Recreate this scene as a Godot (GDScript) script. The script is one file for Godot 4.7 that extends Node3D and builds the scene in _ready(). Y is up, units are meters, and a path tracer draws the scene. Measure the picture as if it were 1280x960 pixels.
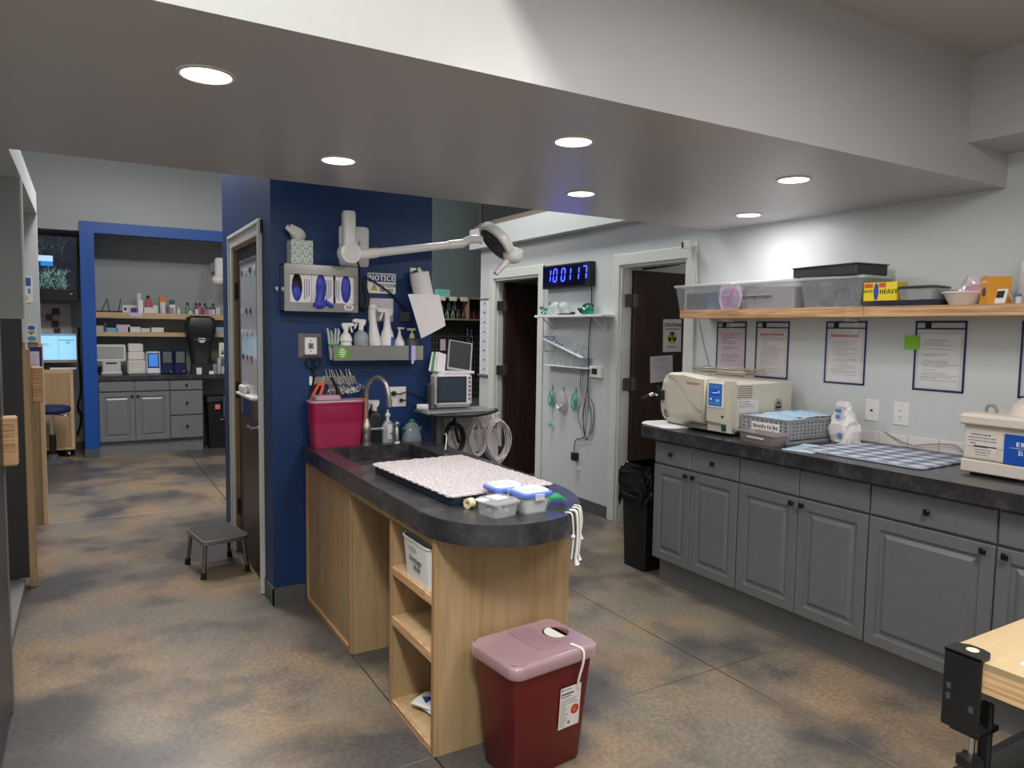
extends Node3D
# ---------------------------------------------------------------- helpers
var M := {}
var taken := {}
var sg := 1
const RW := -PI / 2.0      # turn of things on surfaces that face -X

func S() -> SurfaceTool:
	var s := SurfaceTool.new()
	s.begin(Mesh.PRIMITIVE_TRIANGLES)
	return s

func tri(s: SurfaceTool, a: Vector3, b: Vector3, c: Vector3) -> void:
	s.add_vertex(a); s.add_vertex(c); s.add_vertex(b)

func quad(s: SurfaceTool, a: Vector3, b: Vector3, c: Vector3, d: Vector3) -> void:
	tri(s, a, b, c); tri(s, a, c, d)

func ctri(s: SurfaceTool, a: Vector3, b: Vector3, c: Vector3, o: Vector3) -> void:
	if (b - a).cross(c - a).dot((a + b + c) / 3.0 - o) < 0.0:
		tri(s, a, c, b)
	else:
		tri(s, a, b, c)

func box(s: SurfaceTool, c: Vector3, sz: Vector3, bev := 0.0, b := Basis()) -> void:
	s.set_smooth_group(-1)
	var h := sz * 0.5
	if bev <= 0.0:
		var v := []
		for i in 8:
			v.append(c + b * Vector3(h.x if i & 1 else -h.x, h.y if i & 2 else -h.y, h.z if i & 4 else -h.z))
		for f in [[4, 5, 7, 6], [1, 0, 2, 3], [5, 1, 3, 7], [0, 4, 6, 2], [6, 7, 3, 2], [0, 1, 5, 4]]:
			quad(s, v[f[0]], v[f[1]], v[f[2]], v[f[3]])
		return
	bev = minf(bev, minf(h.x, minf(h.y, h.z)) * 0.95)
	var P := func(ax: int, sx: int, sy: int, sz2: int) -> Vector3:
		var q := Vector3(sx * (h.x - bev), sy * (h.y - bev), sz2 * (h.z - bev))
		q[ax] = [sx, sy, sz2][ax] * h[ax]
		return c + b * q
	for ax in 3:
		var u := (ax + 1) % 3
		var w := (ax + 2) % 3
		for sa in [-1, 1]:
			var q := []
			for k in [[-1, -1], [1, -1], [1, 1], [-1, 1]]:
				var g := [0, 0, 0]
				g[ax] = sa; g[u] = k[0]; g[w] = k[1]
				q.append(P.call(ax, g[0], g[1], g[2]))
			ctri(s, q[0], q[1], q[2], c); ctri(s, q[0], q[2], q[3], c)
			for su in [-1, 1]:
				var e := []
				for sw in [-1, 1]:
					var g := [0, 0, 0]
					g[ax] = sa; g[u] = su; g[w] = sw
					e.append(P.call(ax, g[0], g[1], g[2])); e.append(P.call(u, g[0], g[1], g[2]))
				ctri(s, e[0], e[1], e[3], c); ctri(s, e[0], e[3], e[2], c)
	for i in 8:
		var x := 1 if i & 1 else -1
		var y := 1 if i & 2 else -1
		var z := 1 if i & 4 else -1
		ctri(s, P.call(0, x, y, z), P.call(1, x, y, z), P.call(2, x, y, z), c)

func bb(s: SurfaceTool, x0: float, x1: float, y0: float, y1: float, z0: float, z1: float, bev := 0.0) -> void:
	box(s, Vector3((x0 + x1) / 2, (y0 + y1) / 2, (z0 + z1) / 2), Vector3(absf(x1 - x0), absf(y1 - y0), absf(z1 - z0)), bev)

func loft(s: SurfaceTool, rings: Array, cap0 := true, cap1 := true, smooth := true, xf := Transform3D.IDENTITY) -> void:
	var n: int = rings[0].size()
	var R := []
	for r in rings:
		var q := PackedVector3Array()
		for p in r:
			q.append(xf * p)
		R.append(q)
	sg += 1
	var last := Vector3.ZERO
	for i in R.size() - 1:
		var d: Vector3 = (R[i + 1][0] - R[i][0]).normalized()
		if i > 0 and d.dot(last) < 0.75:
			sg += 1
		last = d
		s.set_smooth_group(sg if smooth else -1)
		for j in n:
			var k := (j + 1) % n
			quad(s, R[i][j], R[i][k], R[i + 1][k], R[i + 1][j])
	s.set_smooth_group(-1)
	for e in [[cap0, R[0], true], [cap1, R[R.size() - 1], false]]:
		if not e[0]:
			continue
		var m := Vector3.ZERO
		for p in e[1]:
			m += p
		m /= n
		for j in n:
			if e[2]:
				tri(s, m, e[1][(j + 1) % n], e[1][j])
			else:
				tri(s, m, e[1][j], e[1][(j + 1) % n])

func circ(r: float, n := 16, ry := -1.0) -> PackedVector2Array:
	var q := PackedVector2Array()
	for i in n:
		var a := TAU * i / n
		q.append(Vector2(cos(a) * r, sin(a) * (r if ry < 0 else ry)))
	return q

func rr(w: float, h: float, r: float, k := 4) -> PackedVector2Array:
	var q := PackedVector2Array()
	r = minf(r, minf(w, h) * 0.499)
	for c in 4:
		var o := Vector2((w / 2 - r) * [1, -1, -1, 1][c], (h / 2 - r) * [1, 1, -1, -1][c])
		for i in k + 1:
			var a := PI / 2 * (c + float(i) / k)
			q.append(o + Vector2(cos(a), sin(a)) * r)
	return q

func rY(p: PackedVector2Array, y: float, o := Vector2.ZERO) -> PackedVector3Array:
	var q := PackedVector3Array()
	for v in p:
		q.append(Vector3(v.x + o.x, y, -v.y + o.y))
	return q

func rZ(p: PackedVector2Array, z: float, o := Vector2.ZERO) -> PackedVector3Array:
	var q := PackedVector3Array()
	for v in p:
		q.append(Vector3(v.x + o.x, v.y + o.y, z))
	return q

func lathe(s: SurfaceTool, o: Vector3, prof: Array, n := 16, cap0 := true, cap1 := true, b := Basis()) -> void:
	var rings := []
	for p in prof:
		rings.append(rY(circ(maxf(p[0], 0.0002), n), p[1]))
	loft(s, rings, cap0, cap1, true, Transform3D(b, o))

func along(d: Vector3) -> Basis:      # a basis whose y runs along d
	var y := d.normalized()
	var x := y.cross(Vector3(0.31, 0.2, 0.93)).normalized()
	if absf(y.y) > 0.999:
		x = Vector3(1, 0, 0)
	return Basis(x, y, x.cross(y).normalized())

func cyl(s: SurfaceTool, a: Vector3, b: Vector3, r0: float, r1 := -1.0, n := 12) -> void:
	lathe(s, a, [[r0, 0.0], [r0 if r1 < 0 else r1, a.distance_to(b)]], n, true, true, along(b - a))

func spl(pts: Array, k := 5, closed := false) -> Array:
	var out := []
	var n := pts.size()
	for i in (n if closed else n - 1):
		var p0: Vector3 = pts[(i - 1 + n) % n] if closed else pts[maxi(i - 1, 0)]
		var p1: Vector3 = pts[i]
		var p2: Vector3 = pts[(i + 1) % n]
		var p3: Vector3 = pts[(i + 2) % n] if closed else pts[mini(i + 2, n - 1)]
		for j in k:
			out.append(p1.cubic_interpolate(p2, p0, p3, float(j) / k))
	if not closed:
		out.append(pts[n - 1])
	return out

func tube(s: SurfaceTool, pts: Array, r: float, n := 6, closed := false, r2 := -1.0) -> void:
	var rings := []
	var x := Vector3.ZERO
	var m := pts.size()
	for i in m:
		var d: Vector3 = (pts[(i + 1) % m] - pts[(i - 1 + m) % m]) if closed else (pts[mini(i + 1, m - 1)] - pts[maxi(i - 1, 0)])
		if d.length() < 1e-7:
			d = Vector3.UP
		d = d.normalized()
		if x == Vector3.ZERO:
			x = along(d).x
		x = (x - d * x.dot(d))
		x = along(d).x if x.length() < 1e-4 else x.normalized()
		var z := x.cross(d)
		var rad := r if r2 < 0 else lerpf(r, r2, float(i) / (m - 1))
		var q := PackedVector3Array()
		for j in n:
			var a := TAU * j / n
			q.append(pts[i] + x * cos(a) * rad - z * sin(a) * rad)
		rings.append(q)
	if closed:
		rings.append(rings[0])
	loft(s, rings, not closed, not closed)

func prism(s: SurfaceTool, poly: PackedVector2Array, z0: float, z1: float, xf := Transform3D.IDENTITY) -> void:
	s.set_smooth_group(-1)
	if Geometry2D.is_polygon_clockwise(poly):
		poly.reverse()
	var t := Geometry2D.triangulate_polygon(poly)
	var n := poly.size()
	var f := func(i: int, z: float) -> Vector3: return xf * Vector3(poly[i].x, poly[i].y, z)
	for i in range(0, t.size(), 3):
		var a := poly[t[i]]
		var ccw := (poly[t[i + 1]] - a).cross(poly[t[i + 2]] - a) > 0
		var j: int = t[i + 1] if ccw else t[i + 2]
		var k: int = t[i + 2] if ccw else t[i + 1]
		tri(s, f.call(t[i], z1), f.call(j, z1), f.call(k, z1))
		tri(s, f.call(t[i], z0), f.call(k, z0), f.call(j, z0))
	for i in n:
		var k := (i + 1) % n
		quad(s, f.call(i, z0), f.call(k, z0), f.call(k, z1), f.call(i, z1))

func FLAT() -> Transform3D:          # prism xy -> world x,-z with depth upward
	return Transform3D(Basis(Vector3(1, 0, 0), Vector3(0, 0, -1), Vector3(0, 1, 0)), Vector3.ZERO)

func ball(s: SurfaceTool, c: Vector3, r: Vector3, n := 12, m := 7) -> void:
	var rings := []
	for i in m + 1:
		var a := -PI / 2 + PI * i / m
		rings.append(rY(circ(maxf(cos(a), 0.01) * r.x, n, maxf(cos(a), 0.01) * r.z), sin(a) * r.y))
	sg += 1
	var g := sg
	for i in m:
		s.set_smooth_group(g)
		for j in n:
			var k := (j + 1) % n
			quad(s, c + rings[i][j], c + rings[i][k], c + rings[i + 1][k], c + rings[i + 1][j])

func numbered(n: String) -> String:
	taken[n] = taken.get(n, -1) + 1
	return n if taken[n] == 0 else "%s_%03d" % [n, taken[n]]

func mesh(n: String, s: SurfaceTool, m: Material, parent: Node = null, at := Vector3.ZERO, rot := Vector3.ZERO) -> MeshInstance3D:
	s.generate_normals()
	var o := MeshInstance3D.new()
	o.mesh = s.commit()
	o.material_override = m
	o.name = n if parent != null else numbered(n)
	(parent if parent != null else self).add_child(o, true)
	o.position = at
	o.rotation = rot
	return o

func tag(o: Node, label: String, cat: String, group := "") -> Node:
	o.set_meta("label", label); o.set_meta("category", cat)
	if group != "":
		o.set_meta("group", group)
	return o

func T(n: String, label: String, cat: String, at := Vector3.ZERO, turn := 0.0, group := "") -> Node3D:
	var o := Node3D.new()
	o.name = numbered(n)
	add_child(o)
	o.position = at
	o.rotation.y = turn
	tag(o, label, cat, group)
	return o

func one(n: String, s: SurfaceTool, m: Material, label: String, cat: String, at := Vector3.ZERO, turn := 0.0, group := "") -> MeshInstance3D:
	var o := mesh(n, s, m, null, at, Vector3(0, turn, 0))
	tag(o, label, cat, group)
	return o

func setting(n: String, s: SurfaceTool, m: Material, at := Vector3.ZERO, turn := 0.0) -> MeshInstance3D:
	var o := mesh(n, s, m, null, at, Vector3(0, turn, 0))
	o.set_meta("kind", "structure")
	return o

func copy(o: Node3D, at: Vector3, turn: float, label := "") -> Node3D:
	var c: Node3D = o.duplicate()
	var base: String = o.name
	c.name = numbered(base)
	add_child(c)
	c.position = at
	c.rotation.y = turn
	if label != "":
		c.set_meta("label", label)
	return c

func c8(r: int, g: int, b: int) -> Color:
	return Color8(r, g, b)

func mat(key: String, c: Color, rough := 0.6, metal := 0.0) -> StandardMaterial3D:
	if M.has(key):
		return M[key]
	var m := StandardMaterial3D.new()
	m.albedo_color = c
	m.roughness = rough
	m.metallic = metal
	M[key] = m
	return m

func clear(key: String, c: Color, a: float, rough := 0.05) -> StandardMaterial3D:
	var m := mat(key, Color(c.r, c.g, c.b, a), rough)
	m.transparency = BaseMaterial3D.TRANSPARENCY_ALPHA
	return m

func glow(key: String, c: Color, e: float) -> StandardMaterial3D:
	var m := mat(key, Color(0, 0, 0), 0.5)
	m.emission_enabled = true
	m.emission = c
	m.emission_energy_multiplier = e
	return m

func noise(seed_: int, freq: float, oct := 4) -> FastNoiseLite:
	var f := FastNoiseLite.new()
	f.seed = seed_
	f.noise_type = FastNoiseLite.TYPE_SIMPLEX_SMOOTH
	f.frequency = freq
	f.fractal_octaves = oct
	return f

# a tile of colours picked from a ramp by noise stretched by (sx, sy)
func grain(key: String, cols: Array, sx: float, sy: float, scale: float, rough: float, sd := 1, w := 256, fine := 0.25) -> StandardMaterial3D:
	if M.has(key):
		return M[key]
	var g := Gradient.new()
	g.offsets = PackedFloat32Array()
	g.colors = PackedColorArray()
	for i in cols.size():
		g.add_point(float(i) / (cols.size() - 1), cols[i])
	var f := noise(sd, 1.0, 4)
	var f2 := noise(sd + 7, 1.0, 2)
	var im := Image.create_empty(w, w, false, Image.FORMAT_RGB8)
	for y in w:
		for x in w:
			var v := f.get_noise_2d(x * sx / w, y * sy / w) * 0.9 + f2.get_noise_2d(x * sx * 5.0 / w, y * sy * 5.0 / w) * fine
			im.set_pixel(x, y, g.sample(clampf(v * 0.9 + 0.5, 0.0, 1.0)))
	var m := mat(key, Color.WHITE, rough)
	m.albedo_texture = ImageTexture.create_from_image(im)
	m.uv1_triplanar = true
	m.uv1_world_triplanar = true
	m.uv1_scale = Vector3.ONE * scale
	return m

# a flat printed sheet with its own picture on its front (+z) face
func sheet(n: String, w: float, h: float, m: Material, parent: Node, at := Vector3.ZERO, rot := Vector3.ZERO, thick := 0.001) -> MeshInstance3D:
	var s := S()
	s.set_smooth_group(-1)
	var z := thick
	var v := [Vector3(-w / 2, -h / 2, z), Vector3(w / 2, -h / 2, z), Vector3(w / 2, h / 2, z), Vector3(-w / 2, h / 2, z)]
	var uv := [Vector2(0, 1), Vector2(1, 1), Vector2(1, 0), Vector2(0, 0)]
	for i in [0, 2, 1, 0, 3, 2]:
		s.set_uv(uv[i]); s.add_vertex(v[i])
	s.set_uv(Vector2(0.01, 0.01))
	var d := Vector3(0, 0, z)
	for i in 4:
		var k := (i + 1) % 4
		quad(s, v[i] - d, v[k] - d, v[k], v[i])
	quad(s, v[3] - d, v[2] - d, v[1] - d, v[0] - d)
	return mesh(n, s, m, parent, at, rot)

func picture(key: String, im: Image, rough := 0.6) -> StandardMaterial3D:
	var m := mat(key, Color.WHITE, rough)
	m.albedo_texture = ImageTexture.create_from_image(im)
	m.texture_filter = BaseMaterial3D.TEXTURE_FILTER_LINEAR
	return m

# lines of small print: rows of dark word-like bars
func printed(key: String, w: int, h: int, bg: Color, ink: Color, sd: int, x0 := 0.12, x1 := 0.88, y0 := 0.1, y1 := 0.92, rows := 20, head: Variant = null, gaps := 0.25) -> StandardMaterial3D:
	if M.has(key):
		return M[key]
	var im := Image.create_empty(w, h, false, Image.FORMAT_RGB8)
	im.fill(bg)
	var g := RandomNumberGenerator.new()
	g.seed = sd
	if head != null:
		im.fill_rect(Rect2i(int(w * 0.06), int(h * 0.035), int(w * 0.88), int(h * 0.055)), head)
	var rh := h * (y1 - y0) / rows
	for r in rows:
		if g.randf() < gaps:
			continue
		var x := w * (x0 + (0.06 if g.randf() < 0.4 else 0.0))
		var stop := w * lerpf(x0 + 0.2, x1, sqrt(g.randf()))
		var tone := ink.lerp(bg, g.randf() * 0.4)
		while x < stop:
			var l := g.randf_range(0.03, 0.09) * w
			im.fill_rect(Rect2i(int(x), int(h * y0 + r * rh), int(l), maxi(1, int(rh * 0.42))), tone)
			x += l + w * 0.015
	return picture(key, im)

func words(txt: String, hgt: float, m: Material, parent: Node, at: Vector3, rot := Vector3.ZERO, squeeze := 1.0, serif := false) -> MeshInstance3D:
	var t := TextMesh.new()
	var f := SystemFont.new()
	f.font_names = PackedStringArray(["Droid Serif" if serif else "Droid Sans"])
	f.font_weight = 400 if serif else 700
	t.font = f
	t.text = txt
	t.font_size = 32
	t.pixel_size = hgt / 23.0
	t.depth = 0.0006
	t.curve_step = 2.0
	var o := MeshInstance3D.new()
	o.mesh = t
	o.material_override = m
	o.name = "lettering"
	parent.add_child(o, true)
	o.position = at
	o.rotation = rot
	o.scale = Vector3(squeeze, 1, 1)
	return o

# ---------------------------------------------------------------- scene
func _ready() -> void:
	var cam := Camera3D.new()
	cam.name = "camera"
	cam.position = Vector3(0, 1.55, 0)
	cam.rotation_order = EULER_ORDER_YXZ
	cam.rotation_degrees = Vector3(-4.26009, -30.61282, 0.86475)
	cam.fov = 55.9458
	cam.near = 0.02
	add_child(cam)
	cam.current = true
	var env := Environment.new()
	env.background_mode = Environment.BG_COLOR
	env.background_color = Color(0.01, 0.01, 0.012)
	env.tonemap_mode = Environment.TONE_MAPPER_LINEAR
	env.tonemap_exposure = 1.0
	env.sdfgi_enabled = true
	env.ssao_enabled = true
	env.ssil_enabled = true
	var we := WorldEnvironment.new()
	we.name = "world_environment"
	we.environment = env
	add_child(we)
	lights()
	materials()
	shell()
	left_bays()
	cabinets()
	island()
	downlights()
	blue_wall_things()
	counter_things()
	shelf_things()
	island_things()
	clock_wall_things()
	cart()
	far_room()
	near_things()

func area(n: String, at: Vector3, sx: float, sz: float, e: float, c: Color) -> void:
	var l := AreaLight3D.new()
	l.name = n
	l.area_size = Vector2(sx, sz)
	l.light_energy = e
	l.light_color = c
	l.shadow_enabled = true
	l.area_range = 14.0
	add_child(l, true)
	l.position = at
	l.rotation_degrees.x = -90.0

func panel(at: Vector3, sx: float, sz: float, e: float, c: Color, label: String) -> void:
	var t := T("ceiling_panel_light", label, "light", at, 0.0, "ceiling light panels")
	var s := S()
	bb(s, -sx / 2 - 0.03, sx / 2 + 0.03, 0.02, 0.06, -sz / 2 - 0.03, sz / 2 + 0.03)
	mesh("housing", s, mat("lamp_housing", c8(235, 235, 232), 0.5), t)
	s = S()
	bb(s, -sx / 2, sx / 2, 0.0, 0.02, -sz / 2, sz / 2)
	mesh("diffuser", s, glow("panel_glow", Color(1.0, 0.98, 0.95), 3.0), t)
	area("panel_lamp", at + Vector3(0, -0.012, 0), sx, sz, e, c)

func lights() -> void:
	var w := Color(1.0, 0.985, 0.985)
	# tall space before the beam, open above the low ceiling's edge
	panel(Vector3(-0.2, 4.2, 0.35), 0.4, 1.2, 17.0, Color(0.99, 1.0, 0.96), "ceiling light panel high above the tall open bay")
	# low ceiling over the cabinet run
	panel(Vector3(1.75, 2.68, -0.2), 0.6, 1.2, 3.9, w, "ceiling light panel in the low ceiling by the cabinets")
	# tall space behind the beam
	panel(Vector3(2.75, 4.2, -5.2), 0.6, 1.2, 6.2, Color(0.99, 1.0, 0.97), "ceiling light panel above the clock wall")
	panel(Vector3(0.3, 4.2, -5.9), 0.6, 1.2, 8.5, w, "ceiling light panel above the passage")
	panel(Vector3(0.7, 3.36, -7.4), 1.2, 0.3, 4.2, w, "ceiling light panel above the far cabinets")

func downlights() -> void:
	var first: Node3D = null
	var taken_lamp := -1
	var spots := ["over the open floor before the closet door", "over the rounded end of the island", "over the floor joint along the cabinets", "above the sink by the blue wall", "between the lamp head and the clock", "closest to the wall above the shelf", "over the charcoal bay door", "over the first bay opening"]
	for p in [[0.309, -2.209], [1.559, -2.220], [2.756, -2.205], [0.926, -3.007], [2.175, -3.020], [3.355, -2.99], [-0.935, -2.21], [-0.31, -3.0]]:
		var at := Vector3(p[0], 2.243, p[1])
		if first == null:
			first = T("downlight", "round white downlight set flush in the grey dropped beam", "light", at, 0.0, "downlights in the dropped beam")
			var s := S()
			lathe(s, Vector3.ZERO, [[0.064, -0.002], [0.068, -0.006], [0.077, -0.004], [0.078, 0.0]], 40, false, false)
			mesh("trim_ring", s, mat("lamp_ring", c8(215, 213, 212), 0.4), first)
			s = S()
			lathe(s, Vector3.ZERO, [[0.064, -0.0045], [0.064, -0.001]], 40)
			mesh("diffuser", s, glow("downlight_glow", Color(1, 0.98, 0.96), 7.0), first)
		else:
			copy(first, at, 0.0)
		taken_lamp += 1
		get_child(get_child_count() - 1).set_meta("label", "round flush downlight in the grey beam, " + spots[taken_lamp])
		var l := AreaLight3D.new()
		l.name = "downlight_lamp"
		l.light_energy = 0.46
		l.area_size = Vector2(0.11, 0.11)
		l.area_range = 14.0
		l.light_color = Color(1.0, 0.98, 0.975)
		l.shadow_enabled = true
		add_child(l, true)
		l.position = at + Vector3(0, -0.012, 0)
		l.rotation_degrees.x = -90.0

func materials() -> void:
	grain("wall", [c8(205, 209, 209), c8(206, 210, 210), c8(207, 211, 211)], 30, 30, 0.5, 0.45, 3)
	grain("beam", [c8(186, 184, 185), c8(187, 185, 186), c8(188, 186, 187)], 30, 30, 0.5, 0.36, 4)
	grain("grey_wall", [c8(153, 158, 157), c8(154, 159, 158), c8(155, 160, 159)], 30, 30, 0.5, 0.5, 5)
	grain("slate_wall", [c8(107, 119, 121), c8(108, 120, 122), c8(109, 121, 123)], 30, 30, 0.5, 0.5, 6)
	grain("blue", [c8(4, 47, 96), c8(5, 49, 99), c8(6, 51, 102)], 30, 30, 0.5, 0.48, 7)
	grain("cab", [c8(112, 115, 118), c8(114, 117, 120), c8(116, 119, 122)], 14, 14, 1.0, 0.3, 8)
	grain("stone", [c8(42, 42, 46), c8(51, 50, 54), c8(60, 59, 62), c8(76, 74, 76)], 7, 7, 0.8, 0.27, 9, 256, 0.35)
	grain("ply", [c8(157, 128, 93), c8(167, 138, 102), c8(174, 146, 111), c8(162, 133, 97)], 26, 1.6, 0.42, 0.42, 10, 384, 0.3)
	grain("ply_flat", [c8(186, 153, 112), c8(197, 166, 126), c8(204, 175, 137), c8(191, 158, 117)], 1.6, 30, 0.42, 0.42, 11, 384, 0.3)
	grain("ply_edge", [c8(150, 104, 70), c8(196, 152, 108), c8(220, 184, 142), c8(170, 124, 86)], 2.0, 260, 0.42, 0.5, 12, 512, 0.2)
	grain("dark_wood", [c8(46, 31, 29), c8(58, 40, 36), c8(68, 48, 43)], 40, 2.0, 0.42, 0.36, 13)
	mat("trim", c8(216, 218, 212), 0.4)
	mat("white", c8(236, 236, 234), 0.4)
	mat("plastic_white", c8(232, 231, 228), 0.32)
	mat("paper", c8(236, 235, 236), 0.75)
	mat("black", c8(20, 20, 22), 0.45)
	mat("ink", c8(34, 33, 38), 0.7)
	mat("rubber", c8(30, 30, 31), 0.7)
	mat("steel", c8(206, 204, 202), 0.2, 1.0)
	mat("chrome", c8(222, 222, 222), 0.14, 1.0)
	mat("brushed", c8(176, 170, 164), 0.34, 0.9)
	mat("kick", c8(84, 85, 85), 0.5)
	floor_material()

func floor_material() -> void:
	var w := 1024
	var im := Image.create_empty(w, w, false, Image.FORMAT_RGB8)
	var big := noise(21, 0.0042, 5).get_seamless_image(w, w)
	var warm := noise(22, 0.006, 4).get_seamless_image(w, w)
	var fine := noise(23, 0.22, 3).get_seamless_image(w, w)
	var spot := noise(24, 0.011, 5).get_seamless_image(w, w)
	var B := big.get_data()
	var W := warm.get_data()
	var F := fine.get_data()
	var P := spot.get_data()
	var out := PackedByteArray()
	out.resize(w * w * 3)
	var grey := Vector3(128, 119, 107)
	var tan_ := Vector3(150, 127, 102)
	var dark := Vector3(76, 74, 74)
	for i in w * w:
		var c := grey.lerp(tan_, smoothstep(70.0, 210.0, W[i]) * 0.95)
		var d := smoothstep(96.0, 206.0, B[i])
		d = clampf(d + smoothstep(120.0, 230.0, P[i]) * 0.6, 0.0, 1.0)
		c = c.lerp(dark, d * 0.95) * (0.85 + F[i] * 0.3 / 255.0)
		out[i * 3] = int(clampf(c.x, 0, 255)); out[i * 3 + 1] = int(clampf(c.y, 0, 255)); out[i * 3 + 2] = int(clampf(c.z, 0, 255))
	im.set_data(w, w, false, Image.FORMAT_RGB8, out)
	var m := mat("floor", Color.WHITE, 0.36)
	m.albedo_texture = ImageTexture.create_from_image(im)
	m.roughness = 0.36
	m.uv1_triplanar = true
	m.uv1_world_triplanar = true
	m.uv1_scale = Vector3.ONE / 6.0

func shell() -> void:
	var s := S()
	bb(s, -2.3, 6.3, -0.12, -0.012, -11.0, 2.6)
	var fl := setting("floor", s, mat("joint", c8(60, 57, 54), 0.9))
	for x in [[-2.3, 1.055], [1.061, 2.479], [2.485, 6.3]]:
		for z in [[-11.0, -6.573], [-6.567, -2.3], [-2.3, 2.6]]:
			s = S()
			bb(s, x[0], x[1], -0.012, 0.0, z[0], z[1] - (0.003 if z[1] == -2.3 else 0.0), 0.002)
			mesh("concrete_slab", s, M["floor"], fl)
	# walls around
	s = S()
	bb(s, -2.42, -2.3, 0, 4.3, -11.0, 2.6)
	setting("wall_left", s, M["wall"])
	s = S()
	bb(s, -2.3, 6.3, 0, 4.3, 2.6, 2.72)
	setting("wall_front", s, M["wall"])
	s = S()
	bb(s, 6.3, 6.42, 0, 4.3, -11.0, 2.6)
	setting("wall_outer", s, M["wall"])
	s = S()
	bb(s, -2.42, 6.42, 0, 4.3, -11.12, -11.0)
	setting("wall_rear", s, M["grey_wall"])
	# wall along the cabinet run with two doorways
	s = S()
	for r in [[-3.6, 2.6, 0.0, 4.3], [-3.826, -3.6, 0.0, 2.41], [-5.772, -4.572, 0.0, 2.41], [-6.95, -6.642, 0.0, 2.41], [-4.572, -3.826, 2.075, 2.41], [-6.642, -5.772, 2.075, 2.41]]:
		bb(s, 3.70, 3.82, r[2], r[3], r[0], r[1])
	setting("wall_right", s, M["wall"])
	# rooms behind the doorways
	s = S()
	bb(s, 3.82, 6.3, 0, 2.6, -5.10, -5.0); bb(s, 3.82, 6.3, 0, 2.6, -3.2, -3.1); bb(s, 3.82, 6.3, 2.6, 2.7, -5.1, -3.1)
	setting("wall_xray_room", s, M["wall"])
	area("xray_room_lamp", Vector3(5.3, 2.55, -4.0), 0.6, 0.6, 0.5, Color(1, 0.98, 0.95))
	s = S()
	bb(s, 3.82, 6.3, 0, 2.6, -6.98, -6.86); bb(s, 3.82, 6.3, 2.6, 2.7, -6.98, -5.1); bb(s, 6.2, 6.3, 0, 2.6, -6.86, -5.1)
	setting("wall_dark_room", s, M["wall"])
	for d in [[-6.642, -5.772, "door_1"], [-4.572, -3.826, "door_2"]]:
		var z0: float = d[0]
		var z1: float = d[1]
		# casing on the room side: local x = +Z, z = -X
		var c := Node3D.new()
		c.name = "trim_" + d[2].right(1)
		add_child(c)
		c.position = Vector3(3.70, 0, (z0 + z1) / 2)
		c.rotation.y = RW
		c.set_meta("kind", "structure")
		var w := (z1 - z0) / 2
		for k in [-1, 1]:
			s = S()
			bb(s, k * w, k * (w + 0.088), 0, 2.163, 0, 0.018, 0.005)
			mesh("casing", s, M["trim"], c)
			s = S()
			bb(s, k * w, k * (w - 0.02), 0, 2.075, -0.12, 0.004); bb(s, k * (w - 0.02), k * (w - 0.032), 0, 2.06, -0.075, -0.03)
			mesh("jamb", s, M["trim"], c)
		s = S()
		bb(s, -w - 0.088, w + 0.088, 2.075, 2.163, 0.0, 0.019, 0.005)
		mesh("casing", s, M["trim"], c)
		s = S()
		bb(s, -w, w, 2.055, 2.075, -0.12, 0.004)
		mesh("jamb", s, M["trim"], c)
		# leaf swung open into the room behind, hinged on the far jamb
		var lf := Node3D.new()
		lf.name = d[2]
		add_child(lf)
		lf.set_meta("kind", "structure")
		lf.position = Vector3(3.795, 0, z0 + 0.045)
		s = S()
		bb(s, 0.0, 0.80, 0.012, 2.04, -0.022, 0.022, 0.003)
		mesh("leaf", s, M["dark_wood"], lf)
		for y in [0.28, 1.13, 1.80]:
			s = S()
			bb(s, -0.09, -0.001, y - 0.05, y + 0.05, 0.004, 0.012, 0.001); bb(s, 0.0, 0.035, y - 0.05, y + 0.05, 0.02, 0.026, 0.001)
			cyl(s, Vector3(-0.002, y - 0.055, 0.018), Vector3(-0.002, y + 0.055, 0.018), 0.008)
			mesh("hinge", s, mat("hinge", c8(112, 110, 108), 0.35, 0.7), lf)
		if d[2] == "door_2":
			s = S()
			tube(s, [Vector3(0.06, 2.05, 0.03), Vector3(0.34, 2.10, 0.16), Vector3(0.06, 2.13, 0.40)], 0.009)
			mesh("closer_arm", s, mat("closer", c8(60, 52, 48), 0.4, 0.5), lf)
	# baseboards of dark vinyl
	s = S()
	bb(s, 3.692, 3.70, 0, 0.10, -5.684, -4.66); bb(s, 3.692, 3.70, 0, 0.10, -6.95, -6.73); bb(s, 3.692, 3.70, 0, 0.10, -3.738, -3.46)
	setting("baseboard_right", s, M["kick"])
	# mezzanine ledge over the clock wall, with its wire guard
	s = S()
	bb(s, 3.60, 4.3, 2.405, 2.615, -7.03, -3.6)
	bb(s, 3.60, 6.3, 2.405, 2.615, -7.03, -6.98)
	var ledge := setting("trim_3", s, M["wall"])
	s = S()
	bb(s, 3.64, 3.74, 2.615, 2.65, -7.0, -3.6, 0.004); bb(s, 3.69, 3.73, 2.66, 2.69, -7.0, -3.6, 0.004)
	mesh("guard_rail", s, mat("rail_brown", c8(118, 104, 92), 0.6), ledge)
	s = S()
	for k in 100:
		bb(s, 3.706, 3.711, 2.66, 3.5, -7.0 + k * 0.033, -6.994 + k * 0.033)
	for k in 24:
		bb(s, 3.706, 3.711, 2.68 + k * 0.033, 2.686 + k * 0.033, -7.0, -3.7)
	mesh("wire_mesh", s, mat("wire_dark", c8(62, 62, 62), 0.5, 0.4), ledge)
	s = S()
	bb(s, 3.70, 3.73, 2.66, 3.55, -7.0, -6.965); bb(s, 4.25, 4.3, 2.615, 4.3, -7.0, -3.6)
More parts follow.
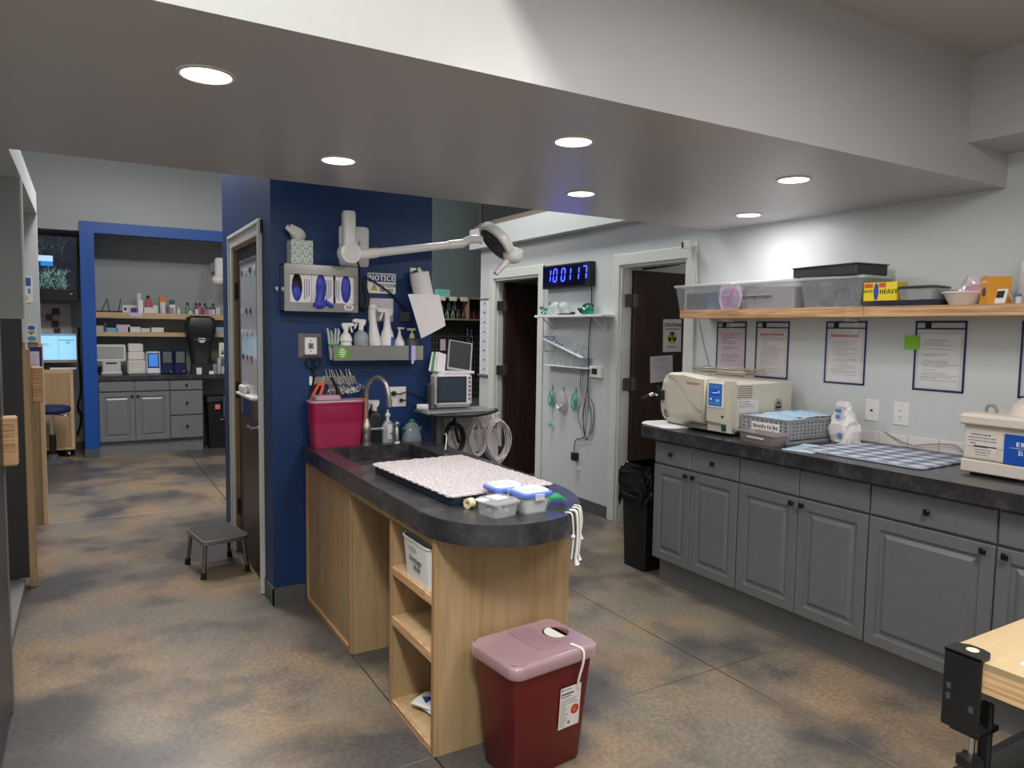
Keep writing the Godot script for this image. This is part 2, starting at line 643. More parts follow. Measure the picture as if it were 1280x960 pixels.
	mesh("post_and_dark_backdrop", s, mat("post_backdrop_dark", c8(66, 66, 66), 0.6), ledge)  # guard post plus an added backdrop, the loft's shade put into its colour
	# dropped beam with the downlights
	s = S()
	bb(s, -2.3, 3.70, 2.243, 4.3, -3.572, -1.778)
	setting("trim_4", s, M["beam"])
	# low ceiling and bulkhead
	s = S()
	bb(s, 0.81, 3.70, 2.755, 2.87, -1.778, 2.6); bb(s, 0.81, 0.90, 2.87, 4.3, -1.778, 2.6)
	setting("ceiling", s, M["beam"])
	s = S()
	bb(s, 3.352, 3.70, 2.397, 2.755, -1.778, 2.6)
	setting("trim_5", s, M["beam"])
	s = S()
	bb(s, -2.42, 6.42, 4.3, 4.42, -11.12, 2.72)
	setting("ceiling_high", s, M["wall"])
	# blue closet block with its door
	s = S()
	for r in [[0.0, 4.3, -4.33, -4.04], [2.065, 4.3, -5.16, -4.33], [0.0, 4.3, -5.6, -5.16]]:
		bb(s, 0.873, 0.98, r[0], r[1], r[2], r[3])
	bb(s, 0.98, 1.816, 0, 4.3, -4.15, -4.04); bb(s, 1.71, 1.816, 0, 4.3, -5.6, -4.15); bb(s, 0.98, 1.71, 0, 4.3, -5.6, -5.5)
	bb(s, 1.05, 1.1, 0, 2.3, -5.5, -4.15)
	setting("wall_blue", s, M["blue"])
	s = S()
	bb(s, 0.865, 1.045, 0, 0.10, -4.04, -4.032); bb(s, 0.865, 0.873, 0, 0.10, -4.25, -4.032); bb(s, 0.865, 0.873, 0, 0.10, -5.6, -5.28)
	setting("baseboard_blue", s, M["kick"])
	var c3 := Node3D.new()
	c3.name = "trim_6"
	add_child(c3)
	c3.set_meta("kind", "structure")
	c3.position = Vector3(0.873, 0, -4.745)
	c3.rotation.y = RW
	for k in [-1, 1]:
		s = S()
		bb(s, k * 0.415, k * 0.50, 0, 2.15, 0, 0.016, 0.004); bb(s, k * 0.475, k * 0.50, 0, 2.15, 0.016, 0.026, 0.004)
		mesh("casing", s, M["trim"], c3)
	s = S()
	bb(s, -0.50, 0.50, 2.065, 2.15, 0, 0.017, 0.004); bb(s, -0.50, 0.50, 2.125, 2.15, 0.017, 0.027, 0.004)
	mesh("casing", s, M["trim"], c3)
	s = S()
	bb(s, -0.415, -0.395, 0, 2.065, -0.107, 0.003); bb(s, 0.395, 0.415, 0, 2.065, -0.107, 0.003); bb(s, -0.415, 0.415, 2.045, 2.065, -0.107, 0.003)
	mesh("jamb", s, mat("jamb_tan", c8(150, 122, 92), 0.5), c3)
	var d3 := Node3D.new()
	d3.name = "door_3"
	add_child(d3)
	d3.set_meta("kind", "structure")
	d3.position = Vector3(0.873, 0, -4.745)
	d3.rotation.y = RW
	s = S()
	bb(s, -0.392, 0.392, 0.012, 2.042, -0.06, -0.02, 0.003)
	mesh("leaf", s, M["dark_wood"], d3)
	s = S()
	bb(s, -0.33, 0.33, 0.98, 1.96, -0.02, -0.016)
	mesh("pane", s, mat("dark_glass", c8(44, 46, 52), 0.08), d3)
	for y in [0.32, 1.12, 1.78]:
		s = S()
		bb(s, -0.41, -0.37, y - 0.05, y + 0.05, -0.022, -0.012, 0.001)
		cyl(s, Vector3(-0.394, y - 0.055, -0.008), Vector3(-0.394, y + 0.055, -0.008), 0.008)
		mesh("hinge", s, mat("hinge_dark", c8(60, 54, 50), 0.4, 0.6), d3)
	s = S()
	cyl(s, Vector3(0.33, 0.95, -0.02), Vector3(0.33, 0.95, 0.0), 0.026)
	tube(s, [Vector3(0.33, 0.95, 0.0), Vector3(0.33, 0.95, 0.03), Vector3(0.31, 0.95, 0.038), Vector3(0.22, 0.95, 0.038)], 0.009)
	mesh("lever_handle", s, M["steel"], d3)
	# board of magnets hung over the glass of that door
	var bd := T("magnet_board", "silver dry-erase board with small magnets on the dark closet door", "board", Vector3(0.873, 1.09, -4.70), RW)
	s = S()
	bb(s, -0.28, 0.28, 0.0, 0.87, -0.016, -0.008, 0.002)
	mesh("board", s, mat("board_silver", c8(206, 209, 211), 0.14), bd)
	s = S()
	bb(s, -0.285, -0.27, -0.005, 0.875, -0.014, -0.003, 0.002); bb(s, 0.255, 0.285, -0.005, 0.875, -0.014, -0.003, 0.002); bb(s, -0.27, 0.255, 0.852, 0.875, -0.014, -0.003, 0.002); bb(s, -0.27, 0.255, -0.005, 0.01, -0.014, -0.003, 0.002)
	mesh("frame", s, mat("board_frame", c8(120, 122, 124), 0.35, 0.5), bd)
	var g := RandomNumberGenerator.new()
	g.seed = 5
	for row in [[0.80, 4], [0.555, 3], [0.42, 3], [0.265, 3]]:
		for k in row[1]:
			s = S()
			bb(s, -0.02, 0.02, -0.016, 0.016, -0.008, -0.001, 0.003)
			mesh("magnet", s, [M["white"], mat("magnet_grey", c8(96, 92, 100), 0.5), mat("magnet_rose", c8(176, 120, 130), 0.5)][g.randi() % 3], bd, Vector3(-0.21 + k * 0.13 + g.randf() * 0.02, row[0], 0))
	s = S()
	bb(s, -0.26, 0.25, 0.02, 0.035, -0.008, 0.03, 0.002)
	mesh("marker_ledge", s, M["white"], bd)
	s = S()
	bb(s, -0.2, -0.04, 0.036, 0.085, -0.004, 0.024, 0.008)
	mesh("eraser", s, M["white"], bd)
	# far wall: opening with the blue frame, recess behind
	s = S()
	bb(s, -2.3, 6.3, 2.64, 4.3, -9.78, -9.66)
	bb(s, 2.6, 2.72, 0, 4.3, -9.78, -8.2)
	setting("wall_far", s, M["grey_wall"])
	s = S()
	bb(s, 2.6, 6.3, 0, 4.3, -8.32, -8.2)
	setting("wall_slate", s, M["slate_wall"])
	s = S()
	bb(s, 0.0, 2.6, 0, 2.6, -10.42, -10.32)
	setting("wall_recess", s, M["grey_wall"])
	s = S()
	bb(s, 0.0, 2.6, 2.6, 2.7, -10.42, -9.78)
	setting("ceiling_recess", s, M["grey_wall"])
	s = S()
	bb(s, -0.02, 0.122, 0.1, 2.712, -9.80, -9.62); bb(s, 0.122, 2.6, 2.585, 2.712, -9.80, -9.62); bb(s, 0.0, 0.10, 0, 2.6, -10.42, -9.8)
	setting("trim_7", s, mat("frame_blue", c8(10, 76, 158), 0.45))
	s = S()
	bb(s, -0.026, 0.126, 0, 0.1, -9.80, -9.612)
	setting("baseboard_frame", s, M["kick"])
	s = S()
	bb(s, -2.3, -0.02, 0, 2.6, -10.42, -10.32)
	setting("wall_alcove", s, M["grey_wall"])
	s = S()
	bb(s, -2.3, -0.02, 2.60, 2.64, -10.42, -9.66)
	setting("ceiling_alcove", s, M["grey_wall"])

func left_bays() -> void:
	# header along the bays
	var s := S()
	bb(s, -0.34, -0.285, 2.365, 2.52, -6.57, -3.58)
	bb(s, -2.3, -0.34, 2.365, 2.45, -6.57, -3.58)
	setting("trim_8", s, M["wall"])
	# partitions: upper painted walls
	s = S()
	bb(s, -2.3, -0.295, 1.572, 2.365, -5.06, -5.0)
	setting("wall_bay_grey", s, M["grey_wall"])
	s = S()
	bb(s, -0.295, -0.285, 1.4, 2.365, -5.064, -4.996)
	setting("trim_9", s, M["trim"])
	s = S()
	bb(s, -2.3, -0.285, 1.40, 2.365, -6.60, -6.55)
	setting("wall_bay_white", s, M["wall"])
	# lower partition, charcoal face with a plywood end
	var p := T("bay_divider", "charcoal laminate half partition with a plywood edge beside the passage", "partition", Vector3(-0.9, 0, -5.03))
	s = S()
	bb(s, -1.0, 0.59, 0.06, 1.572, -0.03, 0.03)
	mesh("panel", s, mat("charcoal", c8(40, 40, 43), 0.5), p)
	s = S()
	bb(s, 0.59, 0.625, 0.0, 1.40, -0.034, 0.034, 0.003)
	mesh("edge_strip", s, M["ply"], p)
	s = S()
	bb(s, -1.0, 0.54, 0.0, 0.06, -0.025, 0.025)
	mesh("plinth", s, M["kick"], p)
	var q := T("bay_end_panel", "tall maple plywood end panel past the charcoal partition", "partition", Vector3(-0.9, 0, -6.575))
	s = S()
	bb(s, -1.0, 0.615, 0.0, 1.40, -0.02, 0.022, 0.003)
	mesh("panel", s, M["ply"], q)
	s = S()
	bb(s, 0.595, 0.626, 0.0, 1.40, -0.024, 0.027, 0.003)
	mesh("edge_strip", s, mat("ply_pale", c8(220, 186, 142), 0.5), q)
	# kerb at the floor of the first bay
	s = S()
	bb(s, -0.55, -0.33, 0.0, 0.055, -5.0, -3.42, 0.004)
	one("kerb", s, mat("kerb_grey", c8(128, 124, 120), 0.55), "low grey floor kerb under the charcoal laminate bay door", "kerb")
	# charcoal door nearest, with its plywood pull
	var d := T("bay_door", "charcoal laminate half door with a grey edge strip and plywood pull", "door", Vector3(-0.30, 0, -2.6))
	s = S()
	bb(s, -0.022, 0.018, 0.04, 1.572, -0.78, 1.2, 0.003)
	mesh("leaf", s, mat("charcoal_door", c8(62, 60, 66), 0.4), d)
	s = S()
	bb(s, -0.026, 0.022, 0.0, 1.575, -0.82, -0.78, 0.003)
	mesh("edge_strip", s, mat("edge_grey", c8(104, 104, 106), 0.45), d)
	s = S()
	bb(s, 0.018, 0.068, 1.0, 1.19, -0.80, -0.735, 0.006)
	mesh("pull", s, M["ply_edge"], d)
	s = S()
	cyl(s, Vector3(0.0, 0.0, -0.7), Vector3(0.0, 0.04, -0.7), 0.016)
	mesh("foot", s, M["steel"], d)
	s = S()
	bb(s, 0.625, 0.68, 1.08, 1.29, -0.155, -0.085, 0.005); bb(s, 0.60, 0.625, 1.05, 1.32, -0.16, -0.03)
	mesh("pull", s, M["ply_edge"], p)
	# papers on the bays
	var im := Image.create_empty(32, 64, false, Image.FORMAT_RGB8)
	im.fill(c8(236, 234, 226))
	im.fill_rect(Rect2i(4, 4, 22, 20), c8(66, 92, 148)); im.fill_rect(Rect2i(14, 30, 10, 12), c8(96, 150, 186)); im.fill_rect(Rect2i(3, 48, 12, 10), c8(222, 184, 104))
	var po := T("wall_poster", "narrow pale poster with blue shapes on the white partition wall", "poster", Vector3(-0.353, 1.80, -6.549))
	sheet("print", 0.056, 0.20, picture("poster_a", im), po)
	im = Image.create_empty(48, 64, false, Image.FORMAT_RGB8)
	im.fill(c8(234, 232, 222))
	for y in 64:
		for x in 48:
			if Vector2((x - 26) / 15.0, (y - 14) / 9.0).length() < 1: im.set_pixel(x, y, c8(70, 104, 176))
			if y > 26 and y < 40 and absf(x - 24) < (40 - y) * 1.3: im.set_pixel(x, y, c8(122, 148, 66))
			if Vector2((x - 26) / 18.0, (y - 52) / 9.0).length() < 1: im.set_pixel(x, y, c8(84, 160, 182))
	po = T("wall_poster", "small poster with blue and green ovals above the plywood panel", "poster", Vector3(-0.345, 1.475, -6.549))
	sheet("print", 0.075, 0.135, picture("poster_b", im), po)
	var cb := T("clipboard", "blue framed document holder hanging on the plywood panel", "clipboard", Vector3(-0.325, 1.15, -6.548))
	s = S()
	bb(s, -0.045, 0.045, 0, 0.22, 0, 0.006, 0.002)
	mesh("holder", s, mat("holder_blue", c8(48, 48, 116), 0.4), cb)
	sheet("page", 0.066, 0.17, printed("bay_page", 64, 128, c8(228, 222, 230), c8(120, 100, 130), 3, 0.15, 0.85, 0.1, 0.9, 16), cb, Vector3(-0.005, 0.10, 0.006))

func door_front(w: float, h: float) -> SurfaceTool:       # raised panel door, centred, z 0..0.02
	var s := S()
	var rings := []
	for k in [[0.0, 0.0], [0.0, 0.017], [0.004, 0.021], [0.05, 0.021], [0.054, 0.012], [0.062, 0.010], [0.068, 0.010], [0.086, 0.020], [0.09, 0.020]]:
		rings.append(rZ(rr(w - 2 * k[0], h - 2 * k[0], 0.0005, 1), k[1]))
	loft(s, rings, true, true, false)
	return s

func slab_front(w: float, h: float) -> SurfaceTool:
	var s := S()
	var rings := []
	for k in [[0.0, 0.0], [0.0, 0.014], [0.007, 0.021], [0.012, 0.021]]:
		rings.append(rZ(rr(w - 2 * k[0], h - 2 * k[0], 0.0005, 1), k[1]))
	loft(s, rings, true, true, false)
	return s

func knob(parent: Node, at: Vector3) -> void:
	var s := S()
	cyl(s, at, at + Vector3(0, 0, 0.016), 0.006, 0.005, 8)
	var sq := []
	for k in [[0.016, 0.014], [0.026, 0.018], [0.026, 0.021], [0.018, 0.027]]:
		sq.append(rZ(rr(k[0], k[0], 0.002, 1), k[1]))
	loft(s, sq, true, true, false, Transform3D(Basis(), at))
	mesh("knob", s, mat("knob_black", c8(26, 25, 26), 0.35, 0.3), parent)

# one base cabinet; fronts = [[kind, x0, x1, y0, y1, knob_x, knob_y or null]] in local x
func cabinet(n: String, label: String, at: Vector3, turn: float, w: float, depth: float, fronts: Array, toe := 0.05, toe_h := 0.155, top := 0.9) -> void:
	var t := T(n, label, "cabinet", at, turn)
	var s := S()
	bb(s, -w / 2, w / 2, toe_h, top, -depth, 0)
	mesh("body", s, M["cab"], t)
	s = S()
	bb(s, -w / 2, w / 2, 0, toe_h, -depth, -toe)
	mesh("toe_kick", s, M["cab"], t)
	for f in fronts:
		var fw: float = f[2] - f[1]
		var fh: float = f[4] - f[3]
		var o := mesh("door" if f[0] == "door" else "drawer_front", door_front(fw, fh) if f[0] == "door" else slab_front(fw, fh), M["cab"], t, Vector3((f[1] + f[2]) / 2, (f[3] + f[4]) / 2, 0.0))
		if f.size() > 5:
			knob(o, Vector3(f[5] - (f[1] + f[2]) / 2, f[6] - (f[3] + f[4]) / 2, 0.02))

func cabinets() -> void:
	var g := 0.003
	var D := [0.158, 0.742]
	var R := [0.750, 0.888]
	var z := [-3.362, -3.048, -2.692, -2.310, -1.935, -1.406, -0.80]
	var X := 3.042
	for u in [[0, 2, "grey two-door cabinet at the end of the run beside the black trash can"], [2, 4, "grey two-door cabinet with plain false drawers under the perforated basket"]]:
		var a: float = z[u[0]]
		var m: float = z[u[0] + 1]
		var b: float = z[u[1]]
		var c := (a + b) / 2
		var f := [["door", a - c + g, m - c - g / 2, D[0], D[1], m - c - 0.03, 0.713], ["door", m - c + g / 2, b - c - g, D[0], D[1], m - c + 0.03, 0.713]]
		if u[0] == 0:
			f.append(["drawer", a - c + g, m - c - g / 2, R[0], R[1], (a + m) / 2 - c, 0.82]); f.append(["drawer", m - c + g / 2, b - c - g, R[0], R[1], (m + b) / 2 - c, 0.82])
		else:
			f.append(["drawer", a - c + g, m - c - g / 2, R[0], R[1]]); f.append(["drawer", m - c + g / 2, b - c - g, R[0], R[1]])
		cabinet("base_cabinet", u[2], Vector3(X, 0, c), RW, b - a, 0.64, f)
	var c2: float = (z[4] + z[5]) / 2
	cabinet("base_cabinet", "grey cabinet with one wide door and one drawer under the drying mat", Vector3(X, 0, c2), RW, z[5] - z[4], 0.64,
		[["door", z[4] - c2 + g, z[5] - c2 - g, D[0], D[1], z[5] - c2 - 0.04, 0.715], ["drawer", z[4] - c2 + g, z[5] - c2 - g, R[0], R[1], 0.0, 0.817]])
	c2 = (z[5] + z[6]) / 2
	cabinet("base_cabinet", "grey cabinet under the ultrasonic cleaner behind the plywood table", Vector3(X, 0, c2), RW, z[6] - z[5], 0.64,
		[["door", z[5] - c2 + g, z[6] - c2 - g, D[0], D[1], z[5] - c2 + 0.04, 0.715], ["drawer", z[5] - c2 + g, z[6] - c2 - g, R[0], R[1], 0.0, 0.817]])
	cabinet("base_cabinet", "grey cabinet past the ultrasonic cleaner along the same wall", Vector3(X, 0, -0.3), RW, 1.0, 0.64, [["door", -0.497, 0.497, D[0], D[1]], ["drawer", -0.497, 0.497, R[0], R[1]]])
	var s := S()
	var poly := PackedVector2Array([Vector2(3.70, -0.25), Vector2(2.972, -0.25)])
	for i in 6:
		var a := PI / 2 * i / 5.0
		poly.append(Vector2(3.022 - cos(a) * 0.05, 3.412 + sin(a) * 0.05))
	poly.append(Vector2(3.70, 3.462))
	prism(s, poly, 0.902, 0.97, FLAT())
	one("countertop", s, M["stone"], "long dark grey stone-look countertop over the grey cabinets", "countertop")
	# row of white backsplash tiles
	var t := T("backsplash", "low row of white tiles along the wall behind the drying mat", "tiles", Vector3(3.70, 0.97, -2.13), RW)
	s = S()
	bb(s, -0.36, 0.60, 0.0, 0.058, 0.0, 0.004)
	mesh("grout", s, mat("grout", c8(196, 190, 184), 0.8), t)
	for k in 6:
		s = S()
		bb(s, -0.36 + k * 0.16 + 0.0015, -0.36 + (k + 1) * 0.16 - 0.0015, 0.0, 0.06, 0.002, 0.012, 0.002)
		mesh("tile", s, mat("tile", c8(232, 226, 221), 0.18), t)

func island() -> void:
	# carcass: sink cabinet, knee space, open shelf unit, curved-end panel
	var t := T("plywood_island", "maple plywood island base with open cubbies and a knee space", "cabinet", Vector3(1.05, 0, -2.3))
	var ply: Material = M["ply"]
	var s := S()
	bb(s, 0.012, 0.03, 0.03, 0.812, -1.735, -0.955)
	mesh("side_panel", s, ply, t)
	s = S()
	bb(s, 0.0, 0.014, 0.0, 0.812, -0.972, -0.945, 0.002); bb(s, 0.0, 0.014, 0.0, 0.03, -1.735, -0.96, 0.002); bb(s, 0.0, 0.014, 0.77, 0.812, -1.735, -0.96, 0.002); bb(s, 0.0, 0.014, 0.03, 0.77, -1.735, -1.715, 0.002)
	mesh("frame_strip", s, mat("ply_rim", c8(168, 132, 96), 0.5), t)
	s = S()
	bb(s, 0.014, 0.58, 0.0, 0.812, -0.965, -0.945)
	mesh("end_panel", s, ply, t)
	s = S()
	bb(s, 0.56, 0.58, 0.0, 0.812, -1.735, -0.01)
	mesh("back_panel", s, ply, t)
	s = S()
	bb(s, 0.0, 0.02, 0.775, 0.812, -0.945, -0.43, 0.002)
	mesh("apron_rail", s, ply, t)
	s = S()
	bb(s, 0.0, 0.56, 0.0, 0.812, -0.43, -0.408)
	mesh("shelf_side", s, ply, t)
	s = S()
	bb(s, 0.018, 0.585, 0.0, 0.812, -0.018, 0.004)
	mesh("front_panel", s, ply, t)
	s = S()
	bb(s, 0.0, 0.018, 0.0, 0.812, -0.02, 0.006, 0.002); bb(s, -0.002, 0.006, 0.0, 0.812, -0.432, -0.406, 0.002)
	mesh("edge_strip", s, mat("ply_rim", c8(168, 132, 96), 0.5), t)
	for y in [[0.0, 0.03], [0.345, 0.382], [0.556, 0.59]]:
		s = S()
		bb(s, 0.012, 0.56, y[0], y[1], -0.408, -0.018)
		mesh("shelf", s, M["ply_flat"], t)
		s = S()
		bb(s, 0.0, 0.012, y[0], y[1], -0.408, -0.018, 0.002)
		mesh("shelf_edge", s, M["ply_edge"], t)
	s = S()
	bb(s, 0.535, 0.56, 0.03, 0.81, -0.408, -0.018)
	mesh("shelf_back", s, ply, t)
	s = S()
	bb(s, 0.0, 0.014, 0.78, 0.812, -0.43, -0.018, 0.002)
	mesh("top_rail", s, ply, t)
	# stone top with a rounded end and a sink cut out
	var out := []
	for p in [[1.03, -2.50], [1.028, -2.40], [1.038, -2.31], [1.066, -2.215], [1.13, -2.13], [1.22, -2.075], [1.32, -2.057], [1.43, -2.072], [1.53, -2.125], [1.62, -2.21], [1.69, -2.325], [1.73, -2.45], [1.745, -2.58]]:
		out.append(Vector3(p[0], 0, p[1]))
	out = spl(out, 4)
	var poly := PackedVector2Array([Vector2(1.755, 4.04), Vector2(1.03, 4.04)])
	for p in out:
		poly.append(Vector2(p.x, -p.z))
	# the top is built as a ring of four fields around the sink, then the rounded field
	var x0 := 1.128
	var x1 := 1.60
	var z0 := 3.86
	var z1 := 3.32
	s = S()
	prism(s, PackedVector2Array([Vector2(1.03, 4.04), Vector2(1.755, 4.04), Vector2(1.755, z0), Vector2(1.03, z0)]), 0.812, 0.89, FLAT())
	prism(s, PackedVector2Array([Vector2(1.03, z0), Vector2(x0, z0), Vector2(x0, z1), Vector2(1.03, z1)]), 0.812, 0.89, FLAT())
	prism(s, PackedVector2Array([Vector2(x1, z0), Vector2(1.755, z0), Vector2(1.755, z1), Vector2(x1, z1)]), 0.812, 0.89, FLAT())
	var rest := PackedVector2Array([Vector2(1.755, z1), Vector2(1.03, z1)])
	for p in out:
		rest.append(Vector2(p.x, -p.z))
	# bevelled rim of the rounded field
	prism(s, rest, 0.812, 0.885, FLAT())
	var inner := PackedVector2Array()
	var m := Vector2(1.39, 2.9)
	for p in rest:
		var d := (m - p).normalized() * 0.004
		inner.append(p if absf(p.y - z1) < 0.001 else p + d)
	prism(s, inner, 0.885, 0.89, FLAT())
	one("island_counter", s, M["stone"], "dark grey stone-look island top with a rounded end", "countertop")
	# sink
	var k := T("sink", "stainless undermount sink in the dark island top", "sink", Vector3((x0 + x1) / 2, 0.70, -(z0 + z1) / 2))
	s = S()
	var w := x1 - x0
	var h := z0 - z1
	loft(s, [rY(rr(w + 0.02, h + 0.02, 0.05), 0.112), rY(rr(w - 0.004, h - 0.004, 0.05), 0.111), rY(rr(w - 0.02, h - 0.02, 0.05), 0.02), rY(rr(w - 0.06, h - 0.06, 0.05), 0.0)], false, true)
	mesh("basin", s, M["steel"], k)
	s = S()
	lathe(s, Vector3(0, 0.001, 0), [[0.045, 0.0], [0.04, 0.004], [0.01, 0.002]], 16)
	mesh("drain", s, M["chrome"], k)

# a front with an oval hole: rectangle w x h, ellipse rx, ry, z from 0 to t
func holed(s: SurfaceTool, w: float, h: float, rx: float, ry: float, o: Vector2, t: float) -> void:
	var n := 32
	var a := PackedVector2Array()
	var b := PackedVector2Array()
	for i in n:
		var q := TAU * i / n
		var d := Vector2(cos(q), sin(q))
		b.append(Vector2(d.x * rx, d.y * ry) + o)
		var k := minf((w / 2) / maxf(absf(d.x), 1e-5), (h / 2) / maxf(absf(d.y), 1e-5))
		a.append(d * k)
	loft(s, [rZ(a, 0), rZ(a, t), rZ(b, t), rZ(b, 0)], false, false, false)

func trigger_head(s: SurfaceTool, at: Vector3, k := 1.0, dir := -1.0) -> void:
	cyl(s, at, at + Vector3(0, 0.022 * k, 0), 0.013 * k, 0.012 * k)
	var p := PackedVector2Array([Vector2(-0.012, 0.02), Vector2(0.014, 0.02), Vector2(0.022, 0.038), Vector2(0.02, 0.052), Vector2(-0.03, 0.054), Vector2(-0.042, 0.05), Vector2(-0.042, 0.038), Vector2(-0.012, 0.036)])
	var q := PackedVector2Array([Vector2(-0.018, 0.038), Vector2(-0.026, 0.038), Vector2(-0.036, 0.008), Vector2(-0.03, 0.004)])
	for e in [[p, 0.011], [q, 0.006]]:
		var r := PackedVector2Array()
		for v in e[0]:
			r.append(Vector2(-v.x * dir * -1.0, v.y) * k)
		prism(s, r, -e[1] * k, e[1] * k, Transform3D(Basis(), at))

func hemostat(parent: Node, at: Vector3, len_: float, tilt: float, lean: float) -> void:
	var s := S()
	var b := Basis(Vector3(0, 0, 1), tilt) * Basis(Vector3(1, 0, 0), lean)
	for k in [-1.0, 1.0]:
		var pts := [Vector3(0, 0.055, 0), Vector3(k * 0.002, 0.0, 0), Vector3(k * 0.007, -len_ * 0.55, 0.003 * k)]
		var w := []
		for p in pts:
			w.append(at + b * p)
		tube(s, w, 0.0024, 5)
		var ring_ := []
		for i in 10:
			var a := TAU * i / 10
			ring_.append(at + b * Vector3(k * 0.013 + cos(a) * 0.010, -len_ * 0.55 - 0.011 + sin(a) * 0.012, 0.003 * k))
		tube(s, ring_, 0.0022, 5, true)
	mesh("hemostat", s, M["chrome"], parent)

func blue_wall_things() -> void:
	var s: SurfaceTool
	var Z := -4.04
	# --- glove dispenser
	var t := T("glove_dispenser", "stainless glove box holder mounted on the blue wall", "dispenser", Vector3(1.121, 1.634, Z))
	s = S()
	bb(s, -0.202, 0.202, 0.0, 0.252, 0.0, 0.004); bb(s, -0.202, 0.202, 0.0, 0.005, 0.0, 0.10); bb(s, -0.202, 0.202, 0.247, 0.252, 0.0, 0.10); bb(s, -0.202, -0.198, 0.0, 0.252, 0.0, 0.10); bb(s, 0.198, 0.202, 0.0, 0.252, 0.0, 0.10)
	mesh("shell", s, M["steel"], t)
	s = S()
	bb(s, -0.202, 0.202, 0.198, 0.252, 0.096, 0.102, 0.001); bb(s, -0.202, 0.202, 0.0, 0.048, 0.096, 0.102, 0.001); bb(s, -0.202, -0.173, 0.048, 0.198, 0.096, 0.102, 0.001); bb(s, 0.181, 0.202, 0.048, 0.198, 0.096, 0.102, 0.001)
	mesh("face_frame", s, M["steel"], t)
	s = S()
	prism(s, PackedVector2Array([Vector2(-0.028, 0), Vector2(-0.02, 0.017), Vector2(0.02, 0.017), Vector2(0.028, 0), Vector2(0.02, -0.017), Vector2(-0.02, -0.017)]), 0.102, 0.1025, Transform3D(Basis(), Vector3(0.148, 0.028, 0)))
	mesh("sticker", s, M["white"], t)
	s = S()
	for y in [-0.007, 0.0, 0.007]:
		bb(s, -0.017, 0.017, y - 0.0022, y + 0.0022, 0.1025, 0.103)
	mesh("sticker_print", s, mat("brown_print", c8(140, 100, 76), 0.6), t, Vector3(0.148, 0.028, 0))
	var glove := mat("nitrile", c8(52, 66, 178), 0.45)
	for g in [[-0.114, 0.118, -0.018, "white glove box with a half empty oval opening in the steel holder"], [0.006, 0.118, -0.009, "white glove box with blue gloves spilling from its oval opening"], [0.13, 0.104, 0.006, "white glove box with a full oval of blue gloves"]]:
		var b := T("glove_box", g[3], "box", Vector3(1.121 + g[0], 1.640, Z))
		s = S()
		holed(s, g[1], 0.235, 0.028, 0.076, Vector2(g[2], 0.005), 0.002)
		var m := mesh("carton", s, M["paper"], b, Vector3(0, 0.118, 0.088))
		s = S()
		bb(s, -g[1] / 2, g[1] / 2, 0.0, 0.235, 0.006, 0.010); bb(s, -g[1] / 2, -g[1] / 2 + 0.002, 0.0, 0.235, 0.006, 0.088); bb(s, g[1] / 2 - 0.002, g[1] / 2, 0.0, 0.235, 0.006, 0.088); bb(s, -g[1] / 2, g[1] / 2, 0.0, 0.002, 0.006, 0.088)
		mesh("carton_back", s, mat("carton_inside", c8(128, 108, 92), 0.8), b)
		s = S()
		var side := 0.028 if g[2] < 0 else -0.028
		for k in 3:
			bb(s, side - 0.008 + k * 0.012 * signf(side), side - 0.003 + k * 0.012 * signf(side), -0.06 + k * 0.01, 0.05, 0.002, 0.0024)
		mesh("print", s, mat("glove_print", c8(126, 118, 148), 0.7), m)
		s = S()
		if g[0] < -0.1:
			ball(s, Vector3(g[2], 0.085, 0.066), Vector3(0.034, 0.055, 0.024))
		else:
			ball(s, Vector3(g[2], 0.122, 0.078), Vector3(0.029, 0.079, 0.018))
		mesh("gloves", s, glove, b)
		if g[0] > -0.1 and g[0] < 0.1:
			s = S()
			tube(s, spl([Vector3(-0.01, 0.13, 0.09), Vector3(-0.022, 0.08, 0.11), Vector3(-0.03, 0.045, 0.115)], 4), 0.02, 8)
			ball(s, Vector3(-0.02, 0.035, 0.118), Vector3(0.032, 0.026, 0.016))
			tube(s, [Vector3(0.0, 0.055, 0.115), Vector3(0.03, 0.035, 0.118), Vector3(0.05, 0.022, 0.116)], 0.011, 8)
			tube(s, [Vector3(-0.04, 0.04, 0.115), Vector3(-0.048, 0.018, 0.117)], 0.009, 8)
			mesh("loose_glove", s, glove, b)
	# --- tissue box on top
	t = T("tissue_box", "patterned cube tissue box on top of the glove box holder", "tissue box", Vector3(1.013, 1.886, -3.985))
	var im := Image.create_empty(96, 96, false, Image.FORMAT_RGB8)
	im.fill(c8(222, 228, 222))
	for y in 96:
		for x in 96:
			var u := Vector2(fmod(x, 32.0) - 16, fmod(y, 32.0) - 16)
			var r := u.length()
			if absf(sin(u.angle() * 3.0) * 8.0 + 7.0 - r) < 1.6 or r < 2.2 or absf(r - 15.0) < 0.9:
				im.set_pixel(x, y, c8(118, 148, 142))
	var pm := picture("tissue_print", im)
	pm.uv1_triplanar = true
	pm.uv1_scale = Vector3.ONE * 8.0
	s = S()
	bb(s, -0.058, 0.058, 0, 0.126, -0.045, 0.055, 0.001)
	mesh("carton", s, pm, t)
	s = S()
	var g2 := RandomNumberGenerator.new()
	g2.seed = 3
	var rings := []
	for i in 6:
		var f := i / 5.0
		var ring_ := PackedVector3Array()
		for j in 14:
			var a := TAU * j / 14
			var r := lerpf(0.02, 0.042, sin(f * 2.6)) * (1.0 + 0.28 * sin(a * 3.0 + f * 4.0))
			if i == 5:
				r *= 0.25
			ring_.append(Vector3(cos(a) * r - 0.045 * f * f - 0.006, 0.122 + f * 0.092 - 0.03 * f * f * absf(sin(a)), -sin(a) * r * 0.6))
		rings.append(ring_)
	loft(s, rings, false, true)
	mesh("tissue", s, mat("tissue", c8(228, 226, 220), 0.9), t)
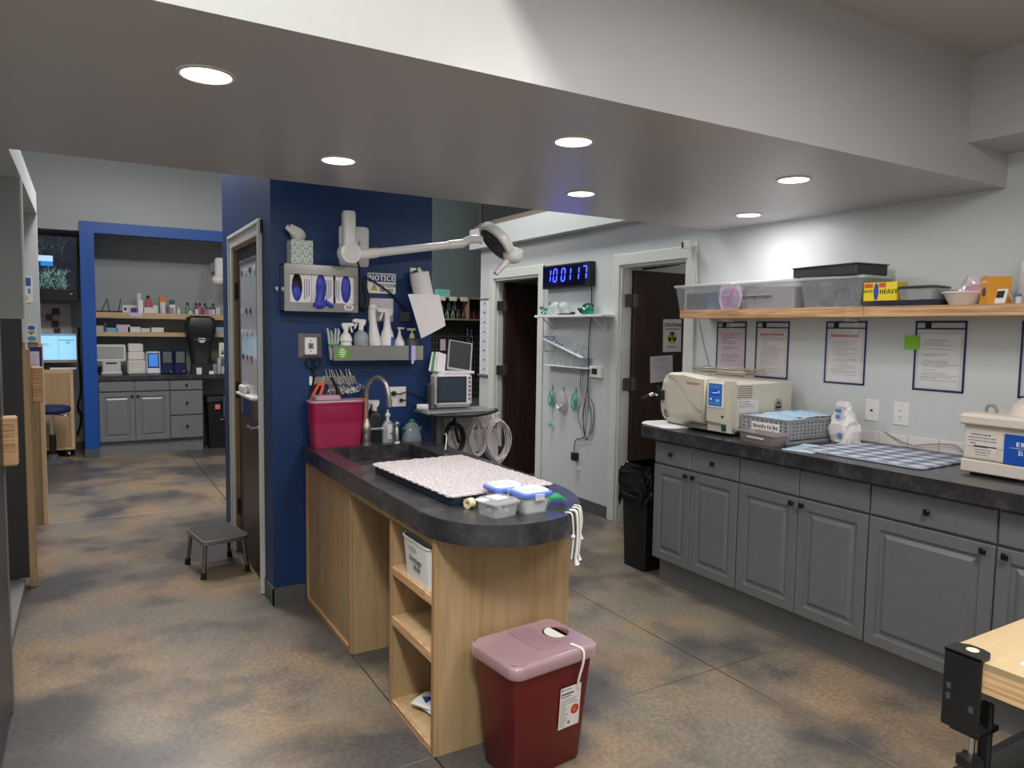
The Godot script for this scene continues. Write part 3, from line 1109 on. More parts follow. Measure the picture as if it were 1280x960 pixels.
	# --- examination lamp
	lamp(Vector3(1.331, 1.9, Z))
	# --- oxygen notice
	t = T("safety_sign", "white and blue oxygen notice sign on the blue wall", "sign", Vector3(1.498, 1.810, Z))
	s = S()
	loft(s, [rZ(rr(0.171, 0.116, 0.006), 0), rZ(rr(0.171, 0.116, 0.006), 0.003)], true, true, false)
	mesh("plate", s, M["white"], t)
	s = S()
	bb(s, -0.08, 0.08, 0.008, 0.052, 0.003, 0.0035)
	mesh("header", s, mat("sign_blue", c8(40, 58, 126), 0.5), t)
	words("NOTICE", 0.031, M["white"], t, Vector3(0, 0.030, 0.0042), Vector3.ZERO, 1.0)
	words("OXYGEN", 0.020, M["ink"], t, Vector3(0.032, -0.012, 0.0036), Vector3.ZERO, 0.95)
	words("IN USE", 0.020, M["ink"], t, Vector3(0.030, -0.040, 0.0036), Vector3.ZERO, 0.95)
	s = S()
	prism(s, PackedVector2Array([Vector2(-0.066, -0.042), Vector2(-0.026, -0.042), Vector2(-0.046, -0.006)]), 0.003, 0.0034)
	mesh("hazard_triangle", s, M["ink"], t)
	s = S()
	prism(s, PackedVector2Array([Vector2(-0.062, -0.040), Vector2(-0.030, -0.040), Vector2(-0.046, -0.011)]), 0.0034, 0.0037)
	mesh("hazard_field", s, mat("hazard_yellow", c8(226, 190, 40), 0.5), t)
	s = S()
	bb(s, -0.0475, -0.0445, -0.03, -0.018, 0.0037, 0.004); bb(s, -0.0475, -0.0445, -0.036, -0.033, 0.0037, 0.004)
	mesh("hazard_mark", s, M["ink"], t)
	# --- sleeve with a leaflet
	t = T("info_sleeve", "clear sleeve with a pale leaflet below the oxygen notice", "sign", Vector3(1.493, 1.657, Z))
	sheet("leaflet", 0.15, 0.13, printed("leaflet", 96, 84, c8(214, 206, 216), c8(190, 110, 140), 8, 0.08, 0.9, 0.06, 0.3, 3, null, 0.0), t)
	s = S()
	bb(s, -0.078, 0.078, -0.068, 0.067, 0.0025, 0.0035)
	mesh("sleeve", s, clear("film", Color(1, 1, 1), 0.12), t)
	# --- paper towels
	t = T("paper_towel_roll", "white paper towel roll with a sheet pulled loose on the blue wall", "paper towel", Vector3(1.72, 1.60, Z))
	s = S()
	var a0 := Vector3(-0.022, 0.275, 0.085)
	var a1 := Vector3(0.03, -0.02, 0.11)
	cyl(s, a0, a1, 0.056, 0.062, 28)
	mesh("roll", s, mat("towel", c8(232, 228, 228), 0.9), t)
	s = S()
	cyl(s, a0 + Vector3(-0.004, 0.03, -0.005), a1 - Vector3(-0.004, 0.03, -0.005), 0.014)
	bb(s, -0.035, 0.0, 0.285, 0.292, 0.0, 0.09, 0.001); bb(s, -0.045, 0.012, 0.20, 0.31, 0.0, 0.004)
	mesh("holder", s, M["brushed"], t)
	s = S()
	bb(s, -0.11, -0.05, -0.01, 0.05, 0.0, 0.02, 0.003)
	mesh("bracket", s, mat("bracket_grey", c8(84, 86, 88), 0.4, 0.4), t)
	s = S()
	sg += 1
	s.set_smooth_group(sg)
	var grid := []
	for i in 9:
		var row := []
		for j in 7:
			var u := i / 8.0
			var v := j / 6.0
			var p := Vector3(0.07, 0.15, 0.165).lerp(Vector3(0.105, -0.03, 0.18), u) + (Vector3(-0.205, -0.005, 0.01)).lerp(Vector3(-0.15, -0.075, -0.01), u) * v
			p.z += sin(v * 2.4) * 0.012 + sin(u * 3.0 + v) * 0.006
			row.append(p)
		grid.append(row)
	for i in 8:
		for j in 6:
			quad(s, grid[i][j], grid[i + 1][j], grid[i + 1][j + 1], grid[i][j + 1])
			var d := Vector3(0, 0, -0.0012)
			quad(s, grid[i][j + 1] + d, grid[i + 1][j + 1] + d, grid[i + 1][j] + d, grid[i][j] + d)
	mesh("loose_sheet", s, mat("towel", Color.WHITE), t)
	# --- steel trough and what stands in it
	t = T("wall_trough", "stainless wall trough holding spray bottles under the oxygen notice", "shelf", Vector3(1.448, 1.367, Z))
	s = S()
	bb(s, -0.267, 0.267, 0.0, 0.003, 0.0, 0.11); bb(s, -0.267, 0.267, 0.0, 0.084, 0.0, 0.003); bb(s, -0.267, -0.264, 0.0, 0.084, 0.0, 0.11); bb(s, 0.264, 0.267, 0.0, 0.084, 0.0, 0.11)
	mesh("tray", s, M["steel"], t)
	s = S()
	bb(s, -0.267, 0.267, 0.0, 0.084, 0.107, 0.111, 0.001)
	mesh("front_lip", s, M["steel"], t)
	s = S()
	lathe(s, Vector3(-0.218, 0.042, 0.111), [[0.036, 0.0], [0.036, 0.0008]], 28, true, true, along(Vector3(0, 0, 1)))
	var st := mesh("sticker", s, mat("sticker_green", c8(98, 168, 44), 0.5), t)
	s = S()
	for k in [[0.017, 0.018], [0.005, 0.024], [-0.007, 0.02], [-0.019, 0.013], [0.026, 0.004]]:
		bb(s, -0.218 - k[1] * 0.8, -0.218 + k[1] * 0.8, 0.042 + k[0] - 0.003, 0.042 + k[0] + 0.003, 0.1118, 0.1122)
	mesh("sticker_print", s, M["white"], st)
	t = T("marker_tube", "small tube with a pink label and blue stripe hanging over the trough", "tube", Vector3(1.645, 1.345, -3.928))
	s = S()
	bb(s, -0.012, 0.018, 0.018, 0.108, 0.0, 0.012, 0.004)
	mesh("body", s, mat("tube_pink", c8(206, 182, 226), 0.4), t)
	s = S()
	bb(s, -0.018, -0.010, 0.016, 0.11, 0.0, 0.013, 0.003)
	mesh("stripe", s, mat("tube_blue", c8(38, 56, 148), 0.4), t)
	s = S()
	bb(s, -0.006, 0.006, 0.0, 0.018, 0.002, 0.010, 0.002)
	mesh("cap", s, M["white"], t)
	var tz := -3.985
	var ty := 1.370
	t = T("pipette_bundle", "bundle of clear pipettes tied with green at the end of the trough", "pipettes", Vector3(1.195, ty, tz))
	for k in 8:
		s = S()
		var x := -0.022 + (k % 4) * 0.014
		tube(s, [Vector3(x * 0.6, 0.0, (k / 4) * 0.014), Vector3(x, 0.08, (k / 4) * 0.014), Vector3(x * 1.5, 0.175 - (k % 3) * 0.012, (k / 4) * 0.014)], 0.0055, 7)
		mesh("pipette", s, clear("pipette", c8(226, 230, 232), 0.55, 0.2), t)
	s = S()
	bb(s, -0.028, 0.026, 0.075, 0.088, -0.010, 0.026, 0.003)
	mesh("tie", s, mat("tie_green", c8(70, 150, 60), 0.5), t)
	t = T("foam_sprayer", "squat white sprayer bottle with a trigger in the trough", "spray bottle", Vector3(1.267, ty, tz))
	s = S()
	lathe(s, Vector3.ZERO, [[0.03, 0.0], [0.034, 0.01], [0.034, 0.085], [0.03, 0.1], [0.036, 0.104], [0.036, 0.118], [0.026, 0.14], [0.016, 0.15]], 20)
	mesh("bottle", s, M["plastic_white"], t)
	s = S()
	trigger_head(s, Vector3(0, 0.148, 0), 1.1)
	mesh("trigger", s, M["plastic_white"], t)
	t = T("refill_bottle", "translucent grey bottle with a white spray head in the trough", "spray bottle", Vector3(1.355, ty, tz))
	s = S()
	lathe(s, Vector3.ZERO, [[0.037, 0.0], [0.041, 0.006], [0.041, 0.13], [0.034, 0.15], [0.016, 0.163], [0.014, 0.17]], 20)
	mesh("bottle", s, mat("bottle_grey", c8(150, 158, 162), 0.3), t)
	s = S()
	trigger_head(s, Vector3(0, 0.168, 0), 1.15, 1.0)
	mesh("trigger", s, M["plastic_white"], t)
	t = T("gooseneck_bottle", "tall white gooseneck squeeze bottle in the trough", "bottle", Vector3(1.442, ty, tz + 0.01))
	s = S()
	lathe(s, Vector3.ZERO, [[0.033, 0.0], [0.036, 0.006], [0.034, 0.12], [0.022, 0.2], [0.019, 0.255], [0.020, 0.285]], 20, true, true, Basis(Vector3(0, 0, 1), 0.09))
	mesh("bottle", s, M["plastic_white"], t)
	s = S()
	ball(s, Vector3(-0.02, 0.298, 0.0), Vector3(0.024, 0.02, 0.02))
	tube(s, [Vector3(-0.02, 0.298, 0), Vector3(0.005, 0.294, 0.0), Vector3(0.015, 0.28, 0.0)], 0.007)
	mesh("nozzle", s, M["plastic_white"], t)
	t = T("disinfectant_bottle", "white spray bottle with a small blue label in the trough", "spray bottle", Vector3(1.512, ty, tz))
	s = S()
	lathe(s, Vector3.ZERO, [[0.036, 0.0], [0.04, 0.006], [0.04, 0.13], [0.037, 0.135], [0.036, 0.15], [0.024, 0.178], [0.019, 0.215], [0.018, 0.225]], 20)
	mesh("bottle", s, M["plastic_white"], t)
	s = S()
	trigger_head(s, Vector3(0, 0.222, 0), 1.35, 1.0)
	mesh("trigger", s, M["plastic_white"], t)
	s = S()
	bb(s, 0.008, 0.03, 0.08, 0.13, 0.036, 0.0405, 0.001)
	mesh("label", s, mat("label_blue", c8(58, 92, 182), 0.5), t)
	t = T("pump_bottle", "white lotion pump bottle in the trough next to the dark tub", "pump bottle", Vector3(1.588, ty, tz))
	s = S()
	lathe(s, Vector3.ZERO, [[0.029, 0.0], [0.032, 0.006], [0.032, 0.095], [0.026, 0.112], [0.012, 0.135], [0.007, 0.16]], 18)
	mesh("bottle", s, M["plastic_white"], t)
	s = S()
	cyl(s, Vector3(0, 0.155, 0), Vector3(0, 0.18, 0), 0.006)
	bb(s, -0.012, 0.03, 0.176, 0.186, -0.008, 0.008, 0.003)
	mesh("pump", s, M["plastic_white"], t)
	t = T("dark_pump_tub", "charcoal pump dispenser at the end of the trough", "pump bottle", Vector3(1.667, ty, tz))
	s = S()
	lathe(s, Vector3.ZERO, [[0.04, 0.0], [0.043, 0.005], [0.043, 0.11], [0.036, 0.122], [0.014, 0.125]], 20)
	mesh("tub", s, mat("tub_dark", c8(64, 64, 66), 0.4), t)
	s = S()
	cyl(s, Vector3(0, 0.12, 0), Vector3(0, 0.15, 0), 0.018, 0.014)
	bb(s, -0.03, 0.02, 0.168, 0.182, -0.01, 0.01, 0.003)
	cyl(s, Vector3(0, 0.148, 0), Vector3(0, 0.17, 0), 0.005)
	mesh("pump", s, mat("pump_cream", c8(208, 206, 190), 0.4), t)
	# --- grey wall plate with a white device
	t = T("wall_plate", "taupe metal plate with a white control on the blue wall", "switch", Vector3(1.079, 1.446, Z))
	s = S()
	loft(s, [rZ(rr(0.129, 0.136, 0.002), 0), rZ(rr(0.129, 0.136, 0.002), 0.006), rZ(rr(0.078, 0.10, 0.004), 0.02)], true, true, false)
	mesh("plate", s, mat("plate_taupe", c8(130, 122, 120), 0.45, 0.3), t)
	s = S()
	loft(s, [rZ(rr(0.066, 0.094, 0.006), 0.02), rZ(rr(0.064, 0.092, 0.006), 0.025)], true, true, false)
	var pl := mesh("control", s, M["white"], t)
	s = S()
	bb(s, -0.014, 0.014, -0.016, 0.016, 0.025, 0.028, 0.001); cyl(s, Vector3(0, 0.03, 0.025), Vector3(0, 0.03, 0.0265), 0.004); cyl(s, Vector3(0, -0.03, 0.025), Vector3(0, -0.03, 0.0265), 0.004)
	mesh("buttons", s, mat("button_grey", c8(120, 118, 122), 0.5), pl)
	s = S()
	cyl(s, Vector3(0, 0, 0.028), Vector3(0, 0, 0.03), 0.005)
	mesh("indicator", s, M["ink"], pl)
	# --- magnetic strip and instruments
	t = T("magnet_strip", "steel magnetic strip on the blue wall above the pink sharps tub", "rack", Vector3(1.208, 1.252, Z))
	s = S()
	bb(s, -0.13, 0.128, -0.023, 0.023, 0, 0.012, 0.002)
	mesh("strip", s, mat("strip_steel", c8(150, 146, 142), 0.35, 0.7), t)
	s = S()
	bb(s, -0.135, -0.118, -0.025, 0.025, 0, 0.014, 0.002)
	mesh("end_cap", s, M["white"], t)
	g2.seed = 11
	for k in 10:
		var h := T("hemostat_forceps", "small steel hemostat hanging from the magnetic strip", "forceps", Vector3(1.175 + k * 0.0165, 1.262, Z + 0.014), 0.0, "hemostats on the magnetic strip")
		hemostat(h, Vector3.ZERO, 0.10 + g2.randf() * 0.03, 0.1 + 0.5 * g2.randf() * (1 if k > 2 else 0.6), -0.1)
	t = T("bandage_scissors", "black handled scissors hanging at the end of the magnetic strip", "scissors", Vector3(1.098, 1.30, Z + 0.012))
	s = S()
	for k in [-1.0, 1.0]:
		var ring_ := []
		for i in 14:
			var a := TAU * i / 14
			ring_.append(Vector3(k * 0.022 + cos(a) * 0.019 - 0.002, 0.052 + sin(a) * 0.026, 0.004 * k + 0.006))
		tube(s, ring_, 0.005, 6, true)
		tube(s, [Vector3(k * 0.012, 0.03, 0.006), Vector3(0.0, 0.0, 0.006), Vector3(-k * 0.004 - 0.002, -0.03, 0.006)], 0.006, 6)
	mesh("handles", s, M["black"], t)
	s = S()
	for k in [-1.0, 1.0]:
		prism(s, PackedVector2Array([Vector2(-0.004, -0.02), Vector2(0.006, -0.02), Vector2(-0.010 + k * 0.003, -0.115), Vector2(-0.018 + k * 0.003, -0.11)]), 0.002 + k * 0.001, 0.004 + k * 0.001)
	mesh("blades", s, mat("blade_dark", c8(40, 40, 44), 0.3, 0.6), t)
	t = T("wire_cutter", "small cutter with bright orange handles on the magnetic strip", "pliers", Vector3(1.135, 1.245, Z + 0.02))
	s = S()
	prism(s, PackedVector2Array([Vector2(-0.012, -0.012), Vector2(0.012, -0.012), Vector2(0.026, 0.03), Vector2(0.014, 0.036)]), -0.005, 0.005)
	mesh("jaws", s, M["chrome"], t)
	s = S()
	tube(s, spl([Vector3(-0.008, -0.01, 0), Vector3(-0.034, -0.05, 0.004), Vector3(-0.062, -0.105, 0.01)], 4), 0.0085, 8)
	tube(s, spl([Vector3(0.01, -0.012, 0), Vector3(0.006, -0.04, 0.004), Vector3(-0.016, -0.09, 0.01)], 4), 0.0085, 8)
	bb(s, -0.018, 0.02, -0.022, -0.002, -0.006, 0.007, 0.003)
	mesh("handles", s, mat("orange_grip", c8(232, 92, 34), 0.45), t)
	t = T("clip_applier", "black plastic clip tool hanging over the pink sharps tub", "tool", Vector3(1.215, 1.24, Z + 0.02))
	s = S()
	tube(s, [Vector3(-0.02, 0.03, 0), Vector3(0.005, -0.02, 0), Vector3(0.03, -0.08, 0.006)], 0.008, 8)
	tube(s, [Vector3(0.012, -0.03, 0.004), Vector3(0.022, -0.086, 0.012)], 0.012, 8)
	mesh("body", s, M["black"], t)
	s = S()
	bb(s, 0.012, 0.026, -0.1, -0.08, 0.004, 0.018, 0.003)
	mesh("tip", s, M["white"], t)
	# --- outlet with two plugs
	t = T("wall_outlet", "white double outlet with two black plugs behind the faucet", "outlet", Vector3(1.591, 1.144, Z))
	s = S()
	loft(s, [rZ(rr(0.121, 0.119, 0.005), 0), rZ(rr(0.121, 0.119, 0.005), 0.003), rZ(rr(0.115, 0.113, 0.005), 0.006)], true, true, false)
	var ol := mesh("plate", s, M["plastic_white"], t)
	s = S()
	for k in [[-0.029, -0.022], [0.029, 0.024]]:
		bb(s, k[0] - 0.007, k[0] - 0.004, k[1] - 0.006, k[1] + 0.006, 0.006, 0.0066); bb(s, k[0] + 0.004, k[0] + 0.007, k[1] - 0.006, k[1] + 0.006, 0.006, 0.0066)
	mesh("slots", s, M["ink"], ol)
	for k in [[-0.022, 0.022, 0.016], [0.026, -0.02, 0.012]]:
		s = S()
		ball(s, Vector3(k[0], k[1], 0.018), Vector3(k[2] * 1.1, k[2] * 0.9, 0.014))
		tube(s, spl([Vector3(k[0], k[1], 0.026), Vector3(k[0] + 0.04, k[1] - 0.004, 0.034), Vector3(k[0] + 0.085, k[1] + (0.004 if k[1] > 0 else -0.05), 0.03), Vector3(0.2, k[1] - 0.05, 0.012)], 5), 0.004, 6)
		mesh("plug", s, M["black"], t)
	# --- small chrome hook at the wall's edge
	t = T("wall_hook", "tiny chrome hook beside the glove box holder", "hook", Vector3(0.903, 1.755, Z))
	s = S()
	bb(s, -0.006, 0.006, -0.014, 0.01, 0, 0.004, 0.001)
	tube(s, spl([Vector3(0, -0.008, 0.002), Vector3(-0.004, -0.014, 0.02), Vector3(-0.012, -0.002, 0.028), Vector3(-0.014, 0.008, 0.024)], 4), 0.003, 6)
	mesh("hook", s, M["chrome"], t)
	# --- black lamp cable: a hanging coil and a run behind the sign's edge
	t = T("lamp_cable", "black cable hanging in a coil beside the glove box holder", "cable", Vector3(1.365, 1.76, Z))
	s = S()
	var pts := [Vector3(-0.06, 0.19, 0.1), Vector3(-0.015, 0.12, 0.05)]
	for k in 5:
		pts += [Vector3(-0.02 + k * 0.006, 0.06, 0.02 + k * 0.004), Vector3(-0.032 + k * 0.006, -0.06 - k * 0.006, 0.016 + k * 0.004), Vector3(0.008 + k * 0.008, -0.115 + k * 0.004, 0.016), Vector3(0.036 + k * 0.004, -0.03, 0.02)]
	tube(s, spl(pts, 4), 0.005, 6)
	mesh("coil", s, M["black"], t)
	s = S()
	tube(s, spl([Vector3(0.02, 0.085, 0.025), Vector3(0.12, 0.035, 0.012), Vector3(0.22, -0.035, 0.012), Vector3(0.29, -0.12, 0.012), Vector3(0.325, -0.2, 0.02), Vector3(0.33, -0.3, 0.008)], 6), 0.006, 6)
	mesh("run", s, M["black"], t)

func lamp(at: Vector3) -> void:
	var t := T("examination_lamp", "white wall-mounted examination lamp on a long jointed arm", "lamp", at)
	var w: Material = M["plastic_white"]
	var s := S()
	loft(s, [rZ(rr(0.172, 0.225, 0.02), 0, Vector2(0, 0.11)), rZ(rr(0.172, 0.225, 0.02), 0.012, Vector2(0, 0.11)), rZ(rr(0.15, 0.2, 0.02), 0.022, Vector2(0, 0.11))], true, true)
	mesh("wall_plate", s, w, t)
	s = S()
	tube(s, [Vector3(0.0, 0.11, 0.02), Vector3(-0.03, 0.12, 0.12), Vector3(-0.06, 0.13, 0.17)], 0.03, 12)
	mesh("stem", s, w, t)
	s = S()
	loft(s, [rY(rr(0.062, 0.066, 0.018), 0.04), rY(rr(0.066, 0.07, 0.02), 0.06), rY(rr(0.066, 0.07, 0.02), 0.26), rY(rr(0.056, 0.06, 0.02), 0.272)], true, true, true, Transform3D(Basis(), Vector3(-0.093, 0, 0.20)))
	mesh("column", s, w, t)
	s = S()
	lathe(s, Vector3(-0.09, 0.05, 0.15), [[0.045, 0.0], [0.057, 0.012], [0.06, 0.03], [0.06, 0.07], [0.056, 0.088], [0.044, 0.092]], 28, true, true, along(Vector3(0, 0, 1)))
	var kn := mesh("knuckle", s, w, t)
	s = S()
	lathe(s, Vector3(-0.09, 0.05, 0.242), [[0.04, 0.0], [0.038, 0.004]], 24, true, true, along(Vector3(0, 0, 1)))
	mesh("cover", s, mat("lamp_cover", c8(222, 219, 217), 0.35), kn)
	s = S()
	var a := Vector3(-0.04, 0.045, 0.20)
	var b := Vector3(0.63, 0.158, 0.21)
	cyl(s, a, a.lerp(b, 0.16), 0.029, 0.028, 20)
	cyl(s, a.lerp(b, 0.16), a.lerp(b, 0.80), 0.024, 0.021, 20)
	cyl(s, a.lerp(b, 0.80), a.lerp(b, 0.94), 0.026, 0.026, 20)
	mesh("arm", s, w, t)
	s = S()
	var e := a.lerp(b, 0.93)
	tube(s, spl([e, e + Vector3(0.035, 0.02, 0.01), e + Vector3(0.07, 0.028, 0.03), e + Vector3(0.11, 0.022, 0.05)], 4), 0.024, 12)
	mesh("wrist", s, w, t)
	# head: a disc that looks down and along the wall
	var n := Vector3(-0.728, -0.66, -0.105).normalized()
	var hb := along(-n)
	var c := Vector3(0.775, 0.165, 0.27)
	s = S()
	lathe(s, c, [[0.108, -0.018], [0.128, -0.014], [0.132, 0.0], [0.128, 0.03], [0.10, 0.046], [0.04, 0.052]], 36, false, true, hb)
	mesh("head", s, w, t)
	s = S()
	lathe(s, c, [[0.109, -0.014], [0.109, -0.006]], 36, true, true, hb)
	var lens := mesh("lens", s, mat("lens_dark", c8(48, 50, 58), 0.1), t)
	s = S()
	for k in 6:
		var q := TAU * k / 6
		lathe(s, c + hb * Vector3(cos(q) * 0.05, -0.0145, sin(q) * 0.05), [[0.012, -0.001], [0.008, 0.0]], 10, true, true, hb)
	mesh("bulb", s, mat("bulb_grey", c8(120, 122, 130), 0.1, 0.4), lens)
	# hub on the rim, with its vents and the sterile handle
	var side := (Vector3(0.861, 0, 0.509) * 0.72 - Vector3(0, 1, 0) * 0.42)
	side = (side - n * side.dot(n)).normalized()
	var hc := c + side * 0.125
	s = S()
	ball(s, hc - n * 0.02, Vector3(0.062, 0.05, 0.058), 18, 10)
	lathe(s, hc - n * 0.03, [[0.05, 0.0], [0.052, 0.02], [0.046, 0.032]], 20, true, true, along(side))
	mesh("hub", s, w, t)
	s = S()
	cyl(s, hc + n * 0.02, hc + n * 0.135 + Vector3(0, -0.01, 0.01), 0.021, 0.016, 18)
	mesh("handle", s, mat("lamp_cover", Color.WHITE), t)

func counter_things() -> void:
	var s: SurfaceTool
	var beige := mat("beige", c8(208, 202, 186), 0.4)
	var beige2 := beige
	# --- autoclave
	var t := T("autoclave", "beige tabletop autoclave with a blue screen on the dark counter", "autoclave", Vector3(3.115, 0.97, -3.115), RW)
	s = S()
	bb(s, -0.27, 0.283, 0.022, 0.305, -0.50, -0.02, 0.012)
	mesh("body", s, beige2, t)
	s = S()
	bb(s, -0.24, 0.27, 0.0, 0.024, -0.46, -0.06)
	mesh("base", s, M["rubber"], t)
	s = S()
	bb(s, -0.24, 0.285, 0.015, 0.05, -0.02, 0.0, 0.003)
	mesh("kick_strip", s, mat("grey_plastic", c8(142, 140, 136), 0.45), t)
	var o := PackedVector2Array()
	var cp := []
	for p in [[0.092, 0.052], [0.092, 0.318], [-0.06, 0.334], [-0.20, 0.337], [-0.252, 0.30], [-0.278, 0.20], [-0.275, 0.10], [-0.24, 0.045], [-0.17, 0.026], [-0.08, 0.028], [0.0, 0.05]]:
		cp.append(Vector3(p[0], p[1], 0))
	var path := [cp[0], cp[1]] + spl(cp.slice(1), 4).slice(1)
	for p in path:
		o.append(Vector2(p.x, p.y))
	var mid := Vector2(-0.08, 0.19)
	var rings := []
	for k in [[1.0, -0.06], [1.0, 0.0], [0.99, 0.018], [0.95, 0.034], [0.86, 0.044], [0.6, 0.05]]:
		var q := PackedVector2Array()
		for p in o:
			q.append(mid + (p - mid) * k[0])
		rings.append(rZ(q, k[1]))
	s = S()
	loft(s, rings, true, true)
	var dr := mesh("door", s, beige, t)
	s = S()
	var fair := []
	for p in [[-0.21, 0.326], [-0.13, 0.30], [-0.06, 0.245], [0.0, 0.185], [0.085, 0.13]]:
		fair.append(Vector3(p[0], p[1], 0))
	var fp := PackedVector2Array()
	for p in spl(fair, 4):
		fp.append(Vector2(p.x, p.y))
	fp.append(Vector2(0.086, 0.312)); fp.append(Vector2(-0.06, 0.328))
	prism(s, fp, 0.02, 0.054)
	mesh("door_fairing", s, beige, dr)
	words("Tuttnauer", 0.016, mat("brand_red", c8(190, 60, 56), 0.5), dr, Vector3(0.02, 0.285, 0.0545))
	s = S()
	lathe(s, Vector3(-0.205, 0.085, 0.0445), [[0.03, 0.0], [0.028, 0.006]], 24, true, true, along(Vector3(-0.25, -0.1, 1)) * Basis.from_scale(Vector3(1, 1, 0.65)))
	mesh("badge", s, mat("badge_grey", c8(132, 128, 128), 0.4), dr)
	s = S()
	bb(s, -0.235, -0.195, 0.268, 0.293, 0.034, 0.047, 0.002)
	mesh("sticker", s, M["white"], dr)
	s = S()
	bb(s, -0.27, -0.222, 0.165, 0.225, 0.02, 0.072, 0.006)
	tube(s, [Vector3(-0.25, 0.215, 0.06), Vector3(-0.262, 0.25, 0.075)], 0.009, 8)
	var la := mesh("latch", s, M["black"], dr)
	s = S()
	tube(s, [Vector3(-0.255, 0.19, 0.07), Vector3(-0.285, 0.20, 0.085), Vector3(-0.30, 0.19, 0.10)], 0.01, 8)
	mesh("latch_pin", s, M["chrome"], la)
	s = S()
	tube(s, [Vector3(-0.295, 0.195, 0.095), Vector3(-0.345, 0.165, 0.125)], 0.0085, 8)
	mesh("lever", s, M["black"], la)
	s = S()
	prism(s, PackedVector2Array([Vector2(0.108, 0.02), Vector2(0.283, 0.02), Vector2(0.283, 0.314), Vector2(0.108, 0.318)]), -0.02, 0.012)
	prism(s, PackedVector2Array([Vector2(0.112, 0.075), Vector2(0.245, 0.07), Vector2(0.245, 0.308), Vector2(0.112, 0.312)]), 0.012, 0.03)
	var cpn := mesh("control_panel", s, beige, t)
	s = S()
	bb(s, 0.118, 0.24, 0.158, 0.304, 0.03, 0.034, 0.002)
	mesh("screen_frame", s, M["plastic_white"], cpn)
	var im := Image.create_empty(48, 64, false, Image.FORMAT_RGB8)
	im.fill(c8(44, 98, 168))
	im.fill_rect(Rect2i(10, 20, 28, 14), c8(20, 60, 220)); im.fill_rect(Rect2i(13, 25, 18, 3), c8(200, 220, 250)); im.fill_rect(Rect2i(34, 20, 4, 6), c8(240, 245, 255))
	for k in 5:
		im.fill_rect(Rect2i(6 + k * 8, 7, 4, 3), c8(110, 160, 210)); im.fill_rect(Rect2i(5 + k * 8, 55, 5, 3), c8(90, 150, 205))
	im.fill_rect(Rect2i(6, 42, 6, 6), c8(200, 225, 245)); im.fill_rect(Rect2i(26, 44, 14, 8), c8(110, 170, 210))
	var sm := picture("autoclave_screen", im, 0.25)
	sm.emission_enabled = true
	sm.emission_texture = sm.albedo_texture
	sm.emission_operator = BaseMaterial3D.EMISSION_OP_MULTIPLY
	sm.emission = Color.WHITE
	sm.emission_energy_multiplier = 0.25
	sheet("screen", 0.10, 0.126, sm, cpn, Vector3(0.179, 0.231, 0.034))
	s = S()
	bb(s, 0.228, 0.243, 0.105, 0.118, 0.03, 0.034, 0.001)
	mesh("key_slot", s, M["ink"], cpn)
	s = S()
	bb(s, 0.215, 0.25, 0.028, 0.062, 0.012, 0.018, 0.002)
	mesh("power_switch", s, mat("switch_green", c8(30, 84, 62), 0.4), cpn)
	# side of the machine (local +x): vents, sheet, badge
	for k in 6:
		s = S()
		bb(s, 0.283, 0.2845, 0.218 + k * 0.0125, 0.222 + k * 0.0125, -0.15, -0.03)
		mesh("vent", s, mat("vent_dark", c8(112, 106, 96), 0.6), t)
	sheet("instruction_sheet", 0.17, 0.15, printed("auto_sheet", 96, 96, c8(222, 216, 220), c8(96, 92, 100), 31, 0.08, 0.92, 0.08, 0.95, 10, null, 0.1), t, Vector3(0.284, 0.133, -0.12), Vector3(0, PI / 2, 0))
	s = S()
	lathe(s, Vector3(0.284, 0.17, -0.37), [[0.036, 0.0], [0.033, 0.004]], 24, true, true, along(Vector3(1, 0, 0)))
	mesh("round_badge", s, mat("badge_pale", c8(160, 154, 142), 0.4), t)
	s = S()
	bb(s, 0.288, 0.2885, 0.148, 0.162, -0.395, -0.345); prism(s, PackedVector2Array([Vector2(-0.02, 0.0), Vector2(0.02, 0.0), Vector2(0.0, 0.018)]), 0.288, 0.2885, Transform3D(Basis(Vector3(0, 0, -1), Vector3(0, 1, 0), Vector3(1, 0, 0)), Vector3(0, 0.172, -0.37)))
	mesh("badge_print", s, M["ink"], t)
	# --- wire racks stacked on top
	for k in 2:
		var r := T("wire_rack", ["chrome wire tray lying flat on top of the beige autoclave", "second chrome wire tray stacked over the one on the autoclave"][k], "rack", Vector3(3.37, 1.3055 + k * 0.018 - 0.03, -3.10 - k * 0.02), RW + 0.05 * k)
		s = S()
		for y in [0.004, 0.016]:
			tube(s, [Vector3(-0.2, y + 0.03, -0.09), Vector3(0.2, y + 0.03, -0.09), Vector3(0.2, y + 0.03, 0.09), Vector3(-0.2, y + 0.03, 0.09)], 0.0022, 5, true)
		for i in 24:
			var x := -0.19 + i * 0.0165
			tube(s, [Vector3(x, 0.046, -0.09), Vector3(x, 0.033, -0.088), Vector3(x, 0.033, 0.088), Vector3(x, 0.046, 0.09)], 0.0014, 4)
		mesh("wires", s, mat("rack_wire", c8(170, 160, 144), 0.3, 0.8), r)
	# --- pad at the counter's end
	s = S()
	loft(s, [rY(rr(0.30, 0.22, 0.06), 0.0), rY(rr(0.31, 0.23, 0.06), 0.008), rY(rr(0.29, 0.21, 0.06), 0.018), rY(rr(0.22, 0.14, 0.05), 0.022)], true, true)
	one("folded_pad", s, mat("pad_white", c8(226, 224, 228), 0.85), "white folded pad tucked under the autoclave at the counter end", "pad", Vector3(3.105, 0.97, -3.345), 1.45)
	# --- taupe tray
	t = T("small_tray", "small taupe plastic tray before the perforated basket", "tray", Vector3(3.095, 0.97, -2.605), RW - 0.12)
	s = S()
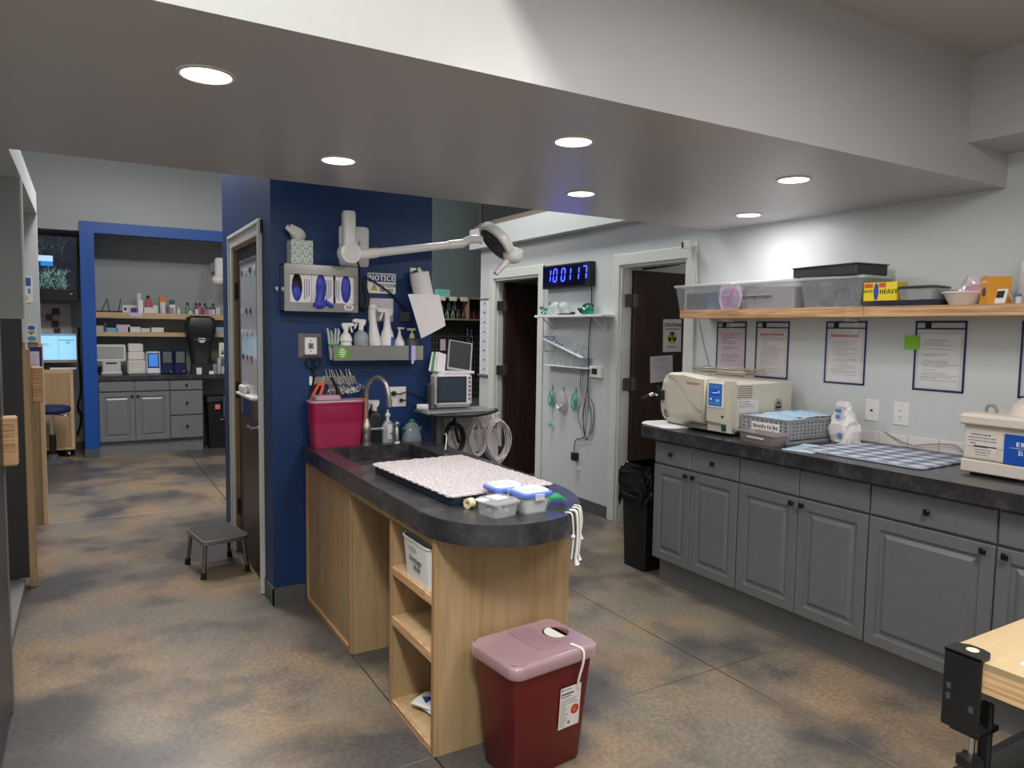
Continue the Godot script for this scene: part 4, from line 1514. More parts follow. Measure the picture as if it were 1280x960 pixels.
	loft(s, [rY(rr(0.24, 0.085, 0.025), 0.0), rY(rr(0.275, 0.115, 0.03), 0.052), rY(rr(0.283, 0.123, 0.03), 0.054), rY(rr(0.283, 0.123, 0.03), 0.058), rY(rr(0.268, 0.108, 0.03), 0.058), rY(rr(0.235, 0.08, 0.025), 0.006)], true, true)
	mesh("tray", s, mat("taupe", c8(150, 138, 134), 0.4), t)
	s = S()
	bb(s, -0.055, 0.065, 0.028, 0.036, 0.05, 0.0565)
	mesh("label", s, M["white"], t, Vector3(0, 0, 0.0))
	# --- perforated basket
	t = T("perforated_basket", "grey perforated plastic basket with a paper label and blue pouches", "basket", Vector3(3.395, 0.97, -2.66), RW)
	var bm := mat("basket_grey", c8(158, 160, 163), 0.45)
	for f in [[0.0, 0.225, 0.31, 10], [PI / 2, 0.155, 0.45, 15], [PI, 0.225, 0.31, 10], [-PI / 2, 0.155, 0.45, 15]]:
		s = S()
		var w: float = f[2]
		var n: int = f[3]
		for k in n + 1:
			var x := -w / 2 + w * k / n
			bb(s, x - 0.0095, x + 0.0095, 0.0, 0.125, -0.003, 0.0)
		for k in 6:
			bb(s, -w / 2, w / 2, 0.016 + k * 0.019, 0.027 + k * 0.019, -0.0032, 0.0002)
		bb(s, -w / 2, w / 2, 0.0, 0.022, -0.0032, 0.0002); bb(s, -w / 2 - 0.004, w / 2 + 0.004, 0.122, 0.13, -0.006, 0.006, 0.002)
		var b := Basis(Vector3.UP, f[0])
		mesh("wall", s, bm, t, b * Vector3(0, 0, f[1]), Vector3(0, f[0], 0))
	s = S()
	bb(s, -0.155, 0.155, 0.0, 0.004, -0.225, 0.225)
	mesh("bottom", s, bm, t)
	s = S()
	bb(s, -0.085, 0.10, 0.04, 0.10, 0.2252, 0.2265)
	var lb := mesh("paper_label", s, M["white"], t)
	words("Needs to be", 0.021, M["ink"], lb, Vector3(0.008, 0.078, 0.227))
	words("cleaned", 0.021, M["ink"], lb, Vector3(0.008, 0.051, 0.227))
	var pouch := mat("pouch_blue", c8(168, 206, 232), 0.3)
	for k in 5:
		t = T("sterile_pouch", ["pale blue sterilisation pouch lying across the perforated basket", "crumpled blue pouch heaped in the perforated basket", "white edged pouch sticking up at the back of the basket", "blue pouch lowest in the perforated basket", "blue pouch flat on the counter before the basket"][k], "pouch", [Vector3(3.272, 1.094, -2.66), Vector3(3.405, 1.10, -2.67), Vector3(3.53, 1.104, -2.65), Vector3(3.38, 1.05, -2.66), Vector3(3.16, 0.971, -2.37)][k], [1.52, 1.66, 1.45, 0.1, 0.25][k])
		s = S()
		var q := 9
		var pg := []
		for i in q:
			var row := []
			for j in q:
				var u := i / 8.0 - 0.5
				var v := j / 8.0 - 0.5
				row.append(Vector3(u * 0.26, (0.006 if k == 4 else 0.016) * (1.0 - 4 * v * v) * (1 - 4 * u * u) + (0.002 if k == 4 else 0.006) * sin(u * 21 + k) * cos(v * 17), v * 0.16))
			pg.append(row)
		sg += 1
		s.set_smooth_group(sg)
		for i in q - 1:
			for j in q - 1:
				quad(s, pg[i][j], pg[i][j + 1], pg[i + 1][j + 1], pg[i + 1][j])
		s.set_smooth_group(-1)
		quad(s, Vector3(-0.13, 0, -0.08), Vector3(0.13, 0, -0.08), Vector3(0.13, 0, 0.08), Vector3(-0.13, 0, 0.08))
		mesh("film", s, pouch, t)
		s = S()
		bb(s, 0.098, 0.128, 0.0, 0.0035, -0.078, 0.078); bb(s, -0.128, -0.118, 0.0, 0.0035, -0.078, 0.078)
		mesh("seal", s, M["paper"], t)
	# --- milky bag
	t = T("powder_bag", "crumpled white plastic bag with blue print against the wall", "bag", Vector3(3.50, 0.97, -2.40), RW - 0.35)
	s = S()
	rings = []
	for k in [[0.0, 0.15, 0.08], [0.01, 0.165, 0.095], [0.04, 0.172, 0.10], [0.075, 0.175, 0.10], [0.105, 0.165, 0.09], [0.13, 0.16, 0.075], [0.155, 0.145, 0.055], [0.18, 0.12, 0.04], [0.2, 0.105, 0.045], [0.215, 0.10, 0.03], [0.225, 0.07, 0.02]]:
		var p := rr(k[1], k[2], 0.035, 4)
		for i in p.size():
			p[i] *= 1.0 + 0.06 * sin(i * 2.1 + k[0] * 90.0) + 0.07 * sin(i * 5.3 - k[0] * 140.0)
		rings.append(rY(p, k[0], Vector2(-0.1 * k[0], 0)))
	loft(s, rings, true, true, false)
	mesh("bag", s, mat("bag_white", c8(226, 222, 220), 0.3), t)
	s = S()
	loft(s, [rZ(rr(0.05, 0.02, 0.009), 0.040, Vector2(-0.008, 0.176)), rZ(rr(0.05, 0.02, 0.009), 0.044, Vector2(-0.008, 0.176))]); bb(s, -0.02, 0.012, 0.135, 0.155, 0.046, 0.0485); bb(s, 0.01, 0.045, 0.035, 0.06, 0.05, 0.0535)
	mesh("print", s, mat("bag_print", c8(92, 132, 184), 0.5), t)
	s = S()
	bb(s, -0.089, -0.078, 0.01, 0.14, -0.03, 0.03, 0.004)
	mesh("gusset", s, mat("bag_gusset", c8(140, 176, 208), 0.4), t)
	# --- drying mat
	im = Image.create_empty(128, 128, false, Image.FORMAT_RGB8)
	for y in 128:
		for x in 128:
			var a := (0.5 if (x / 16) % 2 == 0 else 0.0) + (0.5 if (y / 16) % 2 == 0 else 0.0)
			var f := 0.75 + 0.25 * sin(x * 2.6) * sin(y * 2.2)
			im.set_pixel(x, y, c8(206, 212, 222).lerp(c8(70, 84, 112), clampf(a * f, 0, 1)))
	var mm := picture("mat_print", im, 0.95)
	mm.uv1_triplanar = true
	mm.uv1_scale = Vector3.ONE * 2.6
	s = S()
	loft(s, [rY(rr(0.50, 0.60, 0.03), 0.0), rY(rr(0.51, 0.61, 0.03), 0.004), rY(rr(0.505, 0.605, 0.03), 0.009), rY(rr(0.47, 0.57, 0.03), 0.010)], true, true)
	one("drying_mat", s, mm, "blue and white plaid drying mat flat on the dark counter", "mat", Vector3(3.35, 0.97, -2.075), 0.04)
	# --- cords on the wall
	s = S()
	tube(s, spl([Vector3(3.69, 1.035, -2.30), Vector3(3.675, 1.0, -2.2), Vector3(3.665, 0.986, -2.12)], 5), 0.003, 5)
	tube(s, spl([Vector3(3.672, 0.988, -2.12), Vector3(3.668, 1.01, -2.02), Vector3(3.672, 1.018, -1.92), Vector3(3.66, 0.985, -1.86), Vector3(3.64, 0.99, -1.72), Vector3(3.60, 1.0, -1.62)], 5), 0.003, 5)
	one("appliance_cord", s, mat("cord_grey", c8(140, 138, 138), 0.5), "thin grey cord lying along the white tiles", "cord")
	# --- ultrasonic cleaner
	t = T("ultrasonic_cleaner", "cream tabletop ultrasonic cleaner with a blue front label", "cleaner", Vector3(3.215, 0.97, -1.40), RW)
	var cream := mat("cream", c8(218, 208, 196), 0.4)
	s = S()
	bb(s, -0.255, 0.255, 0.012, 0.065, -0.37, 0.004, 0.004); bb(s, -0.25, 0.25, 0.067, 0.215, -0.365, 0.0, 0.006)
	mesh("body", s, cream, t)
	s = S()
	bb(s, -0.23, 0.23, 0.0, 0.013, -0.34, -0.03)
	mesh("feet", s, M["rubber"], t)
	s = S()
	loft(s, [rY(rr(0.525, 0.40, 0.02), 0.213, Vector2(0, -0.182)), rY(rr(0.535, 0.41, 0.02), 0.22, Vector2(0, -0.182)), rY(rr(0.535, 0.41, 0.02), 0.248, Vector2(0, -0.182)), rY(rr(0.51, 0.38, 0.02), 0.262, Vector2(0, -0.182))], true, true)
	mesh("rim", s, cream, t)
	s = S()
	rings = []
	for k in [[0.40, 0.0], [0.38, 0.035], [0.32, 0.07], [0.22, 0.092], [0.1, 0.1]]:
		rings.append(rY(rr(k[0], k[0] * 0.75, k[0] * 0.3), 0.26 + k[1], Vector2(0.06, -0.18)))
	loft(s, rings, true, true)
	var lid := mesh("lid", s, cream, t)
	s = S()
	prism(s, PackedVector2Array([Vector2(-0.07, -0.03), Vector2(0.1, -0.03), Vector2(0.1, 0.03), Vector2(-0.045, 0.03)]), 0.0, 0.002, Transform3D(Basis(Vector3(1, 0, 0), -0.75), Vector3(0.07, 0.302, -0.042)))
	mesh("lid_label", s, mat("label_mid_blue", c8(74, 118, 186), 0.4), lid)
	s = S()
	tube(s, spl([Vector3(-0.215, 0.262, -0.1), Vector3(-0.212, 0.285, -0.1), Vector3(-0.195, 0.292, -0.1), Vector3(-0.178, 0.284, -0.1), Vector3(-0.172, 0.262, -0.1)], 4), 0.006, 7)
	mesh("basket_handle", s, mat("handle_grey", c8(150, 146, 142), 0.35, 0.5), t)
	s = S()
	bb(s, -0.09, 0.20, 0.068, 0.19, 0.0, 0.002)
	var bl := mesh("front_label", s, mat("label_blue_deep", c8(22, 82, 176), 0.4), t)
	words("EMERSON", 0.018, M["white"], bl, Vector3(0.026, 0.152, 0.0024), Vector3.ZERO, 1.25)
	words("BRANSON", 0.018, M["white"], bl, Vector3(0.04, 0.118, 0.0024), Vector3.ZERO, 1.3, true)
	s = S()
	bb(s, -0.07, 0.16, 0.1355, 0.137, 0.002, 0.0024)
	mesh("rule", s, M["white"], bl)
	for k in [[-0.165, 0.152, 0.14, 0.058, 41], [-0.162, 0.103, 0.09, 0.05, 42]]:
		sheet("note", k[2], k[3], printed("note%d" % k[4], 96, 48, c8(222, 214, 208), c8(70, 66, 66), k[4], 0.06, 0.95, 0.1, 0.95, 4, null, 0.0), t, Vector3(k[0], k[1], 0.0012))
	# --- trash can beside the cabinets
	t = T("trash_can", "tall black trash can with a glossy black liner beside the cabinets", "trash can", Vector3(3.20, 0, -3.60))
	s = S()
	loft(s, [rY(rr(0.24, 0.21, 0.02), 0.0), rY(rr(0.28, 0.25, 0.02), 0.62), rY(rr(0.30, 0.27, 0.02), 0.63), rY(rr(0.30, 0.27, 0.02), 0.66)], true, false)
	mesh("bin", s, M["black"], t)
	s = S()
	rings = []
	var rg := RandomNumberGenerator.new()
	rg.seed = 9
	for k in 9:
		var f := k / 8.0
		var p := rr(0.30, 0.27, 0.05, 6)
		for i in p.size():
			var a := float(i)
			p[i] *= 1.06 + 0.05 * sin(a * 1.9 + f * 5.0) + 0.035 * sin(a * 4.3 - f * 7.0) + rg.randf() * 0.03 - (0.22 * maxf(0.0, f - 0.75) * 4.0)
		var ring_ := rY(p, 0.44 + 0.25 * f)
		for i in ring_.size():
			ring_[i].y += 0.03 * sin(i * 0.9) * (1.0 - f) - 0.03 * (1.0 - f) * sin(i * 2.3)
		rings.append(ring_)
	loft(s, rings, false, false, false)
	mesh("liner", s, mat("liner", c8(20, 20, 22), 0.12), t)

func shelf_things() -> void:
	var s: SurfaceTool
	var t := T("wall_shelf", "long plywood shelf of two boards along the wall over the counter", "shelf", Vector3(3.70, 1.645, -2.0), RW)
	for b in [[-1.60, -0.278], [-0.276, 2.4]]:
		s = S()
		bb(s, b[0], b[1], 0.0, 0.051, 0.0, 0.28, 0.0015)
		mesh("board", s, M["ply_edge"], t)
	for x in [-1.4, -0.5, 0.4, 1.5]:
		s = S()
		bb(s, x - 0.012, x + 0.012, -0.02, 0.0, 0.0, 0.1); bb(s, x - 0.012, x + 0.012, -0.08, 0.0, 0.0, 0.004)
		mesh("bracket", s, M["trim"], t)
	# --- framed sheets below
	var holder := mat("sleeve_navy", c8(36, 38, 92), 0.35)
	var F := [[-3.401, "pink", "clear pocket with a pink printed sheet above the autoclave"], [-3.069, "red", "clear pocket with a red-headed sheet next to the pink sheet"], [-2.562, "red2", "clear pocket with a red-headed sheet under the middle of the shelf"], [-2.038, "memo", "clear pocket with a memo and a green sticky note on its edge"], [-1.545, "plain", "clear pocket with a printed sheet behind the ultrasonic cleaner"]]
	for f in F:
		t = T("document_pocket", f[2], "document", Vector3(3.70, 1.274, f[0]), RW, "navy-edged document pockets under the shelf")
		s = S()
		var w := 0.127
		bb(s, -w, -w + 0.009, 0, 0.354, 0, 0.006, 0.001); bb(s, w - 0.009, w, 0, 0.354, 0, 0.006, 0.001); bb(s, -w, w, 0, 0.009, 0, 0.006, 0.001); bb(s, -w, w, 0.345, 0.354, 0, 0.006, 0.001); bb(s, -w, w, 0.312, 0.319, 0, 0.006, 0.001)
		mesh("binding", s, holder, t)
		s = S()
		bb(s, -0.075, -0.045, 0.318, 0.348, 0.004, 0.009, 0.001)
		mesh("clip", s, M["black"], t)
		var pm: Material
		match f[1]:
			"pink": pm = printed("doc_pink", 160, 208, c8(214, 190, 204), c8(84, 66, 84), 51, 0.12, 0.9, 0.1, 0.94, 18, c8(208, 160, 176), 0.3)
			"red": pm = printed("doc_red", 160, 208, c8(220, 214, 214), c8(120, 110, 114), 52, 0.1, 0.92, 0.12, 0.95, 26, c8(190, 52, 76), 0.35)
			"red2": pm = printed("doc_red2", 160, 208, c8(222, 217, 216), c8(116, 110, 114), 53, 0.1, 0.92, 0.18, 0.9, 24, c8(190, 52, 76), 0.2)
			"memo": pm = printed("doc_memo", 160, 208, c8(222, 219, 220), c8(74, 72, 80), 54, 0.08, 0.95, 0.05, 0.95, 28, null, 0.25)
			_: pm = printed("doc_plain", 160, 208, c8(222, 219, 220), c8(74, 72, 80), 55, 0.08, 0.95, 0.05, 0.95, 28, null, 0.25)
		sheet("page", 0.205, 0.275, pm, t, Vector3(-0.003, 0.152, 0.0015))
		s = S()
		bb(s, -w + 0.008, w - 0.008, 0.008, 0.346, 0.004, 0.005)
		mesh("film", s, clear("film", Color.WHITE, 0.1), t)
	s = S()
	bb(s, -0.04, 0.04, -0.036, 0.036, 0.0, 0.0015)
	one("sticky_note", s, mat("note_green", c8(138, 196, 62), 0.7), "bright green sticky note on the edge of the memo pocket", "note", Vector3(3.693, 1.518, -2.178), RW)
	# --- plates on the wall
	t = T("jack_plate", "small white wall plate with one black jack", "outlet", Vector3(3.70, 1.143, -2.382), RW)
	s = S()
	loft(s, [rZ(rr(0.078, 0.118, 0.004), 0), rZ(rr(0.078, 0.118, 0.004), 0.003), rZ(rr(0.072, 0.112, 0.004), 0.006)], true, true, false)
	mesh("plate", s, M["plastic_white"], t)
	s = S()
	bb(s, -0.007, 0.007, -0.007, 0.006, 0.006, 0.0075)
	mesh("jack", s, M["ink"], t)
	t = T("duplex_outlet", "white duplex wall outlet over the drying mat", "outlet", Vector3(3.70, 1.141, -2.218), RW)
	s = S()
	loft(s, [rZ(rr(0.085, 0.122, 0.004), 0), rZ(rr(0.085, 0.122, 0.004), 0.003), rZ(rr(0.079, 0.116, 0.004), 0.006)], true, true, false)
	mesh("plate", s, M["plastic_white"], t)
	s = S()
	bb(s, -0.018, 0.018, -0.034, 0.034, 0.006, 0.009, 0.001)
	var rc := mesh("receptacle", s, M["white"], t)
	s = S()
	for y in [-0.017, 0.017]:
		bb(s, -0.008, -0.005, y - 0.005, y + 0.006, 0.009, 0.0095); bb(s, 0.005, 0.008, y - 0.005, y + 0.006, 0.009, 0.0095); bb(s, -0.002, 0.002, y - 0.012, y - 0.008, 0.009, 0.0095)
	mesh("slots", s, M["ink"], rc)
	# --- storage bins on the shelf (front at X = 3.43)
	var Y := 1.696
	var bin := clear("bin_clear", c8(198, 204, 208), 0.2, 0.1)
	for b in [[-3.415, 0.53, 0.168, "clear lidded bin of blue packets at the shelf end"], [-2.922, 0.45, 0.168, "clear lidded bin with a printed word next to the blue packets"], [-2.492, 0.41, 0.166, "large clear lidded bin under the flat black case"]]:
		t = T("storage_bin", b[3], "bin", Vector3(3.555, Y, b[0]), RW)
		var w: float = b[1]
		var h: float = b[2]
		s = S()
		loft(s, [rY(rr(w - 0.07, 0.21, 0.02), 0.0), rY(rr(w - 0.02, 0.245, 0.02), h - 0.012), rY(rr(w - 0.03, 0.235, 0.02), h - 0.012), rY(rr(w - 0.08, 0.20, 0.02), 0.003)], true, true)
		mesh("tub", s, bin, t)
		s = S()
		loft(s, [rY(rr(w - 0.004, 0.256, 0.02), h - 0.016), rY(rr(w, 0.26, 0.02), h - 0.012), rY(rr(w, 0.26, 0.02), h - 0.003), rY(rr(w - 0.02, 0.24, 0.02), h)], true, true)
		mesh("lid", s, clear("bin_lid", c8(236, 238, 242), 0.6, 0.3), t)
	var C := func(n: String, lab: String, cat: String, x: float, y: float, z: float, sz: Vector3, m: Material, turn := RW) -> void:
		var k := S()
		bb(k, -sz.x / 2, sz.x / 2, 0, sz.y, -sz.z / 2, sz.z / 2, 0.003)
		one(n, k, m, lab, cat, Vector3(x, y, z), turn)
	C.call("supply_box", "white and blue supply carton seen inside the end bin", "box", 3.50, Y + 0.004, -3.33, Vector3(0.13, 0.085, 0.08), mat("carton_blue", c8(112, 150, 200), 0.6))
	C.call("supply_packet", "grey packet seen inside the end bin beside the carton", "packet", 3.53, Y + 0.004, -3.52, Vector3(0.16, 0.11, 0.1), mat("packet_grey", c8(120, 128, 132), 0.6), RW + 0.2)
	C.call("supply_packet", "teal packet lying over the carton inside the end bin", "packet", 3.56, Y + 0.004, -3.25, Vector3(0.16, 0.12, 0.06), mat("packet_teal", c8(120, 172, 196), 0.5), RW - 0.1)
	C.call("folded_gown", "pale grey folded cloth filling the middle bin", "cloth", 3.56, Y + 0.004, -2.92, Vector3(0.34, 0.12, 0.16), mat("gown", c8(190, 184, 192), 0.9))
	t = T("breathing_mask", "dark blue coil of tubing seen inside the large bin", "tubing", Vector3(3.50, Y + 0.004, -2.43), RW)
	s = S()
	for k in 3:
		var ring_ := []
		for i in 18:
			var a := TAU * i / 18
			ring_.append(Vector3(cos(a) * (0.055 - k * 0.008) + k * 0.02, 0.06 + sin(a) * 0.045, 0.02 - k * 0.02))
		tube(s, ring_, 0.013, 7, true)
	ball(s, Vector3(-0.10, 0.03, 0.02), Vector3(0.05, 0.03, 0.03))
	mesh("coil", s, mat("tubing_blue", c8(62, 80, 102), 0.4), t)
	t = T("bin_label", "printed name strip on the middle bin", "label", Vector3(3.4245, Y + 0.072, -2.965), RW)
	words("Laryngoscopes", 0.022, M["ink"], t, Vector3.ZERO)
	s = S()
	bb(s, -0.088, 0.088, -0.016, 0.016, -0.0014, -0.0006)
	mesh("strip", s, clear("strip_film", c8(226, 222, 226), 0.12), t)
	# pink zip bag squeezed between the bins
	t = T("zip_bag", "crumpled clear zip bag with a pink slider between two bins", "bag", Vector3(3.425, Y - 0.005, -3.17), RW)
	s = S()
	var rings := []
	for k in 6:
		var f := k / 5.0
		var p := rr(0.15, 0.04, 0.018, 4)
		for i in p.size():
			p[i] *= 0.75 + 0.3 * sin(f * 2.8) + 0.16 * sin(i * 2.3 + f * 9)
		rings.append(rY(p, f * 0.15))
	loft(s, rings, true, true, false)
	mesh("film", s, clear("zip_film", c8(236, 214, 232), 0.26, 0.1), t)
	s = S()
	tube(s, [Vector3(-0.005, 0.03, 0.026), Vector3(0.03, 0.085, 0.03), Vector3(0.045, 0.135, 0.026)], 0.006, 6)
	mesh("zip", s, mat("zip_pink", c8(216, 116, 200), 0.4), t)
	# flat black case on the large bin
	t = T("flat_case", "flat black case lying on top of the large bin", "case", Vector3(3.52, Y + 0.166, -2.50), RW - 0.12)
	s = S()
	bb(s, -0.23, 0.20, 0.0, 0.056, -0.13, 0.10, 0.006)
	mesh("case", s, mat("case_black", c8(50, 50, 52), 0.5), t)
	s = S()
	bb(s, -0.235, 0.205, 0.054, 0.060, -0.135, 0.105, 0.002)
	mesh("lid", s, mat("case_lid", c8(84, 84, 86), 0.4), t)
	# blue tray, yellow carton and clamshell
	t = T("shallow_tray", "shallow navy tray under the yellow carton on the shelf", "tray", Vector3(3.535, Y, -2.08), RW)
	s = S()
	loft(s, [rY(rr(0.29, 0.19, 0.02), 0.0), rY(rr(0.335, 0.23, 0.03), 0.026), rY(rr(0.345, 0.24, 0.03), 0.028), rY(rr(0.33, 0.225, 0.03), 0.028), rY(rr(0.285, 0.185, 0.02), 0.006)], true, true)
	mesh("tray", s, mat("tray_navy", c8(58, 72, 104), 0.35), t)
	t = T("yellow_carton", "yellow carton of heavy duty bags on the navy tray", "box", Vector3(3.475, Y + 0.028, -2.20), RW)
	s = S()
	bb(s, -0.088, 0.088, 0.0, 0.092, -0.045, 0.045, 0.001)
	var yc := mesh("carton", s, mat("carton_yellow", c8(232, 208, 32), 0.5), t)
	s = S()
	loft(s, [rZ(circ(0.013, 20, 0.043), 0.045, Vector2(-0.02, 0.046)), rZ(circ(0.013, 20, 0.043), 0.0462, Vector2(-0.02, 0.046))], true, true)
	mesh("oval", s, mat("oval_blue", c8(46, 72, 168), 0.5), yc)
	s = S()
	bb(s, -0.084, -0.038, 0.066, 0.086, 0.045, 0.0458); bb(s, -0.006, 0.03, 0.066, 0.088, 0.045, 0.0458)
	mesh("flash", s, mat("flash_red", c8(206, 84, 50), 0.5), yc)
	words("HEAVY", 0.022, M["ink"], yc, Vector3(0.045, 0.044, 0.0456))
	words("DUTY", 0.014, M["ink"], yc, Vector3(-0.062, 0.048, 0.0456))
	t = T("clamshell_box", "clear clamshell box with a black lid on the navy tray", "box", Vector3(3.50, Y + 0.028, -2.02), RW)
	s = S()
	loft(s, [rY(rr(0.17, 0.12, 0.015), 0.0), rY(rr(0.19, 0.14, 0.02), 0.055)], true, false)
	mesh("tub", s, clear("clam", c8(190, 196, 200), 0.4, 0.1), t)
	s = S()
	loft(s, [rY(rr(0.196, 0.146, 0.02), 0.055), rY(rr(0.196, 0.146, 0.02), 0.063), rY(rr(0.16, 0.11, 0.02), 0.070)], true, true)
	mesh("lid", s, mat("lid_smoke", c8(42, 46, 54), 0.2), t)
	t = T("clamshell_box", "second clear clamshell box behind the first on the navy tray", "box", Vector3(3.56, Y + 0.028, -1.955), RW)
	s = S()
	loft(s, [rY(rr(0.06, 0.10, 0.012), 0.0), rY(rr(0.075, 0.12, 0.015), 0.048)], true, true)
	mesh("tub", s, mat("clam_grey", c8(160, 162, 164), 0.3), t)
	# white bowl and what lies in it
	t = T("plastic_bowl", "white plastic bowl on the shelf beside the amber carton", "bowl", Vector3(3.52, Y, -1.845), RW)
	s = S()
	lathe(s, Vector3.ZERO, [[0.05, 0.0], [0.058, 0.004], [0.08, 0.05], [0.09, 0.056], [0.09, 0.062], [0.076, 0.058], [0.055, 0.012], [0.001, 0.008]], 32, true, false)
	mesh("bowl", s, M["plastic_white"], t)
	t = T("pink_roll", "pink bandage in a clear wrapper inside the white bowl", "bandage", Vector3(3.53, Y + 0.02, -1.80), RW)
	s = S()
	ball(s, Vector3(0, 0.048, 0), Vector3(0.05, 0.026, 0.03))
	mesh("roll", s, mat("pink", c8(206, 90, 140), 0.6), t)
	s = S()
	rings = []
	for k in 5:
		var f := k / 4.0
		var p := rr(0.13, 0.08, 0.03, 4)
		for i in p.size():
			p[i] *= 1.0 - 0.45 * f + 0.12 * sin(i * 2.7 + f * 5)
		rings.append(rY(p, 0.03 + f * 0.085))
	loft(s, rings, false, true)
	mesh("wrapper", s, clear("wrap", c8(235, 228, 235), 0.3, 0.1), t)
	t = T("amber_carton", "amber yellow carton turned on its corner on the shelf", "box", Vector3(3.50, Y, -1.70), RW - 0.75)
	s = S()
	bb(s, -0.045, 0.045, 0.0, 0.122, -0.045, 0.045, 0.001)
	var ac := mesh("carton", s, mat("carton_amber", c8(228, 156, 34), 0.5), t)
	sheet("small_print", 0.07, 0.11, printed("amber_print", 64, 96, c8(232, 174, 40), c8(168, 116, 30), 61, 0.08, 0.92, 0.05, 0.95, 14, null, 0.05), ac, Vector3(-0.0452, 0.061, 0), Vector3(0, -PI / 2, 0))
	s = S()
	lathe(s, Vector3(0.0, 0.055, 0.045), [[0.02, 0.0], [0.02, 0.001]], 20, true, true, along(Vector3(0, 0, 1)))
	mesh("seal", s, mat("seal_navy", c8(40, 50, 92), 0.5), ac)
	s = S()
	bb(s, -0.03, 0.03, 0.095, 0.105, 0.045, 0.046)
	mesh("title", s, mat("title_pale", c8(232, 206, 150), 0.5), ac)
	t = T("timer", "small white digital timer leaning on a wire stand", "timer", Vector3(3.455, Y, -1.652), RW - 0.3)
	s = S()
	box(s, Vector3(0, 0.033, 0), Vector3(0.05, 0.066, 0.012), 0.003, Basis(Vector3(1, 0, 0), -0.25))
	mesh("case", s, M["white"], t)
	s = S()
	box(s, Vector3(0, 0.042, 0.0055), Vector3(0.034, 0.03, 0.004), 0.0, Basis(Vector3(1, 0, 0), -0.25))
	mesh("screen", s, M["ink"], t)
	s = S()
	tube(s, [Vector3(0.02, 0.05, -0.012), Vector3(0.03, 0.002, -0.045)], 0.0025, 5)
	tube(s, [Vector3(-0.02, 0.05, -0.012), Vector3(-0.01, 0.002, -0.045)], 0.0025, 5)
	mesh("stand", s, M["white"], t)
	t = T("vial", "little clear vial with a blue cap on the shelf", "vial", Vector3(3.46, Y, -1.585), RW)
	s = S()
	lathe(s, Vector3.ZERO, [[0.012, 0.0], [0.012, 0.03]], 12)
	mesh("glass", s, mat("vial_glass", c8(214, 214, 216), 0.2), t)
	s = S()
	lathe(s, Vector3(-0.004, 0.03, 0), [[0.013, 0.0], [0.013, 0.012]], 12)
	mesh("cap", s, mat("cap_blue", c8(60, 118, 190), 0.4), t)
	# water jug
	t = T("water_jug", "translucent plastic gallon jug with a moulded handle on the shelf", "jug", Vector3(3.565, Y, -1.535), RW)
	var jm := clear("jug", c8(222, 222, 226), 0.55, 0.25)
	s = S()
	loft(s, [rY(rr(0.15, 0.15, 0.03), 0.0), rY(rr(0.158, 0.158, 0.035), 0.01), rY(rr(0.158, 0.158, 0.035), 0.125), rY(rr(0.14, 0.14, 0.05), 0.16), rY(rr(0.08, 0.08, 0.04), 0.21), rY(rr(0.045, 0.045, 0.022), 0.235), rY(rr(0.042, 0.042, 0.02), 0.25)], true, true)
	mesh("body", s, jm, t)
	s = S()
	tube(s, spl([Vector3(-0.066, 0.125, 0.05), Vector3(-0.062, 0.19, 0.04), Vector3(-0.03, 0.232, 0.02), Vector3(-0.005, 0.236, 0.0)], 5), 0.013, 8)
	mesh("handle", s, jm, t)
	s = S()
	lathe(s, Vector3(0, 0.245, 0), [[0.026, 0.0], [0.026, 0.018], [0.022, 0.02]], 16)
	mesh("cap", s, mat("jug_cap", c8(226, 226, 230), 0.4), t)
	# doorway camera and its cord
	t = T("indoor_camera", "small white cube camera mounted high beside the brown door", "camera", Vector3(3.70, 2.155, -3.755), RW)
	s = S()
	bb(s, 0.004, 0.022, -0.045, 0.03, 0.0, 0.012, 0.003); tube(s, [Vector3(0.01, 0.0, 0.01), Vector3(-0.01, 0.002, 0.04)], 0.008, 8)
	mesh("mount", s, M["plastic_white"], t)
	var cb := Basis(Vector3.UP, -0.5)
	s = S()
	box(s, Vector3(-0.03, 0.006, 0.062), Vector3(0.055, 0.055, 0.055), 0.008, cb)
	var cm := mesh("housing", s, M["plastic_white"], t)
	s = S()
	box(s, Vector3(-0.03, 0.006, 0.062) + cb * Vector3(0, 0, 0.0278), Vector3(0.042, 0.042, 0.003), 0.001, cb)
	mesh("lens", s, M["ink"], cm)
	s = S()
	tube(s, spl([Vector3(0.012, -0.04, 0.01), Vector3(0.02, -0.15, 0.012), Vector3(0.035, -0.3, 0.008), Vector3(0.06, -0.46, 0.006)], 5), 0.005, 6)
	mesh("cord", s, M["plastic_white"], t)
	s = S()
	tube(s, spl([Vector3(3.694, 1.645, -3.70), Vector3(3.694, 1.5, -3.655), Vector3(3.694, 1.3, -3.58), Vector3(3.694, 1.1, -3.55), Vector3(3.694, 0.98, -3.54)], 6), 0.0025, 5)
	one("thin_wire", s, mat("cord_grey", Color.WHITE), "thin grey wire running down the wall behind the autoclave", "cord")

